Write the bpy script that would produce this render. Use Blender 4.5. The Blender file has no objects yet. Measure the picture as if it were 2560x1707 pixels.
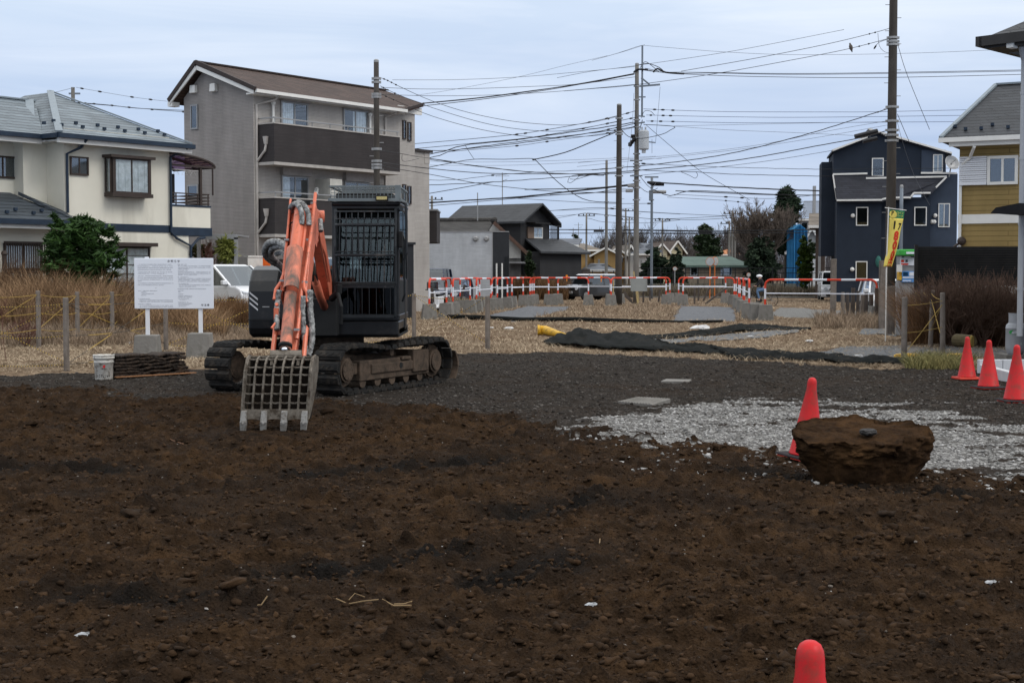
import bpy, bmesh, math, random
import numpy as np
from mathutils import Vector, Matrix, Euler
R = math.radians
random.seed(7)
RNG = np.random.default_rng(7)
SC = bpy.context.scene
COL = SC.collection

# ---------------------------------------------------------------- camera maths
FPX, EYE, HOR = 3555.6, 1.7, 685.0
PITCH = math.atan((853.5 - HOR) / FPX)
cp, sp = math.cos(PITCH), math.sin(PITCH)
def ray(px, py):
    a = (px - 1280) / FPX; b = -(py - 853.5) / FPX
    return Vector((a, cp + b * sp, -sp + b * cp))
def G(px, py, z=0.0):
    d = ray(px, py); t = (z - EYE) / d.z
    return Vector((d.x * t, d.y * t, z))
def D(px, py, Y):
    d = ray(px, py); t = Y / d.y
    return Vector((d.x * t, Y, EYE + d.z * t))
def X_(px, Y, py=700):
    return D(px, py, Y).x

# ---------------------------------------------------------------- numpy noise
def _hash(ix, iy, seed):
    h = (ix.astype(np.int64) * 374761393 + iy.astype(np.int64) * 668265263 + seed * 1274126177) & 0xFFFFFFFF
    h = ((h ^ (h >> 13)) * 1274126177) & 0xFFFFFFFF
    return ((h ^ (h >> 16)) & 0xFFFF) / 65535.0
def vnoise(x, y, seed=0):
    ix = np.floor(x); iy = np.floor(y); fx = x - ix; fy = y - iy
    fx = fx * fx * (3 - 2 * fx); fy = fy * fy * (3 - 2 * fy)
    a = _hash(ix, iy, seed); b = _hash(ix + 1, iy, seed); c = _hash(ix, iy + 1, seed); d = _hash(ix + 1, iy + 1, seed)
    return (a * (1 - fx) + b * fx) * (1 - fy) + (c * (1 - fx) + d * fx) * fy
def fbm(x, y, octs=4, seed=0, gain=.5):
    s = 0; a = 1; t = 0
    for i in range(octs):
        s = s + a * vnoise(x * 2 ** i + 17.3 * i, y * 2 ** i - 9.1 * i, seed + i); t += a; a *= gain
    return s / t
def fbm3(x, y, z, octs=3, seed=0, gain=.5):
    s = 0; a = 1; t = 0
    for i in range(octs):
        k = 2 ** i; zz = z * k + 7.7 * i; iz = np.floor(zz); f = zz - iz; f = f * f * (3 - 2 * f)
        A = vnoise(x * k + iz * 37.7, y * k + iz * 91.3, seed + i); B = vnoise(x * k + (iz + 1) * 37.7, y * k + (iz + 1) * 91.3, seed + i)
        s = s + a * (A * (1 - f) + B * f); t += a; a *= gain
    return s / t - .5
def in_poly(x, y, pts):
    inside = np.zeros(x.shape, bool); n = len(pts); j = n - 1
    for i in range(n):
        xi, yi = pts[i]; xj, yj = pts[j]
        c = ((yi > y) != (yj > y)) & (x < (xj - xi) * (y - yi) / (yj - yi + 1e-12) + xi)
        inside ^= c; j = i
    return inside

# ---------------------------------------------------------------- mesh builder
def ico_template(sub):
    bm = bmesh.new(); bmesh.ops.create_icosphere(bm, subdivisions=sub, radius=1)
    v = np.array([x.co[:] for x in bm.verts]); f = [[q.index for q in g.verts] for g in bm.faces]
    bm.free(); return v, np.array(f)
ICO1 = ico_template(1); ICO2 = ico_template(2); ICO3 = ico_template(3)
def setmats(me, mats):
    for m in (mats if isinstance(mats, (list, tuple)) else [mats]): me.materials.append(m)
class MB:
    def __init__(s): s.v = []; s.f = []; s.m = []
    def add(s, vs, fs, m=0):
        n = len(s.v); s.v += [tuple(v) for v in vs]; s.f += [tuple(i + n for i in f) for f in fs]; s.m += [m] * len(fs); return s
    def box(s, x0, x1, y0, y1, z0, z1, m=0):
        if x0 > x1: x0, x1 = x1, x0
        if y0 > y1: y0, y1 = y1, y0
        if z0 > z1: z0, z1 = z1, z0
        return s.add([(x0, y0, z0), (x1, y0, z0), (x1, y1, z0), (x0, y1, z0), (x0, y0, z1), (x1, y0, z1), (x1, y1, z1), (x0, y1, z1)],
              [(3, 2, 1, 0), (4, 5, 6, 7), (0, 1, 5, 4), (1, 2, 6, 5), (2, 3, 7, 6), (3, 0, 4, 7)], m)
    def frustum(s, c, w0, d0, w1, d1, z0, z1, m=0, rz=0):
        vs = []
        for w, d, z in ((w0, d0, z0), (w1, d1, z1)):
            for sx, sy in ((-1, -1), (1, -1), (1, 1), (-1, 1)):
                x, y = sx * w / 2, sy * d / 2
                vs.append((c[0] + x * math.cos(rz) - y * math.sin(rz), c[1] + x * math.sin(rz) + y * math.cos(rz), z))
        return s.add(vs, [(3, 2, 1, 0), (4, 5, 6, 7), (0, 1, 5, 4), (1, 2, 6, 5), (2, 3, 7, 6), (3, 0, 4, 7)], m)
    def beam(s, p, q, w, h=None, m=0, up=(0, 0, 1)):
        h = h or w; p = Vector(p); q = Vector(q); d = (q - p).normalized(); u = Vector(up)
        if abs(d.dot(u)) > .98: u = Vector((0, 1, 0)) if abs(d.y) < .9 else Vector((1, 0, 0))
        a = d.cross(u).normalized(); b = a.cross(d).normalized(); vs = []
        for c in (p, q):
            for i, j in ((-1, -1), (1, -1), (1, 1), (-1, 1)): vs.append(c + a * i * w / 2 + b * j * h / 2)
        return s.add(vs, [(3, 2, 1, 0), (4, 5, 6, 7), (0, 1, 5, 4), (1, 2, 6, 5), (2, 3, 7, 6), (3, 0, 4, 7)], m)
    def prism(s, pts, off, m=0):          # pts: 3-D polygon, off: extrusion vector
        n = len(pts); off = Vector(off); P = [Vector(p) for p in pts]
        vs = P + [p + off for p in P]
        fs = [tuple(range(n - 1, -1, -1)), tuple(range(n, 2 * n))] + [(i, (i + 1) % n, n + (i + 1) % n, n + i) for i in range(n)]
        return s.add(vs, fs, m)
    def tube(s, pts, r, n=8, m=0, cap=True, mfun=None):
        P = [Vector(p) for p in pts]; k = len(P); rs = r if isinstance(r, (list, tuple)) else [r] * k
        base = len(s.v); u = None
        for i in range(k):
            d = (P[min(i + 1, k - 1)] - P[max(i - 1, 0)]).normalized()
            if u is None:
                u = Vector((0, 0, 1)) if abs(d.z) < .9 else Vector((1, 0, 0))
            a = (u - d * u.dot(d))
            a = a.normalized() if a.length > 1e-6 else d.orthogonal().normalized()
            u = a; b = d.cross(a)
            for j in range(n):
                t = 2 * math.pi * j / n; s.v.append(tuple(P[i] + (a * math.cos(t) + b * math.sin(t)) * rs[i]))
        for i in range(k - 1):
            mm = mfun(i) if mfun else m
            for j in range(n):
                s.f.append((base + i * n + j, base + i * n + (j + 1) % n, base + (i + 1) * n + (j + 1) % n, base + (i + 1) * n + j)); s.m.append(mm)
        if cap:
            s.f.append(tuple(base + j for j in range(n - 1, -1, -1))); s.m.append(mfun(0) if mfun else m)
            s.f.append(tuple(base + (k - 1) * n + j for j in range(n))); s.m.append(mfun(k - 2) if mfun else m)
        return s
    def lathe(s, prof, c=(0, 0, 0), n=20, m=0, axis=None, mfun=None):
        M = axis.to_3x3() if axis else Matrix.Identity(3); base = len(s.v); k = len(prof); c = Vector(c)
        for r_, z_ in prof:
            for j in range(n):
                t = 2 * math.pi * j / n; s.v.append(tuple(c + M @ Vector((r_ * math.cos(t), r_ * math.sin(t), z_))))
        for i in range(k - 1):
            for j in range(n):
                s.f.append((base + i * n + j, base + i * n + (j + 1) % n, base + (i + 1) * n + (j + 1) % n, base + (i + 1) * n + j)); s.m.append(mfun(i) if mfun else m)
        s.f.append(tuple(base + j for j in range(n - 1, -1, -1))); s.m.append(m)
        s.f.append(tuple(base + (k - 1) * n + j for j in range(n))); s.m.append(m)
        return s
    def disc(s, c, axis, r, h, n=20, m=0):   # short cylinder centred on c
        d = Vector(axis).normalized(); return s.tube([Vector(c) - d * h / 2, Vector(c) + d * h / 2], r, n, m)
    def ball(s, c, r, m=0, sub=2, jit=0, sq=(1, 1, 1)):
        V, Fc = (ICO1, ICO2, ICO3)[sub - 1]; c = np.array(c)
        rr = r * (1 + (np.random.default_rng(len(s.v)).random(len(V)) - .5) * jit)
        P = V * rr[:, None] * np.array(sq) + c
        return s.add(P.tolist(), Fc.tolist(), m)
    def build(s, name, mats, parent=None, smooth=False, off=(0, 0, 0), bev=0, label=None, cat=None, group=None, kind=None, seg=2):
        me = bpy.data.meshes.new(name)
        vs = s.v if tuple(off) == (0, 0, 0) else [(a - off[0], b - off[1], c - off[2]) for a, b, c in s.v]
        me.from_pydata(vs, [], s.f); setmats(me, mats)
        if any(s.m): me.polygons.foreach_set('material_index', s.m)
        if smooth: me.polygons.foreach_set('use_smooth', [True] * len(me.polygons))
        me.validate(); me.update()
        o = bpy.data.objects.new(name, me); COL.objects.link(o)
        if parent: o.parent = parent
        if bev:
            md = o.modifiers.new('bevel', 'BEVEL'); md.width = bev; md.segments = seg; md.limit_method = 'ANGLE'
        tag(o, label, cat, group, kind); return o
def build_each(s, name, mats, parent=None, **kw):
    """every loose piece of the builder becomes its own object"""
    par = list(range(len(s.v)))
    def find(a):
        while par[a] != a: par[a] = par[par[a]]; a = par[a]
        return a
    for f in s.f:
        for i in f[1:]: par[find(i)] = find(f[0])
    groups = {}
    for f, m in zip(s.f, s.m): groups.setdefault(find(f[0]), []).append((f, m))
    out = []
    for g_ in groups.values():
        ids = sorted({i for f, _ in g_ for i in f}); mp = {a: b for b, a in enumerate(ids)}; q = MB()
        q.v = [s.v[i] for i in ids]; q.f = [tuple(mp[i] for i in f) for f, _ in g_]; q.m = [m for _, m in g_]
        out.append(q.build(name, mats, parent, **kw))
    return out
def tag(o, label=None, cat=None, group=None, kind=None):
    if label: o['label'] = label
    if cat: o['category'] = cat
    if group: o['group'] = group
    if kind: o['kind'] = kind
    return o
def empty(name, loc, rz=0, label=None, cat=None, group=None):
    o = bpy.data.objects.new(name, None); COL.objects.link(o); o.location = loc; o.rotation_euler = (0, 0, rz)
    o.empty_display_size = .2
    return tag(o, label, cat, group)
def copy_tree(o, parent=None):
    c = o.copy(); COL.objects.link(c); c.parent = parent
    for ch in [k for k in bpy.data.objects if k.parent == o]: copy_tree(ch, c)
    return c
def np_mesh(name, V, Fa, mats, smooth=False, attrs=None, mi=None, **kw):
    """V (n,3) array; Fa (m,k) int array; attrs name -> per-vertex floats"""
    me = bpy.data.meshes.new(name); n = len(V); m, k = Fa.shape
    me.vertices.add(n); me.vertices.foreach_set('co', np.asarray(V, np.float32).ravel())
    me.loops.add(m * k); me.loops.foreach_set('vertex_index', Fa.astype(np.int32).ravel())
    me.polygons.add(m); me.polygons.foreach_set('loop_start', np.arange(0, m * k, k, dtype=np.int32))
    me.polygons.foreach_set('loop_total', np.full(m, k, np.int32))
    if smooth: me.polygons.foreach_set('use_smooth', np.ones(m, bool))
    setmats(me, mats)
    if mi is not None: me.polygons.foreach_set('material_index', mi.astype(np.int32))
    me.update(calc_edges=True)
    for k_, a in (attrs or {}).items():
        at = me.attributes.new(k_, 'FLOAT', 'POINT'); at.data.foreach_set('value', np.asarray(a, np.float32))
    o = bpy.data.objects.new(name, me); COL.objects.link(o)
    if kw.get('parent'): o.parent = kw['parent']
    return tag(o, kw.get('label'), kw.get('cat'), kw.get('group'), kw.get('kind'))

# ---------------------------------------------------------------- facade frames
class Fr:
    """vertical frame: local x runs along the facade, local y points into the building"""
    def __init__(s, px, Y, deg, z=0):
        s.o = Vector((X_(px, Y), Y)); s.a = R(deg); s.e = Vector((math.cos(s.a), math.sin(s.a))); s.n = Vector((-math.sin(s.a), math.cos(s.a))); s.z = z
    def _hit(s, px, py, nrm, val):
        d = ray(px, py); dn = nrm.x * d.x + nrm.y * d.y; t = (val + nrm.dot(s.o)) / dn
        return Vector((d.x * t, d.y * t, EYE + d.z * t))
    def uz(s, px, py, v=0):
        p = s._hit(px, py, s.n, v); return s.e.dot(Vector((p.x, p.y)) - s.o), p.z - s.z
    def vz(s, px, py, u=0):
        p = s._hit(px, py, s.e, u); return s.n.dot(Vector((p.x, p.y)) - s.o), p.z - s.z
    def u(s, px, v=0, py=600): return s.uz(px, py, v)[0]
    def rect(s, x0, y0, x1, y1, v=0):
        xm, ym = (x0 + x1) / 2, (y0 + y1) / 2
        return s.uz(x0, ym, v)[0], s.uz(x1, ym, v)[0], s.uz(xm, y1, v)[1], s.uz(xm, y0, v)[1]
    def rectv(s, x0, y0, x1, y1, u=0):
        xm, ym = (x0 + x1) / 2, (y0 + y1) / 2
        return s.vz(x0, ym, u)[0], s.vz(x1, ym, u)[0], s.vz(xm, y1, u)[1], s.vz(xm, y0, u)[1]
    def root(s, name, label, cat, group=None):
        return empty(name, (s.o.x, s.o.y, s.z), s.a, label, cat, group)
    def world(s, u, v, z): 
        p = s.o + s.e * u + s.n * v; return Vector((p.x, p.y, z + s.z))

# ---------------------------------------------------------------- materials
MATS = {}
def _nt(name):
    m = bpy.data.materials.new(name); m.use_nodes = True; nt = m.node_tree
    b = nt.nodes['Principled BSDF']; return m, nt, b
def N(nt, typ, **kw):
    n = nt.nodes.new(typ)
    for k, v in kw.items():
        if k in ('inp',):
            for a, b in v.items(): n.inputs[a].default_value = b
        else: setattr(n, k, v)
    return n
def L(nt, a, b): nt.links.new(a, b)
def ramp(nt, fac, stops):
    r = nt.nodes.new('ShaderNodeValToRGB'); e = r.color_ramp.elements
    while len(e) < len(stops): e.new(.5)
    for i, (p, c) in enumerate(stops):
        e[i].position = p; e[i].color = (c[0], c[1], c[2], 1) if len(c) > 2 else (c[0],) * 3 + (1,)
    L(nt, fac, r.inputs[0]); return r.outputs[0]
def mixc(nt, fac, a, b, blend='MIX'):
    m = nt.nodes.new('ShaderNodeMix'); m.data_type = 'RGBA'; m.blend_type = blend
    for k, v in ((0, fac), (6, a), (7, b)):
        sock = m.inputs[k]
        if hasattr(v, 'is_linked'): L(nt, v, sock)
        elif isinstance(v, (int, float)): sock.default_value = v if k == 0 else (v, v, v, 1)
        else: sock.default_value = (*v[:3], 1)
    return m.outputs[2]
def noise(nt, scale, detail=4, rough=.55, vec=None, dist=0):
    n = N(nt, 'ShaderNodeTexNoise'); n.inputs['Scale'].default_value = scale; n.inputs['Detail'].default_value = detail
    n.inputs['Roughness'].default_value = rough; n.inputs['Distortion'].default_value = dist
    if vec is not None: L(nt, vec, n.inputs['Vector'])
    return n.outputs['Fac']
def ocoord(nt, scale=(1, 1, 1), which='Object'):
    t = N(nt, 'ShaderNodeTexCoord'); mp = N(nt, 'ShaderNodeMapping'); mp.inputs['Scale'].default_value = scale
    L(nt, t.outputs[which], mp.inputs['Vector']); return mp.outputs[0]
def bumpn(nt, b, h, strength=.3, dist=.02):
    n = N(nt, 'ShaderNodeBump'); n.inputs['Strength'].default_value = strength; n.inputs['Distance'].default_value = dist
    L(nt, h, n.inputs['Height']); L(nt, n.outputs[0], b.inputs['Normal'])
def M(name, col, rough=.7, metal=0, var=.18, scale=3, bump=.1, bscale=25, dirt=None, dirtamt=.5, dscale=2.5, spec=.22, coat=0, streak=False):
    """painted / plain surface with tonal variation and optional dirt"""
    if name in MATS: return MATS[name]
    m, nt, b = _nt(name); v = ocoord(nt)
    f = noise(nt, scale, 5, .6, v)
    lo = tuple(c * (1 - var) for c in col); hi = tuple(min(1, c * (1 + var)) for c in col)
    c = ramp(nt, f, [(.3, lo), (.7, hi)])
    if dirt:
        vv = ocoord(nt, (1, 1, .18)) if streak else v
        d = noise(nt, dscale, 7, .68, vv, .4)
        fac = ramp(nt, d, [(.62 - dirtamt * .3, (0,)), (.72 - dirtamt * .12, (1,))])
        c = mixc(nt, fac, c, dirt)
    L(nt, c, b.inputs['Base Color'])
    b.inputs['Roughness'].default_value = rough; b.inputs['Metallic'].default_value = metal
    b.inputs['Specular IOR Level'].default_value = spec; b.inputs['Coat Weight'].default_value = coat
    if bump: bumpn(nt, b, noise(nt, bscale, 5, .6, v), bump, .02)
    MATS[name] = m; return m
def courses(name, col, mortar, ch, cw, gap=.012, rough=.75, var=.12, slope=False, bump=.5, streak=0, offset=.5):
    """horizontal courses (siding, tiles, shingles): brick pattern on (x+y, z)"""
    if name in MATS: return MATS[name]
    m, nt, b = _nt(name); t = N(nt, 'ShaderNodeTexCoord'); sx = N(nt, 'ShaderNodeSeparateXYZ'); L(nt, t.outputs['Object'], sx.inputs[0])
    ad = N(nt, 'ShaderNodeMath', operation='ADD'); L(nt, sx.outputs[0], ad.inputs[0]); L(nt, sx.outputs[1], ad.inputs[1])
    cb = N(nt, 'ShaderNodeCombineXYZ'); L(nt, ad.outputs[0], cb.inputs[0]); L(nt, sx.outputs[2], cb.inputs[1])
    br = N(nt, 'ShaderNodeTexBrick'); L(nt, cb.outputs[0], br.inputs['Vector'])
    br.inputs['Scale'].default_value = 1; br.inputs['Brick Width'].default_value = cw; br.inputs['Row Height'].default_value = ch
    br.inputs['Mortar Size'].default_value = gap; br.inputs['Mortar Smooth'].default_value = .3; br.offset = offset
    br.inputs['Color1'].default_value = (*[c * (1 - var) for c in col], 1); br.inputs['Color2'].default_value = (*[c * (1 + var) for c in col], 1)
    br.inputs['Mortar'].default_value = (*mortar, 1)
    nz = noise(nt, 1.2, 6, .65, ocoord(nt, (1, 1, .35)))
    w = ramp(nt, nz, [(.3, (.8,)), (.7, (1.1,))])
    c = mixc(nt, 1.0, br.outputs[0], w, 'MULTIPLY'); L(nt, c, b.inputs['Base Color'])
    b.inputs['Roughness'].default_value = rough; b.inputs['Specular IOR Level'].default_value = .25
    inv = N(nt, 'ShaderNodeMath', operation='SUBTRACT'); inv.inputs[0].default_value = 1; L(nt, br.outputs['Fac'], inv.inputs[1])
    bumpn(nt, b, inv.outputs[0], bump, .015)
    MATS[name] = m; return m
def glass(name, tint=(.5, .55, .6), refl=.5, gc=(.9, .95, 1)):
    if name in MATS: return MATS[name]
    m, nt, b = _nt(name); nt.nodes.remove(b)
    g = N(nt, 'ShaderNodeBsdfGlossy'); g.inputs['Roughness'].default_value = .03; g.inputs['Color'].default_value = (*gc, 1)
    t = N(nt, 'ShaderNodeBsdfTransparent'); t.inputs['Color'].default_value = (*tint, 1)
    fr = N(nt, 'ShaderNodeLayerWeight'); pw = N(nt, 'ShaderNodeMath', operation='POWER'); L(nt, fr.outputs['Facing'], pw.inputs[0]); pw.inputs[1].default_value = 4
    ma = N(nt, 'ShaderNodeMath', operation='MULTIPLY_ADD'); ma.inputs[1].default_value = .8; ma.inputs[2].default_value = .03 + refl * .12; L(nt, pw.outputs[0], ma.inputs[0])
    mx = N(nt, 'ShaderNodeMixShader'); L(nt, ma.outputs[0], mx.inputs[0]); L(nt, t.outputs[0], mx.inputs[1]); L(nt, g.outputs[0], mx.inputs[2])
    L(nt, mx.outputs[0], nt.nodes['Material Output'].inputs[0]); MATS[name] = m; return m
def leafmat(name, c1, c2, scale=1.2, rough=.55, sat=.25):
    if name in MATS: return MATS[name]
    m, nt, b = _nt(name); gi = N(nt, 'ShaderNodeNewGeometry')
    f = noise(nt, scale, 3, .6, ocoord(nt))
    ad = N(nt, 'ShaderNodeMath', operation='MULTIPLY_ADD'); L(nt, gi.outputs['Random Per Island'], ad.inputs[0]); ad.inputs[1].default_value = .5
    sb = N(nt, 'ShaderNodeMath', operation='MULTIPLY'); L(nt, f, sb.inputs[0]); sb.inputs[1].default_value = .9
    L(nt, sb.outputs[0], ad.inputs[2])
    L(nt, ramp(nt, ad.outputs[0], [(.3, c1), (.95, c2)]), b.inputs['Base Color']); b.inputs['Roughness'].default_value = rough
    b.inputs['Specular IOR Level'].default_value = sat
    MATS[name] = m; return m
def text_mesh(txt, size, loc, xdir, updir, mat, name, parent=None, off=(0, 0, 0), depth=.002, center=True, bold=0):
    cu = bpy.data.curves.new(name, 'FONT'); cu.body = txt; cu.size = size; cu.extrude = depth; cu.offset = bold
    if center: cu.align_x = 'CENTER'; cu.align_y = 'CENTER'
    to = bpy.data.objects.new(name + '_tmp', cu); COL.objects.link(to)
    bpy.context.view_layer.update()
    me = bpy.data.meshes.new_from_object(to.evaluated_get(bpy.context.evaluated_depsgraph_get()))
    bpy.data.objects.remove(to)
    x = Vector(xdir).normalized(); u = Vector(updir).normalized(); nrm = x.cross(u)
    Mx = Matrix((x, u, nrm)).transposed().to_4x4(); Mx.translation = Vector(loc) - Vector(off); me.transform(Mx)
    me.materials.clear(); me.materials.append(mat); me.name = name
    o = bpy.data.objects.new(name, me); COL.objects.link(o)
    if parent: o.parent = parent
    return o
# ================================================================ camera, world, sun
K = 1.08844                                   # measured-picture units -> photograph pixels
def g(x, y, z=0.0): return G(x * K, y * K, z)  # from the 2352-wide reading
cam = bpy.data.cameras.new('camera'); cam.sensor_width = 36; cam.lens = 36 * FPX / 2560; cam.clip_start = .1; cam.clip_end = 6000
co = bpy.data.objects.new('camera', cam); COL.objects.link(co); co.location = (0, 0, EYE); co.rotation_euler = (math.pi / 2 - PITCH, 0, 0); SC.camera = co
SC.view_settings.view_transform = 'Standard'; SC.view_settings.look = 'None'; SC.view_settings.exposure = .14; SC.view_settings.gamma = 1
SC.cycles.use_denoising = True
SC.cycles.max_bounces = 6; SC.cycles.transparent_max_bounces = 12; SC.cycles.caustics_reflective = False; SC.cycles.caustics_refractive = False

SUN_EL, SUN_AZ = R(48), R(118)                # azimuth measured from +Y towards +X
w = bpy.data.worlds.new('World'); SC.world = w; w.use_nodes = True; nt = w.node_tree
bg = nt.nodes['Background']; bg.inputs['Strength'].default_value = .12
sky = N(nt, 'ShaderNodeTexSky', sky_type='NISHITA'); sky.sun_disc = False; sky.sun_elevation = SUN_EL; sky.sun_rotation = SUN_AZ
sky.air_density = 1.5; sky.dust_density = 2
tc = N(nt, 'ShaderNodeTexCoord'); sx = N(nt, 'ShaderNodeSeparateXYZ'); L(nt, tc.outputs['Generated'], sx.inputs[0])
# overcast luminance distribution: dim near the horizon, brighter overhead
grad = ramp(nt, sx.outputs[2], [(0, (4.4, 5.3, 6.9)), (.05, (4.1, 5.05, 6.9)), (.10, (4.25, 5.2, 7.1)), (.2, (6.6, 7.3, 8.4)), (.5, (10.2, 10.5, 10.9)), (1, (13, 13.1, 13.3))])
mp = N(nt, 'ShaderNodeMapping'); mp.inputs['Scale'].default_value = (3.2, 3.2, 26); mp.inputs['Rotation'].default_value = (0, R(6), R(15)); L(nt, tc.outputs['Generated'], mp.inputs[0])
n1 = noise(nt, 1.0, 5, .55, mp.outputs[0], .6)
mp2 = N(nt, 'ShaderNodeMapping'); mp2.inputs['Scale'].default_value = (2.2, 2.2, 9); mp2.inputs['Location'].default_value = (3.1, .4, .7); L(nt, tc.outputs['Generated'], mp2.inputs[0])
n2 = noise(nt, 1.4, 4, .5, mp2.outputs[0], .3)
cl = ramp(nt, n1, [(.36, (.86, .90, .94)), (.68, (1.13, 1.09, 1.04))])
cl2 = ramp(nt, n2, [(.35, (.96, .965, .98)), (.7, (1.10, 1.08, 1.04))])
c = mixc(nt, 1.0, mixc(nt, 1.0, grad, cl, 'MULTIPLY'), cl2, 'MULTIPLY')
c = mixc(nt, .9, sky.outputs[0], c); L(nt, c, bg.inputs['Color'])
sun = bpy.data.lights.new('sun', 'SUN'); sun.energy = 1.1; sun.angle = R(22); sun.color = (1, .97, .92)
so = bpy.data.objects.new('sun', sun); COL.objects.link(so)
sd = Vector((math.sin(SUN_AZ) * math.cos(SUN_EL), math.cos(SUN_AZ) * math.cos(SUN_EL), math.sin(SUN_EL)))
so.rotation_euler = sd.to_track_quat('Z', 'Y').to_euler()

# ================================================================ ground regions (metres, from the measured outline)
def poly(pts): return [tuple(g(x, y).xy) for x, y in pts]
SOIL = poly([(-400, 897), (215, 893), (330, 915), (560, 900), (730, 925), (960, 935), (1130, 962), (1300, 985), (1420, 1010), (1600, 1025), (1830, 1058), (2000, 1085), (2150, 1068), (2352, 1108), (2900, 1170), (3400, 1900), (-1600, 1900)])
WHITE = poly([(1230, 985), (1330, 965), (1450, 958), (1490, 935), (1545, 922), (1700, 912), (1860, 925), (1960, 960), (2352, 1005), (2700, 1010), (2800, 1150), (2352, 1100), (2130, 1075), (1830, 1075), (1600, 1050), (1420, 1020)])
WHITE2 = poly([(1900, 915), (2120, 925), (2352, 935), (2500, 940), (2500, 1060), (2140, 1010), (1900, 945)])
GRASSEDGE = [(-700, 866), (0, 862), (230, 858), (460, 850), (1000, 822), (1080, 812), (1250, 808), (1480, 812), (1650, 826), (1900, 838), (2090, 850), (2140, 835), (2250, 850), (2500, 860)]
gex = np.array([g(x, y).x for x, y in GRASSEDGE]); gey = np.array([g(x, y).y for x, y in GRASSEDGE])
o_ = np.argsort(gex); gex = gex[o_]; gey = gey[o_]
ASPH = [poly([(1562, 703), (1680, 705), (1692, 738), (1545, 738)]), poly([(1090, 732), (1210, 703), (1310, 704), (1300, 712), (1190, 738)]),
        poly([(-3000, 668), (4000, 668), (4000, 680), (-3000, 680)])]
GRAVROAD = poly([(1790, 706), (2040, 718), (2080, 742), (1760, 726)])
TRACKS = [[(640, 1318), (800, 1300), (1030, 1268)], [(1110, 1330), (1270, 1290)], [(1180, 1185), (1370, 1150)], [(200, 1362), (430, 1370)], [(700, 1095), (1120, 1065)], [(1700, 1085), (2000, 1125), (2340, 1150)], [(0, 1075), (250, 1082)]]
TR = [[tuple(g(x, y).xy) for x, y in t] for t in TRACKS]
def segdist(x, y, pts):
    dmin = np.full(x.shape, 1e9)
    for (x0, y0), (x1, y1) in zip(pts, pts[1:]):
        dx, dy = x1 - x0, y1 - y0; t = np.clip(((x - x0) * dx + (y - y0) * dy) / (dx * dx + dy * dy), 0, 1)
        dmin = np.minimum(dmin, np.hypot(x - x0 - t * dx, y - y0 - t * dy))
    return dmin
def masks(x, y):
    wx = (fbm(x * .9, y * .9, 4, 11) - .5) * 1.3; wy = (fbm(x * .9, y * .9, 4, 23) - .5) * 1.3
    fx = (fbm(x * 7, y * 7, 3, 31) - .5) * .35
    X, Y = x + wx + fx, y + wy * .8 + fx
    e1 = (fbm(x * 3.1, y * 3.1, 4, 141) - .5) * 1.3; e2 = (fbm(x * 2.7, y * 5, 4, 151) - .5) * 2.4
    soil = in_poly(X + e1 * .4, Y + e1, SOIL); X2, Y2 = X + e2, Y + e2 * .9; white = (in_poly(X2, Y2, WHITE) | (in_poly(X2, Y2, WHITE2) & (fbm(x * .8, y * 1.6, 3, 61) > .56)))
    white &= ~soil | (fbm(x * 9, y * 9, 3, 161) > .66)
    white &= (fbm(x * 1.1, y * 2.2, 4, 63) + (fbm(x * 12, y * 12, 3, 64) - .5) * .5 > .31)
    grass = Y > np.interp(X, gex, gey)
    a = np.zeros(x.shape, bool)
    for p in ASPH: a |= in_poly(x + wx * .25, y + wy * 1.5, p)
    gr = in_poly(x + wx * .3, y + wy, GRAVROAD)
    return soil & ~white, white, grass & ~a & ~gr, a, gr
def height(x, y, fine=True):
    h = (fbm(x * .35, y * .35, 3, 3) - .5) * .10 + (fbm(x * 1.7, y * 2.6, 3, 5) - .5) * .07
    soil, white, grass, a, gr = masks(x, y)
    near = np.clip((40 - y) / 20, 0, 1)
    f1 = fbm(x * 6, y * 6, 3, 41); f2 = fbm(x * 19, y * 19, 3, 51); f3 = fbm(x * 55, y * 55, 2, 71)
    cl = np.maximum(f1 - .52, 0) * .26 + np.abs(f2 - .5) * .075 + (f3 - .5) * .022
    h = h + near * np.where(soil, cl - .012, np.where(white, (f2 - .5) * .02 + (f3 - .5) * .02, (f2 - .5) * .022 + (f3 - .5) * .012 + np.maximum(f1 - .58, 0) * .1))
    for t in TR: h = h - .055 * np.exp(-(segdist(x, y + (f1 - .5) * .1, t) / .16) ** 2) * near
    h = h + np.where(grass, (fbm(x * 3, y * 3, 3, 81) - .5) * .08 * np.clip((90 - y) / 30, 0, 1), 0)
    for bx, by, br in ((-4.1, 20.8, 1.6), (-1.8, 20.4, 1.6), (-2.5, 15.5, .7), (g(1990, 1090).x, 12.3, 1.0)):      # pressed flat where heavy things rest
        h = h * (1 - .75 * np.exp(-((x - bx) ** 2 + (y - by) ** 2) / br ** 2))
    return np.where(a, np.clip(h, -.02, .03), h)
def H1(x, y): return float(height(np.array([float(x)]), np.array([float(y)]))[0])
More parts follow.
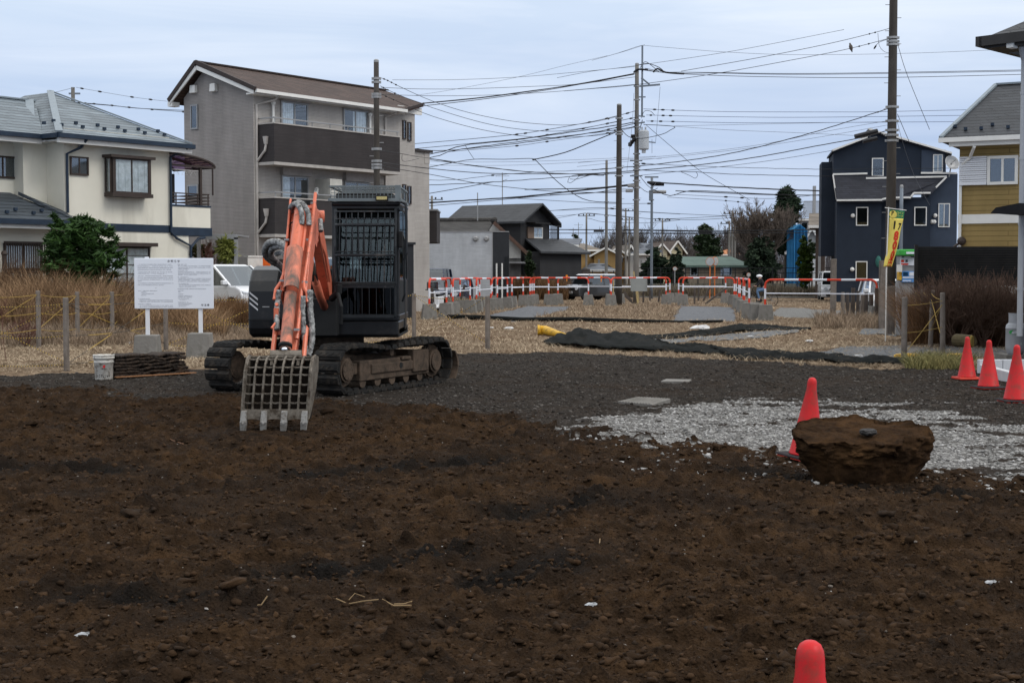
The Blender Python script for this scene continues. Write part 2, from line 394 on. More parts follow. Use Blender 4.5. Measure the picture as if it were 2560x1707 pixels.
# smoothly widening grid: fine near the camera, reaching the horizon in one sheet
ys = [-6, -2, 1, 3, 4.2, 5.0]
while ys[-1] < 26: ys.append(ys[-1] * 1.0021)
while ys[-1] < 120: ys.append(ys[-1] * 1.0075)
while ys[-1] < 4000: ys.append(ys[-1] * 1.12)
ys = np.array(ys); NC = 1050; s_ = np.linspace(-1, 1, NC)
YY = np.repeat(ys[:, None], NC, 1); XX = s_[None, :] * (np.maximum(YY, 3) * .46 + 1.2)
XX = XX * np.where(YY > 120, 1 + (YY - 120) / 700, 1)
x_, y_ = XX.ravel(), YY.ravel(); z_ = height(x_, y_)
fade = np.clip((200 - y_) / 60, 0, 1); z_ = z_ * fade
soil, white, grass, asph, gr = masks(x_, y_)
nr = len(ys); idx = np.arange(nr * NC).reshape(nr, NC)
quads = np.stack([idx[:-1, :-1], idx[:-1, 1:], idx[1:, 1:], idx[1:, :-1]], -1).reshape(-1, 4)
trk = np.zeros(x_.shape)
for t in TR: trk = np.maximum(trk, np.exp(-(segdist(x_, y_, t) / .3) ** 2))
m, nt, b = _nt('ground'); v = ocoord(nt)
def att(n): a = N(nt, 'ShaderNodeAttribute', attribute_name=n); return a.outputs['Fac']
n_big = noise(nt, .55, 5, .6, v, .5); n_mid = noise(nt, 5, 6, .65, v, .3); n_fine = noise(nt, 38, 5, .7, v)
vo = N(nt, 'ShaderNodeTexVoronoi'); vo.inputs['Scale'].default_value = 26; L(nt, v, vo.inputs['Vector'])
vo2 = N(nt, 'ShaderNodeTexVoronoi'); vo2.inputs['Scale'].default_value = 60; L(nt, v, vo2.inputs['Vector'])
soil_c = ramp(nt, n_mid, [(.28, (.0100, .0058, .0031)), (.5, (.0300, .0172, .0088)), (.74, (.062, .0350, .0172))])
soil_c = mixc(nt, ramp(nt, n_big, [(.46, (0,)), (.62, (.55,))]), soil_c, (.0135, .0105, .0088))
soil_c = mixc(nt, att('track'), soil_c, (.0085, .0072, .0062))
soil_c = mixc(nt, ramp(nt, n_fine, [(.66, (0,)), (.78, (.5,))]), soil_c, (.060, .042, .027))
dark_c = ramp(nt, n_mid, [(.3, (.013, .0105, .0085)), (.55, (.030, .0245, .020)), (.75, (.058, .048, .040))])
dark_c = mixc(nt, ramp(nt, n_big, [(.5, (0,)), (.66, (.6,))]), dark_c, (.030, .020, .013))
dark_c = mixc(nt, ramp(nt, vo2.outputs['Color'], [(.80, (0,)), (.9, (.6,))]), dark_c, (.12, .11, .105))
white_c = ramp(nt, vo.outputs['Color'], [(.1, (.07, .067, .063)), (.5, (.16, .155, .148)), (.9, (.33, .325, .31))])
white_c = mixc(nt, ramp(nt, n_mid, [(.50, (0,)), (.60, (.8,))]), white_c, (.075, .07, .065))
grass_c = ramp(nt, n_mid, [(.25, (.065, .043, .028)), (.5, (.165, .118, .078)), (.75, (.33, .255, .175))])
grass_c = mixc(nt, ramp(nt, n_big, [(.46, (0,)), (.62, (.7,))]), grass_c, (.095, .055, .032))
asph_c = ramp(nt, n_mid, [(.3, (.11, .115, .125)), (.7, (.19, .195, .205))])
grav_c = ramp(nt, n_fine, [(.3, (.10, .1, .095)), (.7, (.24, .235, .225))])
c = mixc(nt, att('soil'), dark_c, soil_c); c = mixc(nt, att('white'), c, white_c); c = mixc(nt, att('grass'), c, grass_c)
c = mixc(nt, att('asph'), c, asph_c); c = mixc(nt, att('grav'), c, grav_c)
L(nt, c, b.inputs['Base Color']); b.inputs['Roughness'].default_value = .95; b.inputs['Specular IOR Level'].default_value = .06
hh = N(nt, 'ShaderNodeMath', operation='ADD'); L(nt, n_fine, hh.inputs[0]); L(nt, vo2.outputs['Distance'], hh.inputs[1]); bumpn(nt, b, hh.outputs[0], .75, .02)
ground_mat = m
np_mesh('ground', np.stack([x_, y_, z_], 1), quads, m, smooth=True, attrs=dict(soil=soil, white=white, grass=grass, asph=asph, grav=gr, track=trk), kind='structure')

# ---------------------------------------------------------------- loose material on the ground: uncountable, one object each
def scatter(name, label, cat, n, region, yr, szr, mat, sub=1, flat=.6, jit=.5, seed=1, sink=.25, keep=None, power=1.8, kind='stuff', xw=.42, ypow=1.0):
    rg = np.random.default_rng(seed)
    y = yr[0] + (yr[1] - yr[0]) * rg.random(n * 3) ** ypow; x = (rg.random(n * 3) * 2 - 1) * (y * xw + .6)
    mk = masks(x, y)[region] if region is not None else np.ones(len(x), bool)
    if keep is not None: mk &= keep(x, y)
    x, y = x[mk][:n], y[mk][:n]; n = len(x)
    if n == 0: return
    z = height(x, y); s = szr[0] + (szr[1] - szr[0]) * rg.random(n) ** power
    V, Fc = (ICO1, ICO2)[sub - 1]; k = len(V)
    J = 1 + (rg.random((n, k)) - .5) * jit
    P = V[None] * J[..., None] * s[:, None, None]
    P = P * np.stack([.7 + .7 * rg.random(n), .7 + .7 * rg.random(n), flat * (.7 + .6 * rg.random(n))], 1)[:, None, :]
    a = rg.random(n) * 6.28; ca, sa = np.cos(a), np.sin(a)
    tlt = (rg.random(n) - .5) * .8; ct, st = np.cos(tlt), np.sin(tlt)
    px_, py_, pz_ = P[..., 0], P[..., 1], P[..., 2]
    py2 = py_ * ct[:, None] - pz_ * st[:, None]; pz2 = py_ * st[:, None] + pz_ * ct[:, None]
    qx = px_ * ca[:, None] - py2 * sa[:, None]; qy = px_ * sa[:, None] + py2 * ca[:, None]
    P = np.stack([qx + x[:, None], qy + y[:, None], pz2 + (z + s * flat * (.5 - sink))[:, None]], -1).reshape(-1, 3)
    Fa = (Fc[None] + (np.arange(n) * k)[:, None, None]).reshape(-1, 3)
    return np_mesh(name, P, Fa, mat, label=label, cat=cat, kind=kind)
def stonemat(name, cs, rough=.9):
    m, nt, b = _nt(name); gi = N(nt, 'ShaderNodeNewGeometry'); v = ocoord(nt); f = noise(nt, 30, 4, .7, v)
    base = ramp(nt, gi.outputs['Random Per Island'], [(i / (len(cs) - 1), c) for i, c in enumerate(cs)])
    L(nt, mixc(nt, 1, base, ramp(nt, f, [(.3, (.72,)), (.7, (1.2,))]), 'MULTIPLY'), b.inputs['Base Color']); b.inputs['Roughness'].default_value = rough
    b.inputs['Specular IOR Level'].default_value = .08; bumpn(nt, b, noise(nt, 90, 4, .7, v), .6, .01); return m
clodm = stonemat('clod', [(.018, .0104, .0056), (.031, .0178, .0094), (.052, .0295, .0152), (.024, .0158, .0104)])
stone_g = stonemat('grey_stone', [(.022, .019, .0165), (.042, .037, .033), (.11, .10, .09)])
stone_w = stonemat('white_stone', [(.12, .116, .11), (.25, .243, .235), (.46, .45, .435)])
stone_p = stonemat('pale_stone', [(.08, .06, .045), (.18, .16, .14), (.40, .38, .36)])
scatter('soil_clods', 'small crumbly brown soil clods covering the dug earth', 'soil', 46000, 0, (5.2, 22), (.004, .026), clodm, 1, .62, 1.15, 1, power=4.2, ypow=1.2)
scatter('soil_lumps', 'larger lumps of brown soil lying on the dug earth', 'soil', 420, 0, (5.4, 22), (.02, .065), clodm, 2, .5, .8, 2, power=3.6, sink=.7)
scatter('pale_pebbles', 'tiny pale pebbles and chips dotted over the brown soil', 'pebbles', 900, 0, (5.4, 22), (.003, .012), stone_p, 1, .6, .6, 3, power=3.5)
scatter('grey_gravel', 'dark grey gravel on the compacted ground round the excavator', 'gravel', 22000, None, (16, 31), (.006, .026), stone_g, 1, .6, .6, 4, power=3.2, keep=lambda x, y: ~masks(x, y)[0] & ~masks(x, y)[1] & ~masks(x, y)[2])
scatter('white_gravel', 'white crushed stone spread behind the soil boulder', 'gravel', 30000, 1, (11, 22), (.005, .022), stone_w, 1, .6, .8, 5, power=2.4, keep=lambda x, y: fbm(x * .9, y * 1.8, 4, 95) > .34)
scatter('loose_gravel', 'loose grey and white stones straying onto the soil edge', 'gravel', 650, 0, (10.5, 17), (.008, .026), stone_w, 1, .65, .7, 6, power=1.6,
        keep=lambda x, y: (x > .6) & (fbm(x * 1.3, y * 1.3, 3, 91) > .47) & (y > 12.5 - x * .55) & (y < 17.6 - x * .7))
# flat straw blades: a quad per blade
def blades(name, label, cat, pts, hts, mat, width=.006, lean=.5, seed=1, bend=True, kind='stuff', wf=None):
    rg = np.random.default_rng(seed); n = len(pts); a = rg.random(n) * 6.28; dx, dy = np.cos(a), np.sin(a)
    b_ = rg.random(n) * 6.28; l = hts * lean * (.3 + rg.random(n)); wv = (np.full(n, width) if wf is None else wf)[:, None]
    B = np.asarray(pts); hd = np.stack([dx, dy, np.zeros(n)], 1)
    T = B + np.stack([np.cos(b_) * l, np.sin(b_) * l, hts], 1); Mi = B + np.stack([np.cos(b_) * l * .35, np.sin(b_) * l * .35, hts * .6], 1)
    V = np.stack([B - hd * wv / 2, B + hd * wv / 2, Mi + hd * wv * .4, Mi - hd * wv * .4, T + hd * wv * .1, T - hd * wv * .1], 1).reshape(-1, 3)
    i = np.arange(n)[:, None] * 6; Fa = np.concatenate([i + [0, 1, 2, 3], i + [3, 2, 4, 5]], 0)
    return np_mesh(name, V, Fa, mat, label=label, cat=cat, kind=kind)
straw = leafmat('straw', (.085, .058, .038), (.50, .40, .28), .55, .9, .05)
straw2 = leafmat('straw_dark', (.05, .026, .014), (.25, .145, .075), 1.0, .9, .05)
rg = np.random.default_rng(5)
def region_pts(n, yr, region, seed, xw=.42, ypow=1.0, keep=None):
    rg = np.random.default_rng(seed); y = yr[0] + (yr[1] - yr[0]) * rg.random(n) ** ypow; x = (rg.random(n) * 2 - 1) * (y * xw + .6)
    mk = masks(x, y)[region]
    if keep is not None: mk &= keep(x, y)
    x, y = x[mk], y[mk]; return np.stack([x, y, height(x, y) - .005], 1)
P = region_pts(150000, (26, 95), 2, 8, ypow=1.7)
n = len(P); patch = fbm(P[:, 0] * .7, P[:, 1] * .7, 3, 7)
blades('dry_grass', 'short dry straw-coloured grass over the empty lot', 'grass', P, (.015 + .075 * rg.random(n) ** 1.5) * (.3 + 1.5 * patch), straw, lean=2.0, seed=9, wf=.006 + P[:, 1] * .00022)
P = region_pts(30000, (24.5, 34), 2, 18)
n = len(P); blades('straw_litter', 'loose flattened straw along the lot edge', 'straw', P, .015 + .05 * rg.random(n), straw, lean=5, seed=19, width=.009)
# ================================================================ materials for buildings
mCream = M('cream_stucco', (.66, .63, .54), .85, var=.05, scale=.8, bump=.25, bscale=60, dirt=(.55, .52, .44), dirtamt=.25, dscale=.7, streak=True)
mNavyTrim = M('navy_trim', (.018, .03, .05), .5, var=.2)
mBrownMetal = M('brown_metal', (.045, .033, .028), .5, var=.2)
mWhiteTrim = M('white_trim', (.66, .65, .62), .6, var=.06)
mCurtain = M('curtain', (.62, .66, .68), .9, var=.22, scale=6, bump=.3, bscale=9)
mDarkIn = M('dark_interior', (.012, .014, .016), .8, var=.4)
mGlass = glass('window_glass', (.93, .95, .96), .5)
mGlassD = glass('dark_glass', (.7, .74, .76), .9)
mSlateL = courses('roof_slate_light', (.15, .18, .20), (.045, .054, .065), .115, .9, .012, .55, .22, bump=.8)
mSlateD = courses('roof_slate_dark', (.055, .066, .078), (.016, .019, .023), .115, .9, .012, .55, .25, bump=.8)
mHipCap = M('hip_cap', (.19, .225, .25), .5, var=.1)
mTaupe = courses('taupe_siding', (.285, .262, .246), (.215, .198, .186), .055, 1.2, .010, .85, .05, bump=.6)
mTaupeLit = courses('taupe_siding_lit', (.43, .40, .37), (.33, .307, .284), .055, 1.2, .010, .85, .05, bump=.6)  # lighter copy of the taupe siding: light from the right put into colour
mCharcoal = courses('charcoal_panel', (.043, .037, .037), (.030, .027, .027), .04, .6, .006, .8, .12, bump=.4)
mRoofBrown = courses('roof_brown', (.066, .042, .034), (.024, .017, .014), .10, .45, .010, .75, .22, bump=.8)
mSteel = M('steel_grey', (.28, .28, .28), .45, .3, var=.1)
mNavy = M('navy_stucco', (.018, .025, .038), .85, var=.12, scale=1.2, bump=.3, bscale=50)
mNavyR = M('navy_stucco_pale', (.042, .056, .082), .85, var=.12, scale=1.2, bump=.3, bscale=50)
mNavyRoof = courses('navy_roof', (.026, .028, .037), (.012, .012, .016), .13, .6, .012, .7, .2, bump=.7)
mYellow = courses('yellow_siding', (.27, .19, .072), (.17, .118, .042), .16, 3.0, .012, .75, .06, bump=.6)
mGreySid = courses('grey_siding', (.30, .31, .33), (.17, .175, .19), .30, 1.8, .014, .75, .05, bump=.6)
mGreyBrick = courses('grey_brick_face', (.44, .455, .475), (.34, .35, .365), .075, .42, .008, .8, .05, bump=.5)
mCharPlain = M('charcoal_plain', (.028, .030, .034), .8, var=.12)
mBlackSid = courses('black_siding', (.030, .030, .032), (.020, .020, .021), .09, 2.5, .008, .8, .1, bump=.5)
mRoofBlk = courses('roof_black', (.042, .044, .048), (.016, .017, .019), .14, .5, .012, .6, .15, bump=.8)
mTileOld = courses('old_tile', (.050, .047, .044), (.018, .017, .016), .16, .28, .02, .85, .35, bump=1)
mPlaster = M('white_plaster', (.60, .58, .54), .85, var=.08)
mConc = M('concrete', (.19, .18, .165), .9, var=.15, scale=2.5, bump=.4, bscale=18, dirt=(.12, .115, .10), dirtamt=.5, dscale=3)

def window(fr, root, r, v=0, fm=None, gm=None, fw=.05, panes=2, curtain=0, out=.06, side=False, name='window', bars=0):
    """frame + pane on the facade plane v (side=True: r in (v,z) on the plane u=v); curtain: 0 none, 1 all, .5 left part"""
    fm = fm or mWhiteTrim; gm = gm or mGlass; a0, a1, z0, z1 = r
    if a0 > a1: a0, a1 = a1, a0
    s = -1
    def bx(mb, p0, p1, d0, d1, q0, q1, m=0):
        if side: mb.box(v + s * d0, v + s * d1, p0, p1, q0, q1, m)
        else: mb.box(p0, p1, v + s * d0, v + s * d1, q0, q1, m)
    f = MB(); bx(f, a0, a0 + fw, .0, out, z0, z1); bx(f, a1 - fw, a1, .0, out, z0, z1)
    bx(f, a0 + fw, a1 - fw, .0, out, z0, z0 + fw); bx(f, a0 + fw, a1 - fw, .0, out, z1 - fw, z1)
    for i in range(1, panes):
        c = a0 + (a1 - a0) * i / panes; bx(f, c - fw * .4, c + fw * .4, .0, out * .85, z0 + fw, z1 - fw)
    for i in range(1, bars + 1):
        zz = z0 + (z1 - z0) * i / (bars + 1); bx(f, a0 + fw, a1 - fw, .0, out * .8, zz - .008, zz + .008)
    fo = f.build(name, fm, root)
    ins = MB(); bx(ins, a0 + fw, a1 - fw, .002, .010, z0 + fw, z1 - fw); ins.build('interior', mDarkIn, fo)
    if curtain:
        cm = MB(); n = 10; c1 = a0 + fw + (a1 - a0 - 2 * fw) * abs(curtain); c0 = a0 + fw
        if curtain < 0: c0 = a1 - fw - (a1 - a0 - 2 * fw) * abs(curtain); c1 = a1 - fw
        for i in range(n):
            e0 = c0 + (c1 - c0) * i / n; e1 = c0 + (c1 - c0) * (i + 1) / n
            bx(cm, e0, e1 - .004, .012, .018 + (i % 2) * .008, z0 + fw, z1 - fw - .001)
        cm.build('curtain', mCurtain, fo)
    p = MB(); bx(p, a0 + fw, a1 - fw, out * .55, out * .62, z0 + fw, z1 - fw); p.build('pane', gm, fo)
    return fo
def slab(mb, pts, t, m=0):       # roof slope polygon with thickness downwards
    return mb.prism(pts, (0, 0, -t), m)
def snow_guards(pts):            # little dark hooks near the eaves
    mb = MB()
    for p in pts: mb.box(p[0] - .05, p[0] + .05, p[1] - .04, p[1] + .04, p[2], p[2] + .09)
    return mb

# ================================================================ cream house on the left
f = Fr(163.7, 44.5, 52.3); A = f.root('cream_house', 'cream stucco two-storey house with pale slate hip roof on the left', 'house')
UM = f.u(424, 0, 450); UL = f.u(472, 0, 620)
ze = f.uz(107, 331, -.5)[1]
wl = MB(); wl.box(0, UM, 0, 6, 3.2, ze + .25); wl.box(-.84, 0, .9, 6, 3.3, ze + .25); wl.box(-9, -.84, 1.41, 6, 3.3, ze + .25)
wl.box(0, UL, .002, 6, 0, 3.2); wl.box(-9, 0, -.2, 5.9, 0, 3.35)
wl.build('wall', mCream, A)
bb = MB(); r = f.rect(249, 563, 424, 577); bb.box(0, UM, -.03, .0, 3.08, 3.32); bb.build('belt_course', mNavyTrim, A)
# roof: main hip, left wing, lean-to
P_ = (2.3, 4.0, 7.87); ER = UM + .55; ev = -.5
mr = MB(); t = .12; z0 = ze + .03
slab(mr, [(-.5, ev, z0), (ER, ev, z0), P_], t); slab(mr, [(ER, ev, z0), (ER, 8, z0), (P_[0], 5.5, P_[2]), P_], t)
slab(mr, [(-.5, 8, z0), (-.5, ev, z0), P_, (P_[0], 5.5, P_[2])], t); slab(mr, [(ER, 8, z0), (-.5, 8, z0), (P_[0], 5.5, P_[2])], t)
slab(mr, [(-9, .4, z0), (-.45, .4, z0), (1.3, 3.4, 7.42), (-9, 3.4, 7.42)], t); slab(mr, [(-9, 3.4, 7.42), (1.3, 3.4, 7.42), (1.3, 7, z0), (-9, 7, z0)], t)
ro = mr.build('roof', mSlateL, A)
hc = MB(); hc.beam((-.5, ev, z0 + .05), (P_[0], P_[1], P_[2] + .05), .22, .05); hc.beam((ER, ev, z0 + .04), (P_[0], P_[1], P_[2] + .05), .12, .05)
hc.beam((-.5, .95, z0 + .1), (1.05, 3.35, 7.45), .26, .05); hc.beam((-9, 3.4, 7.45), (1.3, 3.4, 7.45), .16, .05); hc.build('ridge_cap', mHipCap, ro)
sg = []
for i, px in enumerate([110, 134, 154, 190, 207, 244, 261, 295, 312, 346, 362, 395, 411]):
    v_ = .15 + (.35 if i % 2 else 0); u_ = f.u(px, v_, 318); 
    if u_ < ER - .6: sg.append((u_, v_, z0 + .02 + (v_ - ev) * (P_[2] - z0) / (P_[1] - ev)))
build_each(snow_guards(sg), 'snow_guard', mNavyTrim, ro)
lt = MB(); zl = f.uz(150, 553, -.9)[1]
slab(lt, [(-9, -.9, zl), (-.1, -.9, zl), (-1.0, 1.45, zl + .95), (-9, 1.45, zl + .95)], .1); slab(lt, [(-.1, -.9, zl), (.3, .05, zl - .02), (.05, .05, zl + .35), (-1.0, .95, zl + .95)], .1)
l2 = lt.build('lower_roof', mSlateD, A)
build_each(snow_guards([(u_, -.45 + (.25 if i % 2 else 0), zl + .2 + (.1 if i % 2 else 0)) for i, u_ in enumerate(np.arange(-5, -.6, .45))]), 'snow_guard', mNavyTrim, l2)
gt = MB(); gt.box(-.56, ER + .05, ev - .13, ev, ze - .11, ze + .03); gt.box(ER, ER + .13, ev, 8, ze - .11, ze + .03); gt.box(-9, -.5, .27, .4, ze - .11, ze + .03); gt.box(-.62, -.5, ev, .3, ze - .11, ze + .03)
gt.box(-9, 0, -1.03, -.9, zl - .13, zl + .02)
def dpipe(mb, pts, r_=.045): mb.tube(pts, r_, 8)
u1 = f.u(163, -.06, 430); dpipe(gt, [(u1 + .45, ev - .06, ze - .1), (u1 + .4, -.3, ze - .35), (u1 + .06, -.08, ze - .55), (u1 + .06, -.08, 3.6)])
dpipe(gt, [(UM + .35, ev, ze - .1), (UM - .02, -.08, ze - .4), (UM - .02, -.08, 3.1), (UM + .2, -.08, 2.9), (UL + .02, -.08, 2.65), (UL + .02, -.08, 0)])
dpipe(gt, [(UL + .02, -.08, 2.6), (UL + .35, -.08, 2.9), (UL + .7, 0.0, 2.95)])
gt.build('gutter', mNavyTrim, A)
fa = MB(); fa.box(-.5, ER, ev + .0, ev + .12, ze - .26, ze - .11); fa.box(-.45, ER - .04, ev + .12, .3, ze - .2, ze - .15); fa.box(-9, -.5, .4, .55, ze - .26, ze - .11); fa.box(-9, -.5, .55, 1.5, ze - .2, ze - .15); fa.box(-9, 0, -.9, -.8, zl - .25, zl - .12); fa.box(-9, -.1, -.8, -.1, zl - .2, zl - .15)
fa.box(-.5, .0, .2, 1.5, ze - .2, ze - .15)
fa.build('soffit', mWhiteTrim, A)
window(f, A, f.rect(173.5, 392, 219.5, 438.5), 0, mBrownMetal, mGlassD, .05, 2, 0)
# bay window: projecting box
r = f.rect(280, 397, 375, 484, -.35); bw = MB()
u0, u1, q0, q1 = r; bw.box(u0 - .12, u1 + .12, -.5, 0, q1, q1 + .09); bw.box(u0 - .05, u1 + .05, -.45, 0, q0 - .12, q0)
for a_, b_ in ((u0, u0 + .06), (u1 - .06, u1)): bw.box(a_, b_, -.41, -.35, q0, q1); bw.box(a_, b_, -.05, 0, q0, q1)
bo = bw.build('bay_window', mBrownMetal, A)
window(f, bo, (u0 + .06, u1 - .06, q0, q1), -.35, mBrownMetal, mGlass, .05, 2, 1)
window(f, bo, (-.34, -.06, q0, q1), u0, mBrownMetal, mGlass, .03, 1, .5, side=True)
r = f.rect(262, 616, 378, 730, -.1); bw = MB(); u0, u1, q0, q1 = r; bw.box(u0 - .1, u1 + .1, -.35, 0, q1, q1 + .12); bo = bw.build('window_hood', mBrownMetal, A)
window(f, A, (u0, u1, max(q0, .8), q1), 0, mBrownMetal, mGlass, .06, 2, 1, bars=4)
window(f, A, f.rect(-30, 390, 40, 446, 1.41), 1.41, mBrownMetal, mGlassD, .06, 2, 0)
r = f.rect(8, 609, 105, 676, -.2); window(f, A, r, -.2, mBrownMetal, mGlass, .07, 2, 1)
gb = MB(); u0, u1, q0, q1 = r
for i in range(18): gb.box(u0 + (u1 - u0) * i / 17 - .012, u0 + (u1 - u0) * i / 17 + .012, -.36, -.33, q0 - .05, q1)
gb.box(u0 - .05, u1 + .05, -.37, -.32, q1, q1 + .06); gb.box(u0 - .05, u1 + .05, -.37, -.32, q0 - .1, q0 - .05); gb.build('window_grille', mBrownMetal, A)
ps = MB(); up = f.u(6, -.9, 640); ps.lathe([(.07, 0), (.07, 2.25), (.1, 2.28), (.06, 2.38)], (up, -1.0, 0), 10); ps.build('porch_post', mBrownMetal, A)
vt = MB(); u_, z_v = f.uz(200, 365); vt.ball((u_, -.05, z_v), .1); vt.build('vent_cap', mSteel, A)
# balcony on the right end with curved canopy
r = f.rect(425.5, 517.5, 526, 569); ub0, ub1, zb0, zb1 = r
bc = MB(); bc.box(UM + .01, ub1, 0, .1, zb0, zb1); bc.box(ub1 - .1, ub1, .1, 3.2, zb0, zb1); bc.build('balcony_wall', mCream, A)
bf = MB(); bf.box(UM + .01, ub1 + .04, -.04, 3.2, zb0 - .28, zb0); bf.box(UM + .01, ub1 + .02, -.02, .12, zb1, zb1 + .06); bf.build('balcony_floor', mNavyTrim, A)
bw = MB(); bw.box(UM + .0, UM + .03, .9, 5.5, 3.2, ze); bw.build('recessed_wall', mCream, A)
rl = MB(); zr = f.uz(470, 484)[1]
for zz in np.linspace(zb1 + .12, zr, 4): rl.beam((UM, .05, zz), (ub1, .05, zz), .03, .04); rl.beam((ub1 - .04, .05, zz), (ub1 - .04, 3.1, zz), .03, .04)
for uu in np.linspace(UM + .3, ub1 - .05, 4): rl.beam((uu, .05, zb1), (uu, .05, zr), .035)
rl.build('balcony_railing', mBrownMetal, A)
cn = MB(); zt = f.uz(424, 383)[1]; zc = f.uz(535, 420)[1]; uc = f.u(537, 0, 420)
arc = [(UM + (uc - UM) * math.sin(math.pi / 2 * i / 8), zc + (zt - zc) * math.cos(math.pi / 2 * i / 8)) for i in range(9)]
for vv in (.0, 1.1, 2.2): cn.tube([(a_, vv, b_) for a_, b_ in arc], .05, 6)
up = f.u(501, .05, 470)
for vv in (.05, 2.1): cn.beam((up, vv, zb1), (up, vv, zc - .02), .09)
cn.beam((UM, .0, zc), (uc, .0, zc), .06); cn.beam((uc, 0, zc), (uc, 2.2, zc), .06); cn.beam((uc - .1, 0, zc), (uc - .1, 0, zc - .95), .04)
co_ = cn.build('balcony_canopy', mBrownMetal, A)
mPurple = glass('canopy_sheet', (.45, .33, .42), .5); cs = MB()
for i in range(8):
    (a0, b0), (a1, b1) = arc[i], arc[i + 1]; cs.prism([(a0, .05, b0 + .02), (a1, .05, b1 + .02), (a1, 2.2, b1 + .02), (a0, 2.2, b0 + .02)], (0, 0, .01))
cs.build('canopy_sheet', mPurple, co_)
rw = MB(); zq = zc - .12; rw.tube([(UM + .05, .3, zq), (up + .3, .3, zq)], .015, 6)
for i, uu in enumerate(np.linspace(UM + .15, up - .1, 4)):
    rw.tube([(uu, .3, zq), (uu - .13, .3, zq - .16), (uu + .13, .3, zq - .16), (uu, .3, zq)], .008, 5)
tag(rw.build('clothes_hangers', mWhiteTrim, None, off=(0, 0, 0)), 'white clothes hangers on a rod under the purple balcony canopy', 'clothes hanger')
o = bpy.data.objects['clothes_hangers']; o.location = A.location; o.rotation_euler = A.rotation_euler
cl_ = MB(); cl_.box(UM + .12, UM + .45, .28, .34, zq - 1.15, zq - .16); o = cl_.build('hanging_trousers', M('black_cloth', (.012, .012, .014), .9), bev=.02, label='black garment hanging on the cream house balcony', cat='clothes'); o.location = A.location; o.rotation_euler = A.rotation_euler
# small house roof behind
fb = Fr(250, 62, 52); B2 = fb.root('background_house', 'roof top of a grey house behind the cream house', 'house')
mb = MB(); mb.box(-1, 3.2, 0, 4, 0, 6.9); mb.build('wall', mCream, B2); mb = MB(); zz = 8.2 
slab(mb, [(-2, -.5, 7.0), (3.7, -.5, 7.0), (2.2, 1.4, zz), (-.5, 1.4, zz)], .15); slab(mb, [(3.7, -.5, 7.0), (3.7, 4.5, 7.0), (2.2, 2.6, zz), (2.2, 1.4, zz)], .15); slab(mb, [(-.5, 1.4, zz), (2.2, 1.4, zz), (2.2, 2.6, zz), (-.5, 2.6, zz)], .15); mb.build('roof', mSlateL, B2)

# ================================================================ taupe three-storey house
f = Fr(636.6, 56.5, 52.5); Bd = f.root('taupe_house', 'tall taupe three-storey house with dark balconies and brown roof', 'house')
W, Dp = 9.6, f.vz(460.6, 330)[0]; zE = f.uz(655, 224, -.5)[1]
zR = f.vz(491, 158, -.3)[1]; vR = f.vz(491, 158, -.4)[0]
mb = MB(); mb.prism([(0, 0, 0), (0, Dp, 0), (0, Dp, zE), (0, vR, zR - .25), (0, 0, zE)], (W, 0, 0)); mb.build('wall', mTaupe, Bd)
mb = MB(); mb.box(-.0, W, -.02, 0, 0, zE - .1); mb.build('lit_front', mTaupeLit, Bd)  # thin skin giving the front wall its painted-in lit tone
r = f.rect(1038, 385, 1062.5, 640, 1.0); mb = MB(); mb.box(W, W + 1.35, .3, Dp, 0, r[3]); mb.box(W + 1.0, W + 1.36, .28, Dp, r[3] - .5, r[3] + .001); mb.build('side_wing', mTaupeLit, Bd)
mb = MB(); mb.box(W - .05, W + 1.5, .2, Dp, r[3], r[3] + .12); mb.build('wing_cap', mCharcoal, Bd)
mb = MB(); sl = (zR - zE) / (vR + .5)
slab(mb, [(-.4, -.55, zE), (W - 1.2, -.55, zE), (W + .45, -.15, zE + .42), (W + 1.3, vR, zR), (-.4, vR, zR)], .14)
vB = Dp + .45; slab(mb, [(-.4, vR, zR), (W + 1.3, vR, zR), (W + .4, vB, zE - .1), (-.4, vB, zE - .1)], .14)
ro = mb.build('roof', mRoofBrown, Bd)
mb = MB(); mb.beam((-.43, -.6, zE - .02), (-.43, vR, zR + .02), .1, .16); mb.beam((-.43, vR, zR + .02), (-.43, vB, zE - .1), .1, .16); mb.beam((-.4, vR, zR + .04), (W + 1.3, vR, zR + .04), .18, .06); mb.beam((W - 1.2, -.57, zE), (W + .48, -.15, zE + .42), .05, .1)
mb.build('ridge_cap', M('dark_brown_trim', (.035, .025, .022), .6), ro)
mb = MB(); mb.box(-.4, W - 1.2, -.68, -.56, zE - .16, zE - .03); mb.beam((-.4, -.5, zE - .14), (-.4, vR, zR - .2), .06, .16); mb.beam((-.4, vR, zR - .2), (-.4, vB, zE - .2), .06, .16)
mb.box(-.38, W - 1.2, -.5, -.02, zE - .2, zE - .14); mb.box(-.4, -.02, vB - .2, vB + .1, zE - .34, zE - .16)
mb.box(W - 1.2, W + .4, -.1, .0, zE - .1, zE + .2); mb.build('gutter', mWhiteTrim, Bd)
mb = MB(); z3 = zE - .2
dpipe(mb, [(.9, -.55, zE - .15), (.85, -.3, zE - .32), (.12, -.06, zE - .55), (.12, -.06, 0)], .05)
dpipe(mb, [(W - 1.6, -.55, zE - .15), (W - 2.0, -.08, zE - .4), (W - 2.0, -.08, 2)], .05)
BU0, BU1, BV = f.u(686, -.98, 400), f.u(1000, -.98, 450), -.98
zb = []
for yt, yb in ((309, 404), (495, 585)): zb.append((f.uz(686, yb, BV)[1], f.uz(686, yt, BV)[1]))
for q0, q1 in zb:
    dpipe(mb, [(BU0 - .02, -.55, q0 + .75), (BU0 - .05, -.5, q0 + .45), (.12, -.08, q0 + .05)], .05); mb.frustum((BU0 - .03, -.55), .12, .12, .2, .2, q0 + .7, q0 + 1.0)
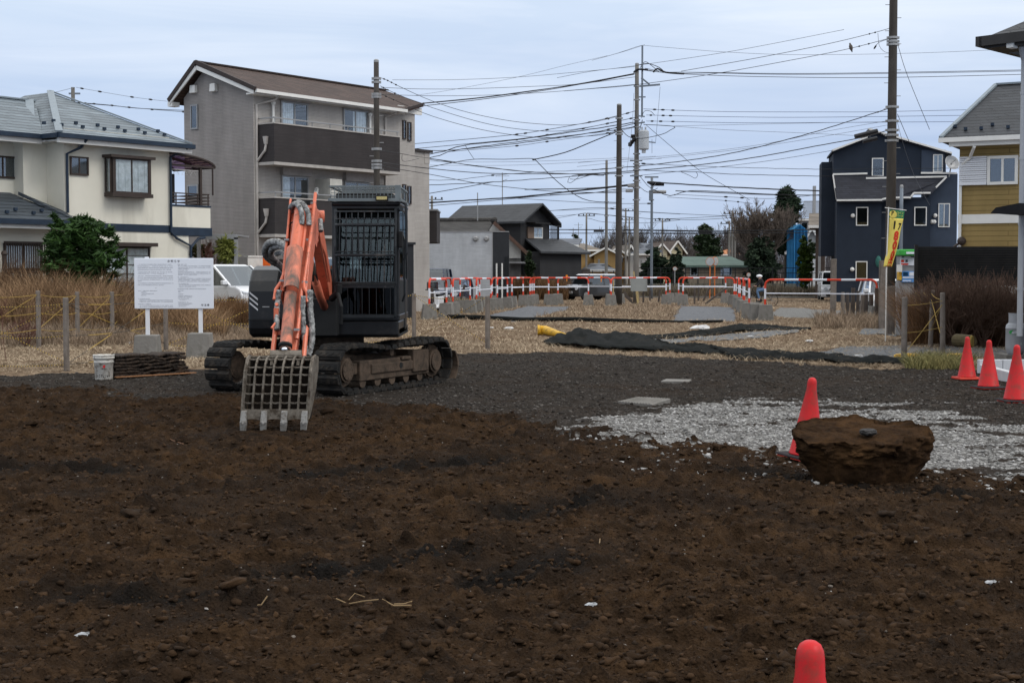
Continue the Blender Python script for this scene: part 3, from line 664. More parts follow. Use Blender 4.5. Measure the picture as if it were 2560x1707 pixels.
build_each(mb, 'downpipe', M('beige_pipe', (.42, .39, .36), .6), Bd)
for q0, q1 in zb:
    bo = MB(); bo.box(BU0, BU1, BV, BV + .12, q0, q1); bo.box(BU0, BU0 + .12, BV + .12, 0, q0, q1); bo.box(BU1 - .12, BU1, BV + .12, 0, q0, q1); b_ = bo.build('balcony', mCharcoal, Bd)
    bo = MB(); bo.box(BU0 - .03, BU1 + .03, BV - .02, 0, q0 - .12, q0); bo.box(BU0 - .03, BU1 + .03, BV - .03, BV + .15, q1, q1 + .05); bo.box(BU0 - .03, BU0 + .15, BV + .15, 0, q1, q1 + .05); bo.build('balcony_cap', M('beige_cap', (.36, .335, .31), .7), b_)
    bo = MB(); bo.beam((BU0, BV + .06, q1 + .24), (BU1, BV + .06, q1 + .24), .05); bo.beam((BU0 + .03, BV, q1 + .24), (BU0 + .03, 0, q1 + .24), .05)
    for i in range(8): bo.beam((BU0 + .1 + (BU1 - BU0 - .2) * i / 7, BV + .06, q1 + .05), (BU0 + .1 + (BU1 - BU0 - .2) * i / 7, BV + .06, q1 + .24), .03)
    bo.build('handrail', mSteel, b_)
for (x0, x1, ys_, zf, cu) in ((700, 768, 256, 0, .45), (856, 917, 275, 0, -.6), (700, 768, 440, 1, .3), (858, 922, 455, 1, 0)):
    u0, u1 = f.u(x0, 0, 300), f.u(x1, 0, 300); zt = f.uz((x0 + x1) / 2, ys_)[1]; q0 = zb[zf][0] + .15
    window(f, Bd, (u0, u1, q0, zt), -.02, mSteel, mGlass, .07, 2, cu)
    sb = MB(); sb.box(u0 - .05, u1 + .08, -.22, -.02, zt, zt + .36); sb.build('shutter_box', M('shutter_grey', (.30, .28, .265), .6), Bd)
for x0, y0, x1, y1 in ((1004.5, 301, 1013, 348.5), (1017, 306, 1026, 353), (1004.5, 461, 1013, 506), (1017, 465, 1026, 511)):
    window(f, Bd, f.rect(x0, y0, x1, y1), -.02, mBrownMetal, mGlass, .045, 1, 0)
window(f, Bd, f.rectv(478, 262, 496, 324), 0, mSteel, mGlass, .06, 1, 0, side=True); window(f, Bd, f.rectv(470, 462, 497, 493), 0, mSteel, mGlassD, .06, 1, 0, side=True)
for x0, y0 in ((488, 224), (538, 220)):
    v_, z_v = f.vz(x0, y0); mb = MB(); mb.frustum((-.09, v_), .18, .34, .16, .30, z_v - .16, z_v + .16); mb.build('vent_hood', mWhiteTrim, Bd, bev=.02)
mb = MB()
for x0, yt, yb in ((683, 263, 306), (925, 292, 332)):
    u_ = f.u(x0, -.15, 280); q0, q1 = f.uz(x0, yb)[1], f.uz(x0, yt)[1]; mb.tube([(u_, -.15, q0 - .6), (u_, -.15, q1), (u_ - .05, -.12, q1 + .08)], .055, 8); mb.ball((u_, -.15, q1 + .06), .1)
build_each(mb, 'flue_pipe', mWhiteTrim, Bd)
mb = MB(); u0, u1, q0, q1 = f.rect(808, 449, 838, 500, -.5); mb.box(u0, u1, -.9, 0, zb[1][1] - .3, q1); mb.build('privacy_screen', M('beige_panel', (.45, .44, .40), .7), Bd)
# ground-floor entrance details seen between boom and board
mb = MB(); u0, u1 = f.u(640, 0, 620), f.u(640, 0, 620) + 2.2; mb.box(1.2, 3.2, -.03, -.02, 0, 2.3); mb.build('door', mBrownMetal, Bd)
# dark block beyond and black gate pillar
fb = Fr(1062, 68, 0); o = fb.root('charcoal_annex', 'small charcoal annex jutting out right of the taupe house', 'building'); r = fb.rect(1055, 527, 1092, 606)
mb = MB(); mb.box(-2.2, r[1], 0, 3, r[2], r[3]); mb.box(-2.4, -.05, .2, 3, 0, r[2] + .1); mb.build('wall', mCharcoal, o); mb = MB(); mb.box(-2.2, r[1] + .04, -.04, 3, r[3], r[3] + .08); mb.build('roof', mSteel, o)
mb = MB(); c0 = D(1026, 620, 55); mb.box(c0.x - .12, c0.x + .12, 54.9, 55.1, 0, D(1026, 612, 55).z); mb.box(c0.x - .2, c0.x + .2, 54.85, 55.15, D(1026, 612, 55).z, D(1026, 606, 55).z)
mb.build('gate_pillar', mCharPlain, label='slim black gate pillar at the foot of the taupe house', cat='pillar')

# low wall and planter by the minivan
c0 = D(545, 650, 51); c1 = D(656, 650, 53); mb = MB(); zt = D(600, 643, 52).z
mb.beam((c0.x, 51, zt / 2), (D(615, 650, 52).x, 52, zt / 2), .15, zt); mb.build('garden_wall', M('old_wall', (.13, .125, .12), .9), label='dark grey garden wall behind the white minivan', cat='wall')
mb = MB(); mb.beam((D(615, 650, 52).x, 52, zt / 2), (c1.x, 53, zt / 2), .15, zt); mb.beam((D(615, 650, 52).x, 52, zt + .03), (c1.x, 53, zt + .03), .2, .06); mb.build('gate_wall', mPlaster, label='pale grey wall piece behind the black engine cover of the excavator', cat='wall')
c0 = D(658, 650, 52.5); c1 = D(676, 650, 52.5); mb = MB(); mb.box(c0.x, c1.x, 52.4, 52.5, .9, D(667, 644, 52.5).z); mb.build('orange_panel', M('orange_sheet', (.75, .13, .02), .6), label='small bright orange panel at the end of the pale wall', cat='panel')
mb = MB(); c0 = D(462, 600, 50); cx = [D(p, 595, 50).x for p in (497, 590)]; zt = D(540, 594, 50).z
for x_p in cx: mb.beam((x_p, 50, 0), (x_p, 50, zt), .12)
mb.beam((cx[0], 50, zt), (cx[1] + .06, 50, zt), .12, .12); mb.box(cx[0], cx[1], 50, 52.5, zt + .06, zt + .12); mb.build('carport_frame', mSteel, label='grey carport frame between cream house and taupe house', cat='carport')

# ================================================================ navy house
f = Fr(2089, 85, -9); Nv = f.root('navy_house', 'dark navy stucco house with white window frames and stepped roofs', 'house')
def nv(x, y, v=0): return f.uz(2000 + x / 2.852, 300 + y / 2.852, v)
def P3(x, y, v): u_, z_ = nv(x, y, v); return (u_, v, z_)
mb = MB()
mb.prism([P3(238, 420, .8), P3(238, 216, .8), P3(480, 122, .8), P3(490, 122, .8), P3(490, 66, .8), P3(1040, 228, .8), P3(1040, 375, .8), P3(1040, 420, .8)], (0, 4.5, 0))
u0, u1 = nv(260, 900)[0], nv(578, 900)[0]; u2, u3 = nv(700, 0)[0], nv(935, 900)[0]; zt = nv(400, 575)[1]
mb.box(u0, u1, 0, 5, 0, zt); zt2 = nv(760, 552, .5)[1]; mb.box(u1, u3, .5, 5, 0, zt2)
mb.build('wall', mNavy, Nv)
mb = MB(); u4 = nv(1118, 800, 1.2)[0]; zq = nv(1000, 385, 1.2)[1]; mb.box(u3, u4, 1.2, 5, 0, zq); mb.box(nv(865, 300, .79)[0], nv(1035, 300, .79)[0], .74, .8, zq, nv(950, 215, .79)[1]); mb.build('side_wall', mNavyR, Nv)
mb = MB(); ua, ub = nv(158, 0, 2)[0], nv(236, 0, 2)[0]; mb.box(ua, ub + .3, 2, 4.5, 2.8, nv(190, 300, 2)[1]); mb.build('stair_tower', mNavy, Nv)
mb = MB(); slab(mb, [P3(235, 390, .75), P3(262, 572, -.4), P3(585, 572, -.4), P3(640, 552, -.2), P3(790, 552, .0), P3(812, 520, .3), P3(930, 520, .3), P3(1045, 405, .75)], .12)
slab(mb, [P3(228, 218, .5), P3(482, 120, .5), (*P3(482, 120, .5)[:1], 5.5, P3(482, 120, .5)[2]), (P3(228, 218, .5)[0], 5.5, P3(228, 218, .5)[2])], .12)
slab(mb, [P3(488, 62, .5), P3(1083, 234, .5), (P3(1083, 234, .5)[0], 5.5, P3(1083, 234, .5)[2]), (P3(488, 62, .5)[0], 5.5, P3(488, 62, .5)[2])], .14)
ro = mb.build('roof', mNavyRoof, Nv)
mb = MB()
for a_, b_, v_ in (((228, 219), (482, 121), .44), ((488, 63), (1083, 236), .44), ((235, 388), (480, 382), .72), ((470, 416), (1045, 404), .68), ((235, 390), (262, 572), .2), ((262, 573), (585, 570), -.5), ((585, 566), (640, 553), -.35), ((640, 554), (790, 553), -.12), ((790, 550), (812, 520), .1), ((812, 521), (930, 520), .2), ((930, 520), (1045, 406), .5), ((862, 378), (1118, 380), .7)):
    mb.beam(P3(*a_, v_), P3(*b_, v_), .08, .10)
mb.build('roof_edge', mWhiteTrim, ro)
def nw(x0, y0, x1, y1, v=0, **k): return window(f, Nv, f.rect(2000 + x0 / 2.852, 300 + y0 / 2.852, 2000 + x1 / 2.852, 300 + y1 / 2.852, v), v, mWhiteTrim, k.pop('gm', mGlassD), .055, **k)
nw(512, 272, 596, 403, .8, panes=1, gm=mGlass); nw(399, 621, 486, 754, 0, panes=1, curtain=.0); nw(396, 1007, 480, 1135, 0, panes=1); nw(814, 620, 903, 754, .5, panes=1); nw(985, 595, 1068, 765, 1.2, panes=2, curtain=.4); nw(948, 246, 1018, 372, .74, panes=2, curtain=1)
mb = MB(); u_, z_v = nv(1080, 308, .6); c = Vector((u_, .5, z_v)); d_ = Vector((.35, -.8, .35)).normalized(); q = d_.to_track_quat('Z', 'Y').to_matrix().to_4x4()
mb.lathe([(.02, -.1), (.25, -.05), (.44, .05), (.46, .07), (.44, .07), (.25, -.02), (.02, -.07)], c, 20, axis=q); mb.tube([c, c + Vector((-.1, .3, -.8))], .04, 6); mb.tube([c + d_ * .05, c + d_ * .5], .02, 6); mb.build('satellite_dish', mSteel, Nv)
mb = MB()
for x_p, y_p, v_ in ((376, 683, 0), (372, 1065, 0), (962, 683, 1.2), (940, 727, 1.2), (955, 727, 1.2)): u_, z_v = nv(x_p, y_p, v_); mb.ball((u_, v_ - .1, z_v), .13)
build_each(mb, 'vent_cap', mWhiteTrim, Nv)
mb = MB(); u_, z_v = nv(555, 1010, 0); mb.ball((u_, -.3, z_v), .25, sq=(.7, .5, 1.4)); mb.build('meter_box', M('teal', (.03, .12, .10), .6), Nv)

# ================================================================ yellow house, black slat fence
f = Fr(2394.5, 45, -28); Yh = f.root('yellow_house', 'mustard yellow sided house with grey slate roof and white shutters', 'house')
zE = f.uz(2400, 349)[1]; uW = 9; mb = MB(); mb.box(0, uW, 0, 7, 0, zE); mb.build('wall', mYellow, Yh)
zb0, zb1 = f.uz(2450, 559)[1], f.uz(2450, 536)[1]; mb = MB(); mb.box(-.02, uW, -.04, 0, zb0, zb1); mb.build('belt_course', mWhiteTrim, Yh)
mb = MB(); ov = -.6; ul, zl_ = f.uz(2352, 346, ov); pr = f.uz(2490, 214, 3.6); 
slab(mb, [(ul, ov, zl_), (uW + 1, ov, zl_), (uW + 1, 3.6, pr[1]), (pr[0], 3.6, pr[1])], .12); slab(mb, [(ul, 8, zl_), (ul, ov, zl_), (pr[0], 3.6, pr[1])], .12)
ro = mb.build('roof', courses('roof_slate_grey', (.034, .037, .042), (.011, .012, .014), .115, .9, .012, .6, .2, bump=.8), Yh)
mb = MB(); mb.beam((ul, ov, zl_ + .04), (pr[0], 3.6, pr[1] + .04), .13, .06); mb.beam((pr[0], 3.6, pr[1] + .04), (uW + 1, 3.6, pr[1] + .04), .16, .06); mb.build('ridge_cap', mHipCap, ro)
build_each(snow_guards([(f.u(px, -.1 + (i % 2) * .25, 320), -.1 + (i % 2) * .25, zl_ + (.5 + (i % 2) * .25) * (pr[1] - zl_) / 4.2 + .02) for i, px in enumerate((2414, 2388, 2453, 2481, 2520))]), 'snow_guard', mNavyTrim, ro)
mb = MB(); mb.box(ul - .05, uW, ov - .13, ov, zl_ - .14, zl_); mb.box(ul + .25, uW, ov, ov + .1, zl_ - .27, zl_ - .14); mb.box(ul + .3, uW, ov + .1, 0, zl_ - .24, zl_ - .2); mb.build('gutter', mWhiteTrim, Yh)
mb = MB(); dpipe(mb, [(.55, ov, zl_ - .3), (.35, -.2, zl_ - .6), (.05, -.07, zl_ - .85), (.05, -.07, 1)], .05); mb.build('downpipe', mWhiteTrim, Yh)
r = f.rect(2400, 392.5, 2468, 463.5); mb = MB(); u0, u1, q0, q1 = r
mb.box(u0, u1, -.16, 0, q1 - .05, q1); mb.box(u0, u1, -.16, 0, q0, q0 + .05)
for i in range(12): zz = q0 + .05 + (q1 - q0 - .1) * i / 12; mb.box(u0, u1, -.15 + (.02 if i % 2 else 0), 0, zz, zz + (q1 - q0 - .1) / 12 - .012)
mb.build('shutter_case', M('white_shutter', (.62, .63, .66), .5, var=.03), Yh)
window(f, Yh, f.rect(2469, 390, 2546, 462), 0, mWhiteTrim, mGlassD, .09, 2, 0, out=.12)
mb = MB(); u_, z_v = f.uz(2405, 603); mb.ball((u_, -.08, z_v), .14); mb.tube([(u_, -.1, z_v), (u_ - .35, -.12, z_v - .3)], .04, 6); mb.build('vent_pipe', mBrownMetal, Yh)
# black slat fence
f = Fr(2289, 37, -3); Fe = f.root('slat_fence', 'tall black horizontal slat fence before the yellow house', 'fence'); q0, q1 = f.uz(2400, 715)[1], f.uz(2400, 614)[1]; U1 = f.u(2590, 0)
mBlk = M('black_slats', (.012, .011, .010), .6, var=.3)
mb = MB(); ns = 17
for i in range(ns): zz = q0 + (q1 - q0) * i / ns; mb.box(0, U1, -.02, .0, zz, zz + (q1 - q0) / ns - .028)
mb.build('slat_panel', mBlk, Fe); mb = MB(); mb.box(0, U1, .03, .04, q0, q1 - .05); mb.build('backing_panel', mDarkIn, Fe)
for uu in (0, U1): mb = MB(); mb.box(uu - .04, uu + .04, -.06, .03, 0, q1 + .02); mb.build('post', mBlk, Fe)
mb = MB(); c0, c1 = f.world(-.1, .1, 0), f.world(U1, .1, 0); mb.beam((c0.x, c0.y, q0 / 2 - .1), (c1.x, c1.y, q0 / 2 - .1), .15, q0 - .2); mb.build('block_wall', mConc, label='grey block wall beneath the black slat fence', cat='wall')
mb = MB()
for i in range(10): px = 2463 + i * 8; c0 = D(px, 720, 36.7); mb.box(c0.x - .022, c0.x + .022, 36.6, 36.66, c0.z - .14, c0.z + .06)
mb.box(D(2460, 720, 36.7).x, D(2540, 720, 36.7).x, 36.66, 36.7, D(2500, 724, 36.7).z, D(2500, 721, 36.7).z); mb.build('picket_screen', mWhiteTrim, label='short white picket screen under the slat fence', cat='fence')
# grey sided building at the right edge
f = Fr(2552, 26.5, -44); Rb = f.root('grey_house', 'light grey sided house cut off by the right edge', 'house')
u0, z0 = f.uz(2464, 96, -.5); zE = z0 - .17; mb = MB(); mb.box(.12, 6, 0, 6, 0, zE); mb.build('wall', mGreySid, Rb)
mb = MB()
slab(mb, [(u0, -.55, z0), (7, -.55, z0), (7, 3, z0 + 1.9), (u0 + 2.9, 3, z0 + 1.9)], .1); slab(mb, [(u0, 7, z0), (u0, -.55, z0), (u0 + 2.9, 3, z0 + 1.9)], .1); ro = mb.build('roof', mRoofBlk, Rb)
mb = MB(); mb.box(u0 - .05, 7, -.66, -.55, z0 - .16, z0 + .02); mb.box(u0 - .12, u0, -.66, 6, z0 - .16, z0 + .02); mb.box(u0, 7, -.55, .2, z0 - .2, z0 - .16)
mb.build('gutter', M('dark_gutter', (.03, .028, .027), .5), Rb)
mb = MB(); up = .05; mb.tube([(up, -.12, zE - .2), (up, -.12, .55)], .055, 10)
for zz in (1.4, 2.6, 3.8, 5): mb.tube([(up, -.12, zz), (up, -.12, zz + .05)], .065, 10)
mb.tube([(up, -.3, zE + .05), (up, -.12, zE - .25)], .055, 10); mb.build('downpipe', M('pipe_grey', (.36, .37, .39), .45, var=.06), Rb)
mb = MB(); u_, z_v = f.uz(2533, 113, -.45); mb.box(u_ - .07, u_ + .07, -.6, -.4, z_v - .07, z_v + .07); mb.build('soffit_lamp', mWhiteTrim, Rb, bev=.02)
mb = MB(); u0, q0 = f.uz(2482, 534, -1.2); u1, q1 = f.uz(2556, 508, -1.2); mb.prism([(u0, -1.3, q0), (u1, -1.3, q0 - .03), (u1, -1.3, q1), (u0 + .1, -1.3, q0 + .1)], (0, 1.2, 0)); mb.build('awning', M('black_cloth', (.012, .012, .014), .9), Rb)

# ================================================================ grey brick-faced shop, old tiled house, black house
f = Fr(1231, 90, 0); Gb = f.root('grey_brick_building', 'flat-topped pale grey building with a charcoal side strip', 'building')
def gx(x, y, v=0): return f.uz(1000 + x / 3.136, 400 + y / 3.136, v)
zt = gx(400, 566)[1]; ul, ur = gx(100, 700)[0], gx(855, 700)[0]
mb = MB(); mb.box(ul, 0, 0, 7, 0, zt); mb.build('wall', mGreyBrick, Gb); mb = MB(); mb.box(0, ur, .004, 7, 0, zt); mb.build('side_wall', mCharPlain, Gb)
mb = MB(); mb.box(ul, ur, -.03, 7, zt, zt + .06); mb.box(-.02, .03, -.02, 0, 0, zt); mb.build('coping', mSteel, Gb)
for x_p in (592, 677):
    u_, z_v = gx(x_p, 617); mb = MB(); mb.lathe([(.17, 0), (.17, .08), (.10, .15)], (u_, 0, z_v), 16, axis=Matrix.Rotation(R(90), 4, 'X')); mb.build('vent_hood', mSteel, Gb)
mb = MB(); u0, u1, q0, q1 = gx(820, 0)[0], gx(850, 0)[0], 0, gx(835, 758)[1]; mb.box(u0, u1, -.02, .003, q0, q1); mb.build('door', mDarkIn, Gb)
mb = MB()
for x_p in (757, 800): u_ = gx(x_p, 0)[0]; mb.tube([(u_, -.1, 0), (u_, -.1, gx(x_p, 810)[1])], .05, 8)
build_each(mb, 'pipe', mWhiteTrim, Gb)
f = Fr(1000 + 730 / 3.136, 99, 0); Ot = f.root('old_tiled_house', 'old low house with weathered tile roof and white gable', 'house')
def ox(x, y, v=0): return f.uz(1000 + x / 3.136, 400 + y / 3.136, v)
def Q3(x, y, v): u_, z_ = ox(x, y, v); return (u_, v, z_)
mb = MB(); slab(mb, [Q3(230, 566, -.8), Q3(690, 562, -.8), Q3(735, 478, 3), Q3(230, 480, 3)], .25); slab(mb, [Q3(735, 478, 3), Q3(735, 478, -.6), Q3(1003, 728, -.6), (Q3(1003, 728, -.6)[0], 6, Q3(1003, 728, -.6)[2])], .25)
ro = mb.build('roof', mTileOld, Ot); mb = MB(); a_ = Q3(735, 476, -.4); mb.tube([Q3(230, 478, 3), Q3(735, 476, 3)], .22, 8); mb.build('ridge_tile', mTileOld, ro, smooth=True); mb = MB(); mb.ball(a_, .25, jit=.3); mb.build('ridge_end_tile', mTileOld, ro, smooth=True)
mb = MB(); mb.prism([Q3(690, 562, 0), Q3(733, 500, 0), Q3(948, 700, 0), Q3(948, 770, 0), Q3(690, 770, 0)], (0, 5, 0)); mb.build('gable', mPlaster, Ot)
mb = MB(); u1 = ox(948, 800)[0]; mb.box(-2, u1, .1, 5, 0, ox(900, 770)[1]); mb.build('wall', M('old_boards', (.17, .165, .155), .9, var=.2), Ot)
mb = MB(); u0 = ox(855, 800)[0]; zc = ox(900, 812)[1]; mb.box(u0, u1 + .7, -.8, .1, zc, zc + .12); mb.build('porch_roof', mSteel, Ot)
mb = MB(); mb.beam(Q3(735, 490, -.62), Q3(1003, 738, -.62), .08, .25); mb.build('bargeboard', M('brown_board', (.10, .06, .045), .8), Ot)
f = Fr(1301, 105, 55); Bk = f.root('black_house', 'black two-storey house with dark gable roof and wooden shutter', 'house')
def kx(x, y, v=0): return f.uz(1000 + x / 3.136, 400 + y / 3.136, v)
Wd = kx(1172, 600)[0]; Ln = f.vz(1124, 560, -.6)[0]; zE = kx(945, 452)[1]; zR = f.uz(1000 + 1088 / 3.136, 400 + 338 / 3.136, -.5)[1]
mb = MB(); mb.prism([(0, 0, 0), (Wd, 0, 0), (Wd, 0, zE), (Wd / 2, 0, zR - .25), (0, 0, zE)], (0, Ln, 0)); zc = kx(1000, 715, -1.5)[1]; mb.box(.2, Wd + 2.0, -1.6, 0, 0, zc); mb.build('wall', mBlackSid, Bk)
mb = MB(); sl = (zR - zE) / (Wd / 2)
slab(mb, [(-.6, -.7, zE - sl * .6 + .05), (Wd / 2, -.7, zR), (Wd / 2, Ln + .7, zR), (-.6, Ln + .7, zE - sl * .6 + .05)], .15); slab(mb, [(Wd / 2, -.7, zR), (Wd + .6, -.7, zE - sl * .6 + .05), (Wd + .6, Ln + .7, zE - sl * .6 + .05), (Wd / 2, Ln + .7, zR)], .15)
slab(mb, [(-.4, -2.1, zc), (Wd + 2.6, -2.1, zc), (Wd + 1.6, -.0, zc + 1.0), (.6, -.0, zc + 1.0)], .15); slab(mb, [(Wd + 2.6, -2.1, zc), (Wd + 2.6, 3, zc), (Wd + .2, 3, zc + 1.0), (Wd + 1.6, 0, zc + 1.0)], .15)
mb.build('roof', mRoofBlk, Bk)
window(f, Bk, f.rect(1332.5, 568.5, 1355.5, 596), 0, mWhiteTrim, mGlass, .08, 2, 1)
r = f.rect(1317, 568, 1332, 596); mb = MB(); mb.box(r[0], r[1], -.12, 0, r[2], r[3]); mb.build('wooden_shutter', M('wood_shutter', (.17, .12, .09), .8), Bk)
mb = MB(); r = f.rect(1330, 556, 1368, 560, -.5); mb.box(r[0], r[1], -.8, 0, r[2], r[2] + .1); mb.build('window_hood', mBlk, Bk)
mb = MB(); zz = zE + .1
for vv in (0, 1.5): mb.beam((Wd + 1.2, vv, zc + .8), (Wd + 1.2, vv, zE - .3), .12)
mb.beam((Wd, 0, zE - .3), (Wd + 1.6, 0, zE - .5), .12, .2)
for i in range(8): mb.beam((Wd + .1 + i * .15, -.05, zc + .9), (Wd + .1 + i * .15, -.05, zc + 2.2), .04)
mb.build('balcony_frame', mBlk, Bk)

# ================================================================ far houses
def far_house(name, label, px0, px1, yb_, ye, yr, Y, deg, wall, roof, dep=7, wins=(), edge=True, hip=0, ridge='v'):
    f = Fr(px0, Y, deg); o = f.root(name, label, 'house'); Wd = f.u(px1, 0, 620); zE = f.uz((px0 + px1) / 2, ye)[1]; zR = f.uz((px0 + px1) / 2, yr)[1]
    mb = MB()
    if ridge == 'v': mb.prism([(0, 0, 0), (Wd, 0, 0), (Wd, 0, zE), (Wd / 2, 0, zR - .2), (0, 0, zE)], (0, dep, 0))
    else: mb.box(0, Wd, 0, dep, 0, zE)
    mb.build('wall', wall, o); mb = MB(); e = .5; sl = (zR - zE) / (Wd / 2)
    if ridge == 'v':
        slab(mb, [(-e, -e, zE - sl * e), (Wd / 2, -e, zR), (Wd / 2, dep + e, zR), (-e, dep + e, zE - sl * e)], .18); slab(mb, [(Wd / 2, -e, zR), (Wd + e, -e, zE - sl * e), (Wd + e, dep + e, zE - sl * e), (Wd / 2, dep + e, zR)], .18)
    else:
        slab(mb, [(-e, -e, zE - .1), (Wd + e, -e, zE - .1), (Wd + e - hip, dep / 2, zR), (-e + hip, dep / 2, zR)], .18); slab(mb, [(-e + hip, dep / 2, zR), (Wd + e - hip, dep / 2, zR), (Wd + e, dep + e, zE - .1), (-e, dep + e, zE - .1)], .18)
    mb.build('roof', roof, o)
    if edge:
        mb = MB()
        if ridge == 'v': mb.beam((-e, -e - .03, zE - sl * e - .05), (Wd / 2, -e - .03, zR - .05), .08, .18); mb.beam((Wd / 2, -e - .03, zR - .05), (Wd + e, -e - .03, zE - sl * e - .05), .08, .18)
        else: mb.box(-e, Wd + e, -e - .1, -e, zE - .3, zE - .1)
        mb.build('bargeboard', mWhiteTrim, o)
    for w_ in wins: window(f, o, f.rect(*w_), 0, mSteel, mGlassD, .1, 1)
    return f, o
mTanW = M('tan_wall', (.34, .22, .09), .85, var=.06); mTanL = M('pale_yellow_wall', (.62, .56, .38), .85, var=.05); mWhW = M('white_wall', (.52, .52, .51), .85, var=.07)
mRoofTan = courses('roof_tan', (.17, .145, .12), (.09, .078, .066), .3, 1, .03, .8, .12); mRoofGy = courses('roof_grey', (.11, .12, .14), (.06, .065, .075), .3, 1, .03, .7, .12); mRoofBn = courses('roof_brownish', (.10, .075, .062), (.05, .038, .03), .3, 1, .03, .8, .12)
mGreenR = courses('roof_green', (.075, .115, .095), (.05, .08, .065), .5, .5, .03, .7, .06)
far_house('far_house', 'white and cream house with one steep grey roof slope behind the black house', 1395, 1433, 0, 610, 594, 150, 8, mTanL, mRoofGy, 8, [(1421, 645, 1426, 665)], ridge='u', hip=-1.2)
far_house('far_house', 'ochre house with tan roof just right of the black house', 1432, 1492, 0, 622, 606, 165, 20, mTanW, mRoofTan, 10, [(1442, 647, 1448, 666), (1475, 635, 1481, 646)], ridge='u')
far_house('far_house', 'ochre gabled house left of the tall brown pole', 1485, 1545, 0, 634, 618, 160, -6, mTanW, mRoofTan, 9, [(1495, 648, 1500, 662)])
far_house('far_house', 'ochre gabled house mostly hidden by the tall brown pole', 1524, 1562, 0, 632, 619, 168, -6, mTanW, mRoofTan, 9, [(1551, 640, 1558, 656)])
far_house('far_house', 'low ochre lean-to with dark pent roof in front of the ochre houses', 1462, 1538, 0, 672, 658, 152, 0, mTanW, mRoofGy, 6, ridge='u', hip=3)
far_house('far_house', 'small white house seen between the two tall poles', 1560, 1590, 0, 640, 612, 175, 10, mWhW, mRoofTan, 8, [(1583, 637, 1587, 650)])
far_house('far_house', 'white house with grey roof right of the concrete pole', 1588, 1625, 0, 632, 606, 165, -10, mWhW, mRoofGy, 8, [(1601, 650, 1605, 664)], ridge='u', hip=2)
far_house('far_house', 'tan gabled house with brown roof above the dark conifers', 1636, 1668, 0, 626, 608, 180, 15, mTanL, mRoofBn, 9, [(1648, 624, 1656, 632)])
far_house('far_house', 'cream gabled house with steep brown roof beside the leafless trees', 1676, 1706, 0, 622, 602, 190, 15, mTanL, mRoofBn, 9, [(1686, 618, 1694, 626)])
far_house('long_low_building', 'long low building with faded green metal roof', 1712, 1866, 0, 661, 640, 135, 3, M('tan_shed', (.20, .16, .12), .9, var=.25, scale=.5), mGreenR, 9, [(1725, 664, 1745, 690), (1800, 664, 1830, 690)], ridge='u', hip=1.0, edge=False)
far_house('far_house', 'orange roofed house glimpsed behind the green roofed building', 1800, 1862, 0, 634, 622, 190, 0, mRoofBn, M('roof_orange', (.38, .15, .06), .8, var=.2), 9, ridge='u', hip=2)
# right background cluster
f, o = far_house('apartment_building', 'pale grey apartment block with roof railing beyond the conifer', 1998, 2062, 0, 546, 545, 175, -13, M('apt_wall', (.30, .30, .29), .85, var=.1), mSteel, 10, [(2002, 555, 2020, 575), (2024, 555, 2040, 575), (2002, 585, 2018, 600)], ridge='u')
mb = MB(); z0 = f.uz(2030, 542)[1]; z1 = f.uz(2030, 503)[1]; u0, u1 = f.u(2008, 0), f.u(2050, 0)
for i in range(22): uu = u0 + (u1 - u0) * i / 21; mb.beam((uu, .5, z0), (uu, .5, z1), .06)
mb.beam((u0, .5, z1), (u1, .5, z1), .1); mb.build('roof_railing', mSteel, o)
mb = MB(); uu = f.u(2031, 0); mb.beam((uu, -1, 0), (uu, -1, f.uz(2031, 466)[1]), .35); tag(mb.build('mast', mSteel), 'pale square mast rising before the apartment block', 'mast'); bpy.data.objects['mast'].location = o.location
f, o = far_house('brown_house', 'brown house with pale eaves squeezed left of the navy house', 2038, 2062, 0, 560, 530, 100, -13, M('brown_wall', (.06, .045, .038), .85, var=.2), mRoofTan, 4, [(2045, 640, 2052, 690)], ridge='u')
f, o = far_house('far_house', 'small white house with eaves beside the blue sheeting', 2014, 2046, 0, 595, 570, 125, -13, mWhW, mRoofTan, 6, [(2014, 600, 2018, 615)], ridge='v')
f, o = far_house('far_house', 'low grey roofed house behind the leafless tree', 1975, 1992, 0, 628, 610, 130, -12, M('brown_wall', (.06, .045, .038), .85, var=.2), mRoofGy, 8, ridge='u', hip=1)
# blue sheeted scaffold
c0, c1 = D(1984, 600, 122), D(2018, 600, 122); zt = D(2000, 560, 122).z; zs = D(2000, 578, 122).z; mb = MB(); nx = 26
for i in range(nx + 1):
    x = c0.x + (c1.x - c0.x) * i / nx; d_ = .12 * math.sin(i * 2.1) + .05 * math.sin(i * 5.3)
    mb.v += [(x, 122 + d_, .0), (x, 122 + d_, zs + (zt - zs) * (1 - abs(i / nx - .45) * 1.6)), (x, 125 + d_, .0), (x, 125, zs + (zt - zs) * (1 - abs(i / nx - .45) * 1.6))]
for i in range(nx):
    a_ = i * 4; mb.f += [(a_, a_ + 4, a_ + 5, a_ + 1), (a_ + 2, a_ + 3, a_ + 7, a_ + 6), (a_ + 1, a_ + 5, a_ + 7, a_ + 3)]; mb.m += [0, 0, 0]
mb.build('blue_sheeting', M('blue_tarp', (.045, .22, .42), .6, var=.2, scale=.8, bump=.5, bscale=3), label='bright blue protective sheeting round a narrow scaffold', cat='sheeting')
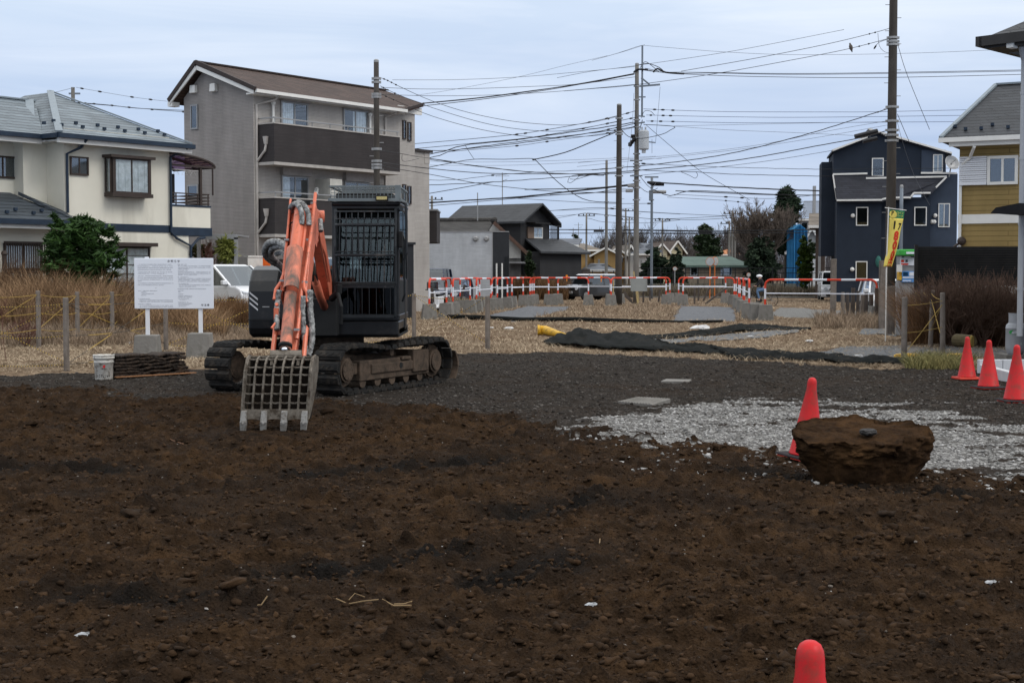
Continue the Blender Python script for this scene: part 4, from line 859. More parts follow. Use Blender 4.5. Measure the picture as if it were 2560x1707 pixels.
# ================================================================ excavator
mOr = M('orange_paint', (.61, .155, .085), .42, var=.10, scale=4, bump=.08, bscale=40, dirt=(.28, .10, .055), dirtamt=.28, dscale=9, coat=.15)
mOrW = M('orange_worn', (.66, .20, .12), .55, var=.15, scale=5, bump=.15, bscale=40, dirt=(.11, .085, .07), dirtamt=.95, dscale=7, streak=True)
mExB = M('excavator_black', (.007, .0075, .0085), .35, var=.3, scale=3, bump=.06, bscale=30, dirt=(.024, .022, .02), dirtamt=.25, dscale=3, coat=.05, spec=.3)
mExM = M('matte_black', (.012, .0125, .013), .7, var=.3)
mFrame = M('cab_frame', (.020, .023, .026), .45, var=.3, scale=5, dirt=(.09, .085, .08), dirtamt=.2)
mRub = M('track_rubber', (.012, .0115, .011), .75, var=.3, scale=10, bump=.5, bscale=30, dirt=(.040, .032, .025), dirtamt=.45, dscale=7)
mMud = M('muddy_steel', (.085, .060, .043), .85, var=.25, scale=6, bump=.4, bscale=25, dirt=(.04, .030, .022), dirtamt=.6, dscale=8)
mBkt = M('bucket_steel', (.20, .175, .145), .7, .15, var=.3, scale=9, bump=.4, bscale=35, dirt=(.055, .042, .03), dirtamt=.7, dscale=9)
mTooth = M('tooth_steel', (.34, .33, .31), .55, .3, var=.2, scale=14, bump=.4, bscale=50, dirt=(.14, .12, .10), dirtamt=.6, dscale=14)
mHose = M('hose_wrap', (.34, .34, .33), .7, var=.45, scale=22, bump=.8, bscale=40, dirt=(.05, .05, .05), dirtamt=.7, dscale=18)
mGrl = M('roof_grille', (.14, .16, .165), .5, .2, var=.2)
mChrome = M('chrome', (.75, .76, .78), .15, 1, var=.03, bump=0)
mGlassCab = glass('cab_glass', (.6, .64, .66), 1.0, (.20, .24, .26))
OX = Vector((-2.7, 21.5, 0)); Ex = empty('excavator', OX, 0, 'orange and black compact crawler excavator with caged cab and skeleton bucket', 'excavator')
# ---- undercarriage
ta = Vector((.45, .89, 0)).normalized(); ts = Vector((ta.y, -ta.x, 0)); UZ = Vector((0, 0, 1))
TH = math.atan2(ta.y, ta.x)
def U(t, s, z): return OX + ta * t + ts * s + UZ * z
def ubox(mb, t0, t1, s0, s1, z0, z1, m=0):
    c = [U(t, s, z) for z in (z0, z1) for t, s in ((t0, s0), (t1, s0), (t1, s1), (t0, s1))]
    mb.add(c, [(0, 1, 2, 3), (7, 6, 5, 4), (4, 5, 1, 0), (5, 6, 2, 1), (6, 7, 3, 2), (7, 4, 0, 3)], m)
HL, RR, ZC = 1.26, .32, .35
def tpath(d):            # position and tangent along the track loop
    Ls = 2 * HL; La = math.pi * RR; P = 2 * (Ls + La); d %= P
    if d < Ls: k = d / Ls; sag = -.045 * math.sin(math.pi * k) ** 2 + .02 * math.sin(4 * math.pi * k) * math.sin(math.pi * k); return (-HL + d, ZC + RR + sag, 0)
    d -= Ls
    if d < La: a = d / RR; return (HL + RR * math.sin(a), ZC + RR * math.cos(a), -a)
    d -= La
    if d < Ls: return (HL - d, ZC - RR, -math.pi)
    d -= Ls; a = d / RR; return (-HL - RR * math.sin(a), ZC - RR * math.cos(a), -math.pi - a)
PER = 2 * (2 * HL + math.pi * RR); NP = 40
for side in (1, -1):
    tk = MB()
    for i in range(NP):
        t, z, a = tpath(PER * (i + .5) / NP); ca, sa = math.cos(a), math.sin(a); hw = .225; pl = PER / NP * .5 - .008
        def loc(lt, ls, ln): return U(t + lt * ca - ln * sa, side * .935 + ls, z + lt * sa + ln * ca)
        # pad with chamfered tread block and two lugs
        for (a0, a1, n0, n1, w_, ch) in ((-pl, pl, -.012, .018, hw, 0), (-pl * .86, pl * .86, .018, .052, hw - .004, .022)):
            vs = [loc(a0, -w_, n0), loc(a1, -w_, n0), loc(a1, w_, n0), loc(a0, w_, n0), loc(a0 + ch, -w_ + ch * .3, n1), loc(a1 - ch, -w_ + ch * .3, n1), loc(a1 - ch, w_ - ch * .3, n1), loc(a0 + ch, w_ - ch * .3, n1)]
            tk.add(vs, [(3, 2, 1, 0), (4, 5, 6, 7), (0, 1, 5, 4), (1, 2, 6, 5), (2, 3, 7, 6), (3, 0, 4, 7)])
        for ss in (-.15, -.05, .05, .15):      # grooves read as small raised bars
            vs = [loc(-pl * .4, ss - .022, .05), loc(pl * .1, ss - .022 + .03, .05), loc(pl * .1, ss + .022 + .03, .05), loc(-pl * .4, ss + .022, .05)]
            vs += [v + (loc(0, 0, 1) - loc(0, 0, 0)) * .009 for v in vs]; tk.add(vs, [(3, 2, 1, 0), (4, 5, 6, 7), (0, 1, 5, 4), (1, 2, 6, 5), (2, 3, 7, 6), (3, 0, 4, 7)])
        for ss in (-.07, .07):                 # chain links inside
            vs = [loc(-pl * .6, ss - .018, -.055), loc(pl * .6, ss - .018, -.055), loc(pl * .6, ss + .018, -.055), loc(-pl * .6, ss + .018, -.055), loc(-pl * .95, ss - .02, -.012), loc(pl * .95, ss - .02, -.012), loc(pl * .95, ss + .02, -.012), loc(-pl * .95, ss + .02, -.012)]
            tk.add(vs, [(3, 2, 1, 0), (4, 5, 6, 7), (0, 1, 5, 4), (1, 2, 6, 5), (2, 3, 7, 6), (3, 0, 4, 7)])
    to = tk.build('track', mRub, Ex, off=OX)
    fr_ = MB(); so_ = side * .935; o1 = so_ + side * .10
    ubox(fr_, -.90, 1.05, so_ - .09, so_ + .12 * (1 if side > 0 else 1), .17, .46); ubox(fr_, -.62, .72, so_ + side * .06, so_ + side * .145, .26, .40); ubox(fr_, .52, .98, so_ + side * .05, so_ + side * .16, .22, .55)
    ubox(fr_, -.98, -.80, so_ - .07, so_ + .07, .27, .43); ubox(fr_, .2, .45, so_ - side * .0, so_ + side * .16, .42, .47)
    fr_.build('track_frame', mMud, Ex, off=OX, bev=.015)
    hd = MB(); hd.disc(U(.18, so_ + side * .147, .345), ts, .045, .006, 14); hd.build('frame_hole', mExM, Ex, off=OX)
    for nm, t, r_, wd in (('idler_wheel', -HL, .235, .15), ('sprocket', HL, .25, .10)):
        wm = MB(); c = U(t, so_, ZC); wm.disc(c, ts, r_, wd, 28); wm.disc(c + ts * side * .02, ts, r_ * .72, wd + .09, 24); wm.disc(c + ts * side * .03, ts, r_ * .58, wd + .12, 20)
        if nm == 'sprocket':
            for k in range(14): a = k * math.tau / 14; q = c + (ta * math.cos(a) + UZ * math.sin(a)) * (r_ + .01); wm.beam(q - ts * .03, q + ts * .03, .035, .04)
        else:
            for k in range(8): a = k * math.tau / 8; q = c + ts * side * (.03 + (wd + .12) / 2) + (ta * math.cos(a) + UZ * math.sin(a)) * r_ * .48; wm.disc(q, ts, .011, .01, 6)
        wm.build(nm, mMud, Ex, off=OX)
    for k in range(5):
        t = -.80 + k * .40; wm = MB(); wm.disc(U(t, so_, .155), ts, .085, .2, 16); wm.build('track_roller', mMud, Ex, off=OX)
    wm = MB(); wm.disc(U(-.05, so_ + side * .03, .555), ts, .06, .2, 16); wm.build('carrier_roller', mMud, Ex, off=OX)
cm = MB(); ubox(cm, -.55, .6, -.75, .75, .30, .52); ubox(cm, -.4, .4, -.4, .4, .5, .64); cm.disc(U(0, 0, .70), UZ, .46, .14, 32); cm.build('carbody', mMud, Ex, off=OX, bev=.02)
bl = MB()
for s_q in (-.45, .45): bl.beam(U(.5, s_q, .32), U(1.68, s_q, .28), .09, .14)
prof = [(1.70 + .10 * math.sin(k / 7 * math.pi), .05 + .44 * k / 7) for k in range(8)]
for (t0, z0), (t1, z1) in zip(prof, prof[1:]):
    vs = [U(t0, -1.15, z0), U(t0, 1.15, z0), U(t1, 1.15, z1), U(t1, -1.15, z1)]; vs += [v + ta * .035 for v in vs]; bl.add(vs, [(0, 1, 2, 3), (7, 6, 5, 4), (0, 4, 5, 1), (2, 6, 7, 3), (1, 5, 6, 2), (0, 3, 7, 4)])
bl.build('dozer_blade', mMud, Ex, off=OX)
# ---- upper structure (x right, -y towards the camera), local to OX
def lb(mb, *a, **k): mb.box(*a, **k)
up = MB(); up.box(-1.08, 1.06, -.86, .9, .78, .92); up.box(-.45, .08, -.98, -.2, .80, 1.42); up.box(-.38, .02, -1.05, -.7, .86, 1.12); up.build('deck', mExM, Ex, bev=.02)
sk = MB(); sk.box(.0, 1.06, -.93, .7, .80, 1.03); sk.build('cab_skirt', mExB, Ex, bev=.03)
# right-hand cover: swept profile
pr = [(-.93, .80), (-.97, .92), (-.98, 1.05), (-.97, 1.45), (-.90, 1.60), (-.72, 1.76), (-.45, 1.82), (.35, 1.82), (.9, 1.80), (1.0, 1.6), (1.0, .8)]
sc_ = MB(); sc_.prism([(-1.11, y, z) for y, z in pr], (.43, 0, 0)); so1 = sc_.build('side_cover', mExB, Ex, bev=.05, seg=3)
sc_ = MB(); pr2 = [(-.86, .84), (-.90, 1.05), (-.88, 1.42), (-.78, 1.52), (-.5, 1.62), (.3, 1.66), (.3, .84)]; sc_.prism([(-.70, y, z) for y, z in pr2], (.30, 0, 0)); sc_.build('tank_cover', mExB, Ex, bev=.03)
bd = MB(); bd.box(-1.115, -.66, -.985, -.2, 1.035, 1.045); bd.box(-1.12, -1.105, -.97, .95, 1.035, 1.045); bd.build('seam', mExM, so1)
st = MB()
for k in range(3):
    z = 1.42 - k * .075; st.prism([(-1.085, -.985, z), (-1.085, -.985, z + .028), (-.965, -.985, z - .072), (-.965, -.985, z - .10)], (0, -.004, 0))
build_each(st, 'stripe', M('stripe_grey', (.42, .43, .45), .5), so1)
nm_ = MB(); nm_.box(-.90, -.80, -.988, -.984, 1.22, 1.235); nm_.build('handle', mSteel, so1)
cw = MB(); cwp = []
for k in range(13): a = math.pi * k / 12; cwp.append((1.08 * math.cos(a), .35 + .75 * math.sin(a), .84))
cw.prism([(1.08, .1, .84)] + cwp + [(-1.08, .1, .84)], (0, 0, .82)); cw.build('counterweight', mExB, Ex, bev=.05, seg=3)
eh = MB(); eh.box(-.45, .98, .05, .8, 1.2, 1.78); eh.build('engine_hood', mExM, Ex, bev=.05)
ml = MB(); ml.tube([(-.62, -.6, 1.6), (-.62, -.6, 2.0)], .035, 8); ml.box(-.66, -.58, -.63, -.55, 1.95, 2.0); ml.build('mirror_stay', mExM, Ex)
# cab
CX0, CX1, CYF, CYB, CZ0, CZ1 = .09, 1.075, -.90, .72, 1.04, 2.68
cf = MB()
def post(x, y0, y1=None, wx=.075, wy=.09, z0=CZ0, z1=CZ1): y1 = y0 if y1 is None else y1; cf.beam((x, y0, z0), (x, y1, z1), wx, wy, up=(0, 1, 0))
for x in (CX0 + .04, CX1 - .04): post(x, CYF - .0, CYF + .10); post(x, CYB); post(x, -.02, wx=.06, wy=.07)
for x in (CX0 + .04, CX1 - .04): cf.beam((x, CYF + .06, CZ1), (x, CYB, CZ1), .08, .1); cf.beam((x, CYF - .02, CZ0 + .03), (x, CYB, CZ0 + .03), .08, .1); cf.beam((x, CYF + .02, 1.62), (x, CYB, 1.58), .06, .06)
for y, z in ((CYF - .0, CZ0 + .03), (CYB, CZ0 + .03), (CYF + .10, CZ1), (CYB, CZ1)): cf.beam((CX0, y, z), (CX1, y, z), .09, .1)
cf.beam((CX0 + .04, CYF + .03, 1.97), (CX1 - .04, CYF + .03, 1.97), .04, .04); cf.beam((CX0 + .04, CYF - .01, 1.545), (CX1 - .04, CYF - .01, 1.545), .06, .05)
cb_ = cf.build('cab', mExB, Ex, bev=.018)
rf = MB(); rf.box(CX0 - .01, CX1 + .01, CYF + .02, CYB + .06, CZ1 + .0, CZ1 + .07); rf.build('roof', mExB, cb_, bev=.03)
bk = MB(); bk.box(CX0 + .02, CX1 - .02, CYB - .03, CYB, CZ0, 1.62); bk.box(CX0 + .02, CX1 - .02, CYB - .45, CYB, CZ0, 1.25); bk.build('rear_panel', mExM, cb_)
dr = MB(); dr.box(CX1 - .035, CX1 - .005, CYF + .08, CYB - .05, CZ0 + .06, 1.6); dr.box(CX0 + .005, CX0 + .035, CYF + .08, CYB - .05, CZ0 + .06, 1.6); build_each(dr, 'side_panel', mExM, cb_)
for x in (CX0 + .02, CX1 - .02): q = MB(); q.box(x - .004, x + .004, CYF + .12, CYB - .04, 1.62, CZ1 - .03); q.build('side_window', mGlassCab, cb_)
q = MB(); q.prism([(CX0 + .07, CYF + .045, 1.57), (CX1 - .07, CYF + .045, 1.57), (CX1 - .07, CYF + .30, CZ1 - .05), (CX0 + .07, CYF + .30, CZ1 - .05)], (0, .006, 0)); q.build('windscreen', mGlassCab, cb_)
q = MB(); q.prism([(CX0 + .07, CYF + .03, CZ0 + .08), (CX1 - .07, CYF + .03, CZ0 + .08), (CX1 - .07, CYF + .03, 1.52), (CX0 + .07, CYF + .03, 1.52)], (0, .006, 0)); q.build('lower_window', glass('lower_glass', (.2, .22, .23), .15, (.2, .2, .2)), cb_)
q = MB(); q.box(CX0 + .08, CX1 - .08, CYB - .02, CYB - .012, 1.62, CZ1 - .05); q.build('rear_window', glass('rear_glass', (.4, .44, .46), .2, (.3, .3, .3)), cb_)
# interior
se = MB(); se.box(.36, .86, -.05, .45, 1.28, 1.42); se.box(.38, .84, .38, .52, 1.4, 1.98); se.box(.46, .76, .42, .50, 1.98, 2.16); se.build('seat', M('seat_cloth', (.03, .032, .036), .9), cb_, bev=.05)
cs2 = MB()
for x in (.30, .92): cs2.box(x - .07, x + .07, -.25, .35, 1.2, 1.50); cs2.tube([(x, -.12, 1.5), (x, -.18, 1.72)], .022, 8); cs2.ball((x, -.18, 1.75), .04)
cs2.build('console', mExM, cb_)
co2 = MB(); co2.tube([(.88, -.35, 1.66), (.88, -.35, 1.86), (.87, -.35, 1.89)], [.14, .14, .10], 14); co2.build('striped_basket', courses('stripe_basket', (.11, .115, .12), (.03, .03, .03), .035, 9, .010, .8, .1), cb_)
lv = MB()
for x in (.48, .60): lv.tube([(x, -.72, 1.06), (x, -.66, 1.45)], .014, 6); lv.box(x - .04, x + .04, -.78, -.62, 1.05, 1.09); lv.ball((x, -.66, 1.47), .03)
build_each(lv, 'travel_lever', mSteel, cb_)
dk = MB(); dk.box(CX0 + .06, .2, CYF + .12, .3, CZ0, 1.5); dk.box(CX0 + .06, CX1 - .06, CYF + .05, CYB, CZ0 + .0, CZ0 + .05); dk.build('cab_floor', mExM, cb_)
# front guard: bowed bars
gd = MB(); XA, XB = CX0 + .085, CX1 - .075; nb = 9
def gy(z): return CYF - .085 - .055 * math.sin(max(0, min(1, (z - 1.56) / 1.06)) * math.pi) ** .6
zs_ = [1.56 + 1.04 * k / 12 for k in range(13)]
for i in range(nb): 
    x = XA + (XB - XA) * (i + .5) / nb + .004 * math.sin(i * 3); gd.tube([(x + .008 * math.sin(z * 3 + i), gy(z), z) for z in zs_], .0092, 6)
for z, r_ in ((1.575, .014), (1.97, .02), (2.02, .008), (2.405, .02), (2.49, .008), (2.595, .013)): gd.tube([(XA - .01, gy(z) + .03, z), (XA + .02, gy(z) - .008, z), (XB - .02, gy(z) - .008, z), (XB + .01, gy(z) + .03, z)], r_, 6)
for x in (XA - .02, XB + .02): gd.tube([(x, CYF - .05, 1.55), (x, gy(2.1) + .04, 2.1), (x, CYF + .0, 2.63)], .022, 8)
gd.build('front_guard', mFrame, cb_)
g2 = MB()
for i in range(8): x = XA + (XB - XA) * (i + .5) / 8; g2.tube([(x, CYF - .07, 1.10), (x, CYF - .07, 1.52)], .006, 5)
g2.box(XA - .01, XB + .01, CYF - .085, CYF - .05, 1.50, 1.55); g2.box(XA, XB, CYF - .11, CYF - .05, 1.07, 1.115); g2.beam((XA - .02, CYF - .07, 1.08), (XA - .02, CYF - .07, 1.54), .03); g2.beam((XB + .02, CYF - .07, 1.08), (XB + .02, CYF - .07, 1.54), .03)
g2.build('lower_guard', mFrame, cb_)
# roof grille box
rg_ = MB(); Z0, Z1 = CZ1 + .09, CZ1 + .28; Y0, Y1 = CYF - .02, CYB - .1
for z, t_ in ((Z0, .045), (Z1, .025)):
    rg_.beam((CX0 - .02, Y0, z), (CX1 + .0, Y0, z), t_); rg_.beam((CX0 - .02, Y1, z), (CX1, Y1, z), t_)
    for x in (CX0 - .02, CX1): rg_.beam((x, Y0, z), (x, Y1, z), t_)
for i in range(19): x = CX0 + (CX1 - CX0) * i / 18; rg_.tube([(x, Y0, Z0), (x, Y0, Z1), (x, Y1, Z1)], .005, 5)
for k in range(1, 4): z = Z0 + (Z1 - Z0) * k / 4; rg_.tube([(CX0, Y0, z), (CX1, Y0, z)], .0045, 5)
for k in range(8): y = Y0 + (Y1 - Y0) * k / 7; rg_.tube([(CX0, y, Z1), (CX1, y, Z1)], .005, 5); rg_.tube([(CX1, y, Z0), (CX1, y, Z1)], .005, 5)
rg_.box(CX1 - .06, CX1 + .02, Y0 - .01, Y0 + .06, Z0 - .03, Z1 + .02)
rg_.build('roof_grille', mGrl, cb_)
rb = MB(); rb.box(CX0 + .05, CX1 - .1, Y0 + .15, Y1 - .1, Z0 - .01, Z0 + .10); rb.build('roof_hatch', mExM, cb_, bev=.02)
lp = MB(); lp.box(.74, .92, Y0 - .09, Y0 - .02, Z0 - .02, Z0 + .055); lo = lp.build('work_lamp', mExM, cb_, bev=.01)
lp = MB(); lp.box(.755, .905, Y0 - .097, Y0 - .09, Z0 - .005, Z0 + .04); lp.build('lens', M('amber_lens', (.42, .36, .16), .35, var=.3, scale=60), lo)
hr = MB(); hr.tube([(CX1 + .03, CYF + .12, 1.3), (CX1 + .065, CYF + .10, 1.4), (CX1 + .065, CYF + .10, 2.2), (CX1 + .03, CYF + .12, 2.3)], .016, 8); hr.build('handrail', mFrame, cb_)
hr = MB(); hr.tube([(CX1 + .0, CYF + .02, 2.74), (CX1 + .09, CYF + .0, 2.72), (CX1 + .10, CYF, 2.5), (CX1 + .10, CYF, 2.0), (CX1 + .06, CYF + .02, 1.9)], .02, 8); hr.tube([(CX1 - .01, CYF, 2.64), (CX1 + .03, CYF - .04, 2.64)], .04, 8); hr.build('mirror_arm', mFrame, cb_)
hr = MB(); hr.box(CX1 - .02, CX1 + .05, CYF - .06, CYF + .02, 2.08, 2.32); hr.build('latch', mExM, cb_, bev=.015)
# ---- boom, stick and bucket
def BX(Y): return -2.50 - max(0, Y - 17.2) * .052
def BP(Y, z, off=0): return Vector((BX(Y) + off, Y, z))
def plate(mb, prof, off0, off1, m=0):       # prof (Y,z) polygon between two offsets across the boom
    n = len(prof); vs = [BP(y, z, off0) for y, z in prof] + [BP(y, z, off1) for y, z in prof]
    mb.add(vs, [tuple(range(n - 1, -1, -1)), tuple(range(n, 2 * n))] + [(i, (i + 1) % n, n + (i + 1) % n, n + i) for i in range(n)], m)
bm_ = MB(); plate(bm_, [(20.8, 1.34), (20.45, 1.24), (19.4, 1.74), (18.6, 2.12), (17.3, 2.08), (17.05, 2.18), (17.1, 2.36), (17.4, 2.42), (18.4, 2.47), (18.9, 2.40), (19.8, 1.98), (20.9, 1.45)], -.10, .075)
boom = bm_.build('boom', mOr, Ex, off=OX, bev=.015)
q = MB(); 
for o_1 in (-.135, .115): plate(q, [(17.30, 2.02), (17.0, 2.12), (16.98, 2.38), (17.3, 2.45), (17.6, 2.2)], o_1, o_1 + .02)
q.build('boom_yoke', mOr, boom, off=OX)
q = MB(); q.tube([BP(18.9, 2.48, .0), BP(17.9, 2.50, .0)], .07, 14); q.tube([BP(17.9, 2.50), BP(17.3, 2.46)], .035, 10, 1); q.disc(BP(18.9, 2.46), (1, 0, 0), .08, .2, 14); q.build('arm_cylinder', [mOr, mChrome], boom, off=OX, smooth=True)
for o_1 in (-.03,): q = MB(); q.tube([BP(20.3, 1.22, o_1 + .02), BP(19.7, 1.40, o_1), BP(19.1, 1.58, o_1)], .055, 14); q.tube([BP(19.1, 1.58, o_1), BP(18.5, 1.95, o_1 - .02)], .04, 10, 1); q.build('boom_cylinder', [mOr, mChrome], boom, off=OX, smooth=True)
# curved struts visible right of the stick
q = MB(); q.tube([BP(17.15, 2.50, .12), BP(17.5, 2.35, .12), BP(18.1, 2.1, .11), BP(18.9, 1.95, .11), BP(19.6, 1.6, .11)], .016, 8); q.tube([BP(17.2, 2.35, .11), BP(17.9, 2.2, .11), BP(18.6, 1.9, .11), BP(19.3, 1.6, .11)], .013, 8); build_each(q, 'hydraulic_pipe', mOr, boom, off=OX)
# boom foot bracket and valve lumps
q = MB(); q.box(-2.92, -2.50, 20.25, 20.9, .82, 1.35); q.tube([BP(20.1, 1.35, .1), BP(19.9, 1.45, .22), BP(19.9, 1.55, .22)], .05, 8); q.tube([BP(19.8, 1.0, .25), BP(19.75, 1.25, .26), BP(19.9, 1.45, .2)], .03, 8); q.build('boom_foot', mExM, Ex, off=OX, bev=.02)
# stick: tapered box with raised side flanges; front face carries the bucket cylinder
SA, SB = (17.12, 2.50), (15.86, .74)
def SP(k, dn, off=0):      # k along stick 0..1, dn metres in front of the stick axis
    d = Vector((0, SB[0] - SA[0], SB[1] - SA[1])).normalized(); nrm = Vector((0, d.z, -d.y))
    y = SA[0] + (SB[0] - SA[0]) * k; z = SA[1] + (SB[1] - SA[1]) * k; return Vector((-2.50 + off, y, z)) + nrm * dn
stk = MB()
def ring(k, w, fr_, bk_): return [SP(k, fr_, -w), SP(k, fr_, w), SP(k, -bk_, w), SP(k, -bk_, -w)]
rings = [ring(0, .12, .05, .14), ring(.12, .12, .08, .20), ring(.35, .112, .06, .17), ring(.8, .092, .05, .10), ring(1, .085, .05, .08)]
b0 = len(stk.v); stk.v += [v for r_ in rings for v in r_]
for i in range(len(rings) - 1):
    for j in range(4): stk.f.append((i * 4 + j, i * 4 + (j + 1) % 4, i * 4 + 4 + (j + 1) % 4, i * 4 + 4 + j)); stk.m.append(0)
stk.f += [(3, 2, 1, 0), tuple(len(rings) * 4 - 4 + j for j in range(4))]; stk.m += [0, 0]
for o_1 in (-.155, .13):       # flanges
    for k0, k1 in ((-.02, .30), (.30, .62)):
        wv = [SP(k0, .12, o_1), SP(k0, -.2, o_1), SP(k1, -.16, o_1 * (.95 if k0 > .1 else 1)), SP(k1, .10, o_1)]; stk.add(wv + [v + Vector((.022, 0, 0)) for v in wv], [(0, 1, 2, 3), (7, 6, 5, 4), (0, 4, 5, 1), (2, 6, 7, 3), (1, 5, 6, 2), (0, 3, 7, 4)])
stk.beam(SP(0, .02, -.15), SP(0, .02, .15), .06, .06); stk.beam(SP(.05, .10, -.14), SP(.05, .10, .14), .03, .03)
stick = stk.build('stick', mOr, Ex, off=OX, bev=.010)
q = MB(); q.tube([SP(.06, .20, .005), SP(.40, .21, -.01)], .068, 18); q.disc(SP(.06, .20), SP(1, 0) - SP(0, 0), .078, .06, 18, 1); q.disc(SP(.40, .21), SP(1, 0) - SP(0, 0), .06, .04, 18, 1); q.beam(SP(.045, .2, -.11), SP(.045, .2, .11), .05, .05, 1)
q.build('bucket_cylinder', [mOr, mExM], stick, off=OX, smooth=False)
# worn cover tray over the cylinder, open-topped half tube
def tray(k0, k1, r0, r1, dn, mat_, o0=0, o1=0):
    q = MB(); n = 12; b = 0
    for k, r_, oo in ((k0, r0, o0), (k0 + (k1 - k0) * .5, (r0 + r1) / 2, (o0 + o1) / 2), (k1, r1, o1)):
        for sgn in (0, .008):
            for j in range(n + 1):
                a = math.pi * j / n; q.v.append(tuple(SP(k, dn + (r_ - sgn) * math.sin(a), oo + (r_ - sgn) * math.cos(a))))
    st_ = 2 * (n + 1)
    for i in range(2):
        for j in range(n):
            a = i * st_ + j; q.f.append((a, a + 1, a + st_ + 1, a + st_)); a += n + 1; q.f.append((a + st_, a + st_ + 1, a + 1, a)); q.m += [0, 0]
    for j in range(n):
        for base in (0, 2 * st_): a = base + j; q.f.append((a, a + n + 1, a + n + 2, a + 1)); q.m.append(0)
    return q.build('cylinder_cover', mat_, stick, off=OX, smooth=True)
tray(.36, .62, .098, .088, .20, mOrW, -.012, -.012); tray(.63, .985, .070, .066, .15, mOrW, -.018, -.015)
q = MB(); q.tube([SP(.63, .16, -.018), SP(.97, .16, -.018)], .045, 12); q.build('cylinder_rod', M('rusty_rod', (.09, .07, .055), .5, .5, var=.4, scale=20), stick, off=OX)
q = MB(); q.disc(SP(.965, .17, -.016), SP(1, 0) - SP(0, 0), .078, .03, 20, 1); q.ball(SP(.99, .19, -.016), .036, 0, 3); q.build('rod_eye', [mChrome, mExM], stick, off=OX, smooth=True)
# hard pipes with clamps on the stick
q = MB(); q.tube([SP(-.04, .16, .155), SP(.3, .17, .145), SP(.56, .16, .12), SP(.60, .16, .13), SP(.63, .15, .17), SP(.68, .13, .175)], .021, 8); q.tube([SP(.10, .2, .085), SP(.37, .21, .075), SP(.40, .22, .04)], .019, 8)
q.tube([SP(.5, .15, -.12), SP(.56, .15, -.15), SP(.60, .13, -.20), SP(.66, .12, -.205)], .02, 8); q.tube([SP(.6, .14, .095), SP(.68, .13, .10), SP(.9, .10, .09)], .022, 8); q.tube([SP(.0, .14, -.14), SP(.35, .13, -.13), SP(.6, .1, -.12)], .014, 8)
build_each(q, 'hydraulic_pipe', mOr, stick, off=OX)
q = MB()
for k, o_1 in ((.28, .13), (.28, -.13), (.56, .13), (.55, -.13), (.03, .14), (.86, .09)): q.box(-2.5 + o_1 - .03, -2.5 + o_1 + .03, SP(k, .16).y - .02, SP(k, .16).y + .02, SP(k, .16).z - .012, SP(k, .16).z + .012)
build_each(q, 'pipe_clamp', mSteel, stick, off=OX)
q = MB(); q.tube([SP(-.08, .13, .16), SP(-.03, .15, .157)], .026, 10); q.tube([SP(.08, -.02, .21), SP(.16, -.02, .23)], .03, 8); q.build('pipe_fitting', mHose, stick, off=OX)
q = MB(); q.box(-2.5 - .19, -2.5 - .14, SP(.74, .1).y - .05, SP(.74, .1).y + .02, SP(.74, .1).z - .09, SP(.74, .1).z + .06); q.tube([SP(.70, .12, -.165), SP(.70, .16, -.165)], .02, 6); q.tube([SP(.80, .1, -.165), SP(.84, .12, -.20)], .015, 6); q.build('valve', mOr, stick, off=OX)
def hose(pts, r_, par, mat_=None, name='hose'):
    P = [Vector(p) for p in pts]; out = []
    for i in range(len(P) - 1):
        p0, p1, p2, p3 = P[max(i - 1, 0)], P[i], P[i + 1], P[min(i + 2, len(P) - 1)]
        for k in range(7): t = k / 7; out.append(.5 * (2 * p1 + (p2 - p0) * t + (2 * p0 - 5 * p1 + 4 * p2 - p3) * t * t + (3 * p1 - p0 - 3 * p2 + p3) * t ** 3))
    out.append(P[-1]); q = MB(); rs = [r_ * (1 + (.12 if i % 2 else -.06)) for i in range(len(out))]; q.tube(out, rs, 10); return q.build(name, mat_ or mHose, par, off=OX, smooth=True)
def cx(x, y, Y): return D(480 + x / 2.413, 460 + y / 2.413, Y)         # from the enlarged reading of the machine
hose([cx(600, 168, 17.0), cx(597, 138, 16.9), cx(625, 120, 16.8), cx(650, 142, 16.72), cx(663, 190, 16.68), cx(660, 245, 16.66)], .030, stick)
hose([cx(608, 140, 16.95), cx(640, 110, 16.85), cx(680, 135, 16.75), cx(702, 185, 16.7), cx(706, 250, 16.66)], .030, stick)
hose([cx(640, 225, 16.7), cx(600, 235, 16.8), cx(582, 280, 16.85), cx(592, 330, 16.9)], .008, stick, mExM)
hose([cx(580, 385, 17.4), cx(520, 350, 17.8), cx(460, 360, 18.2), cx(440, 420, 18.5), cx(480, 465, 18.8), cx(540, 500, 19.2), cx(570, 560, 19.5)], .042, boom)
hose([cx(580, 405, 17.5), cx(530, 372, 17.9), cx(480, 395, 18.3), cx(476, 435, 18.6), cx(520, 480, 18.9), cx(565, 540, 19.3)], .038, boom)
hose([cx(578, 450, 17.8), cx(545, 415, 18.1), cx(510, 420, 18.4)], .032, boom)
hose([cx(527, 640, 16.2), cx(518, 700, 16.2), cx(512, 780, 16.1), cx(513, 880, 16.0)], .031, stick)
hose([cx(672, 675, 16.1), cx(668, 760, 16.1), cx(672, 850, 16.05), cx(680, 960, 16.0), cx(690, 1035, 16.0)], .028, stick)
hose([cx(712, 640, 16.2), cx(714, 760, 16.15), cx(724, 860, 16.1), cx(722, 960, 16.05), cx(700, 1035, 16.0)], .033, stick)
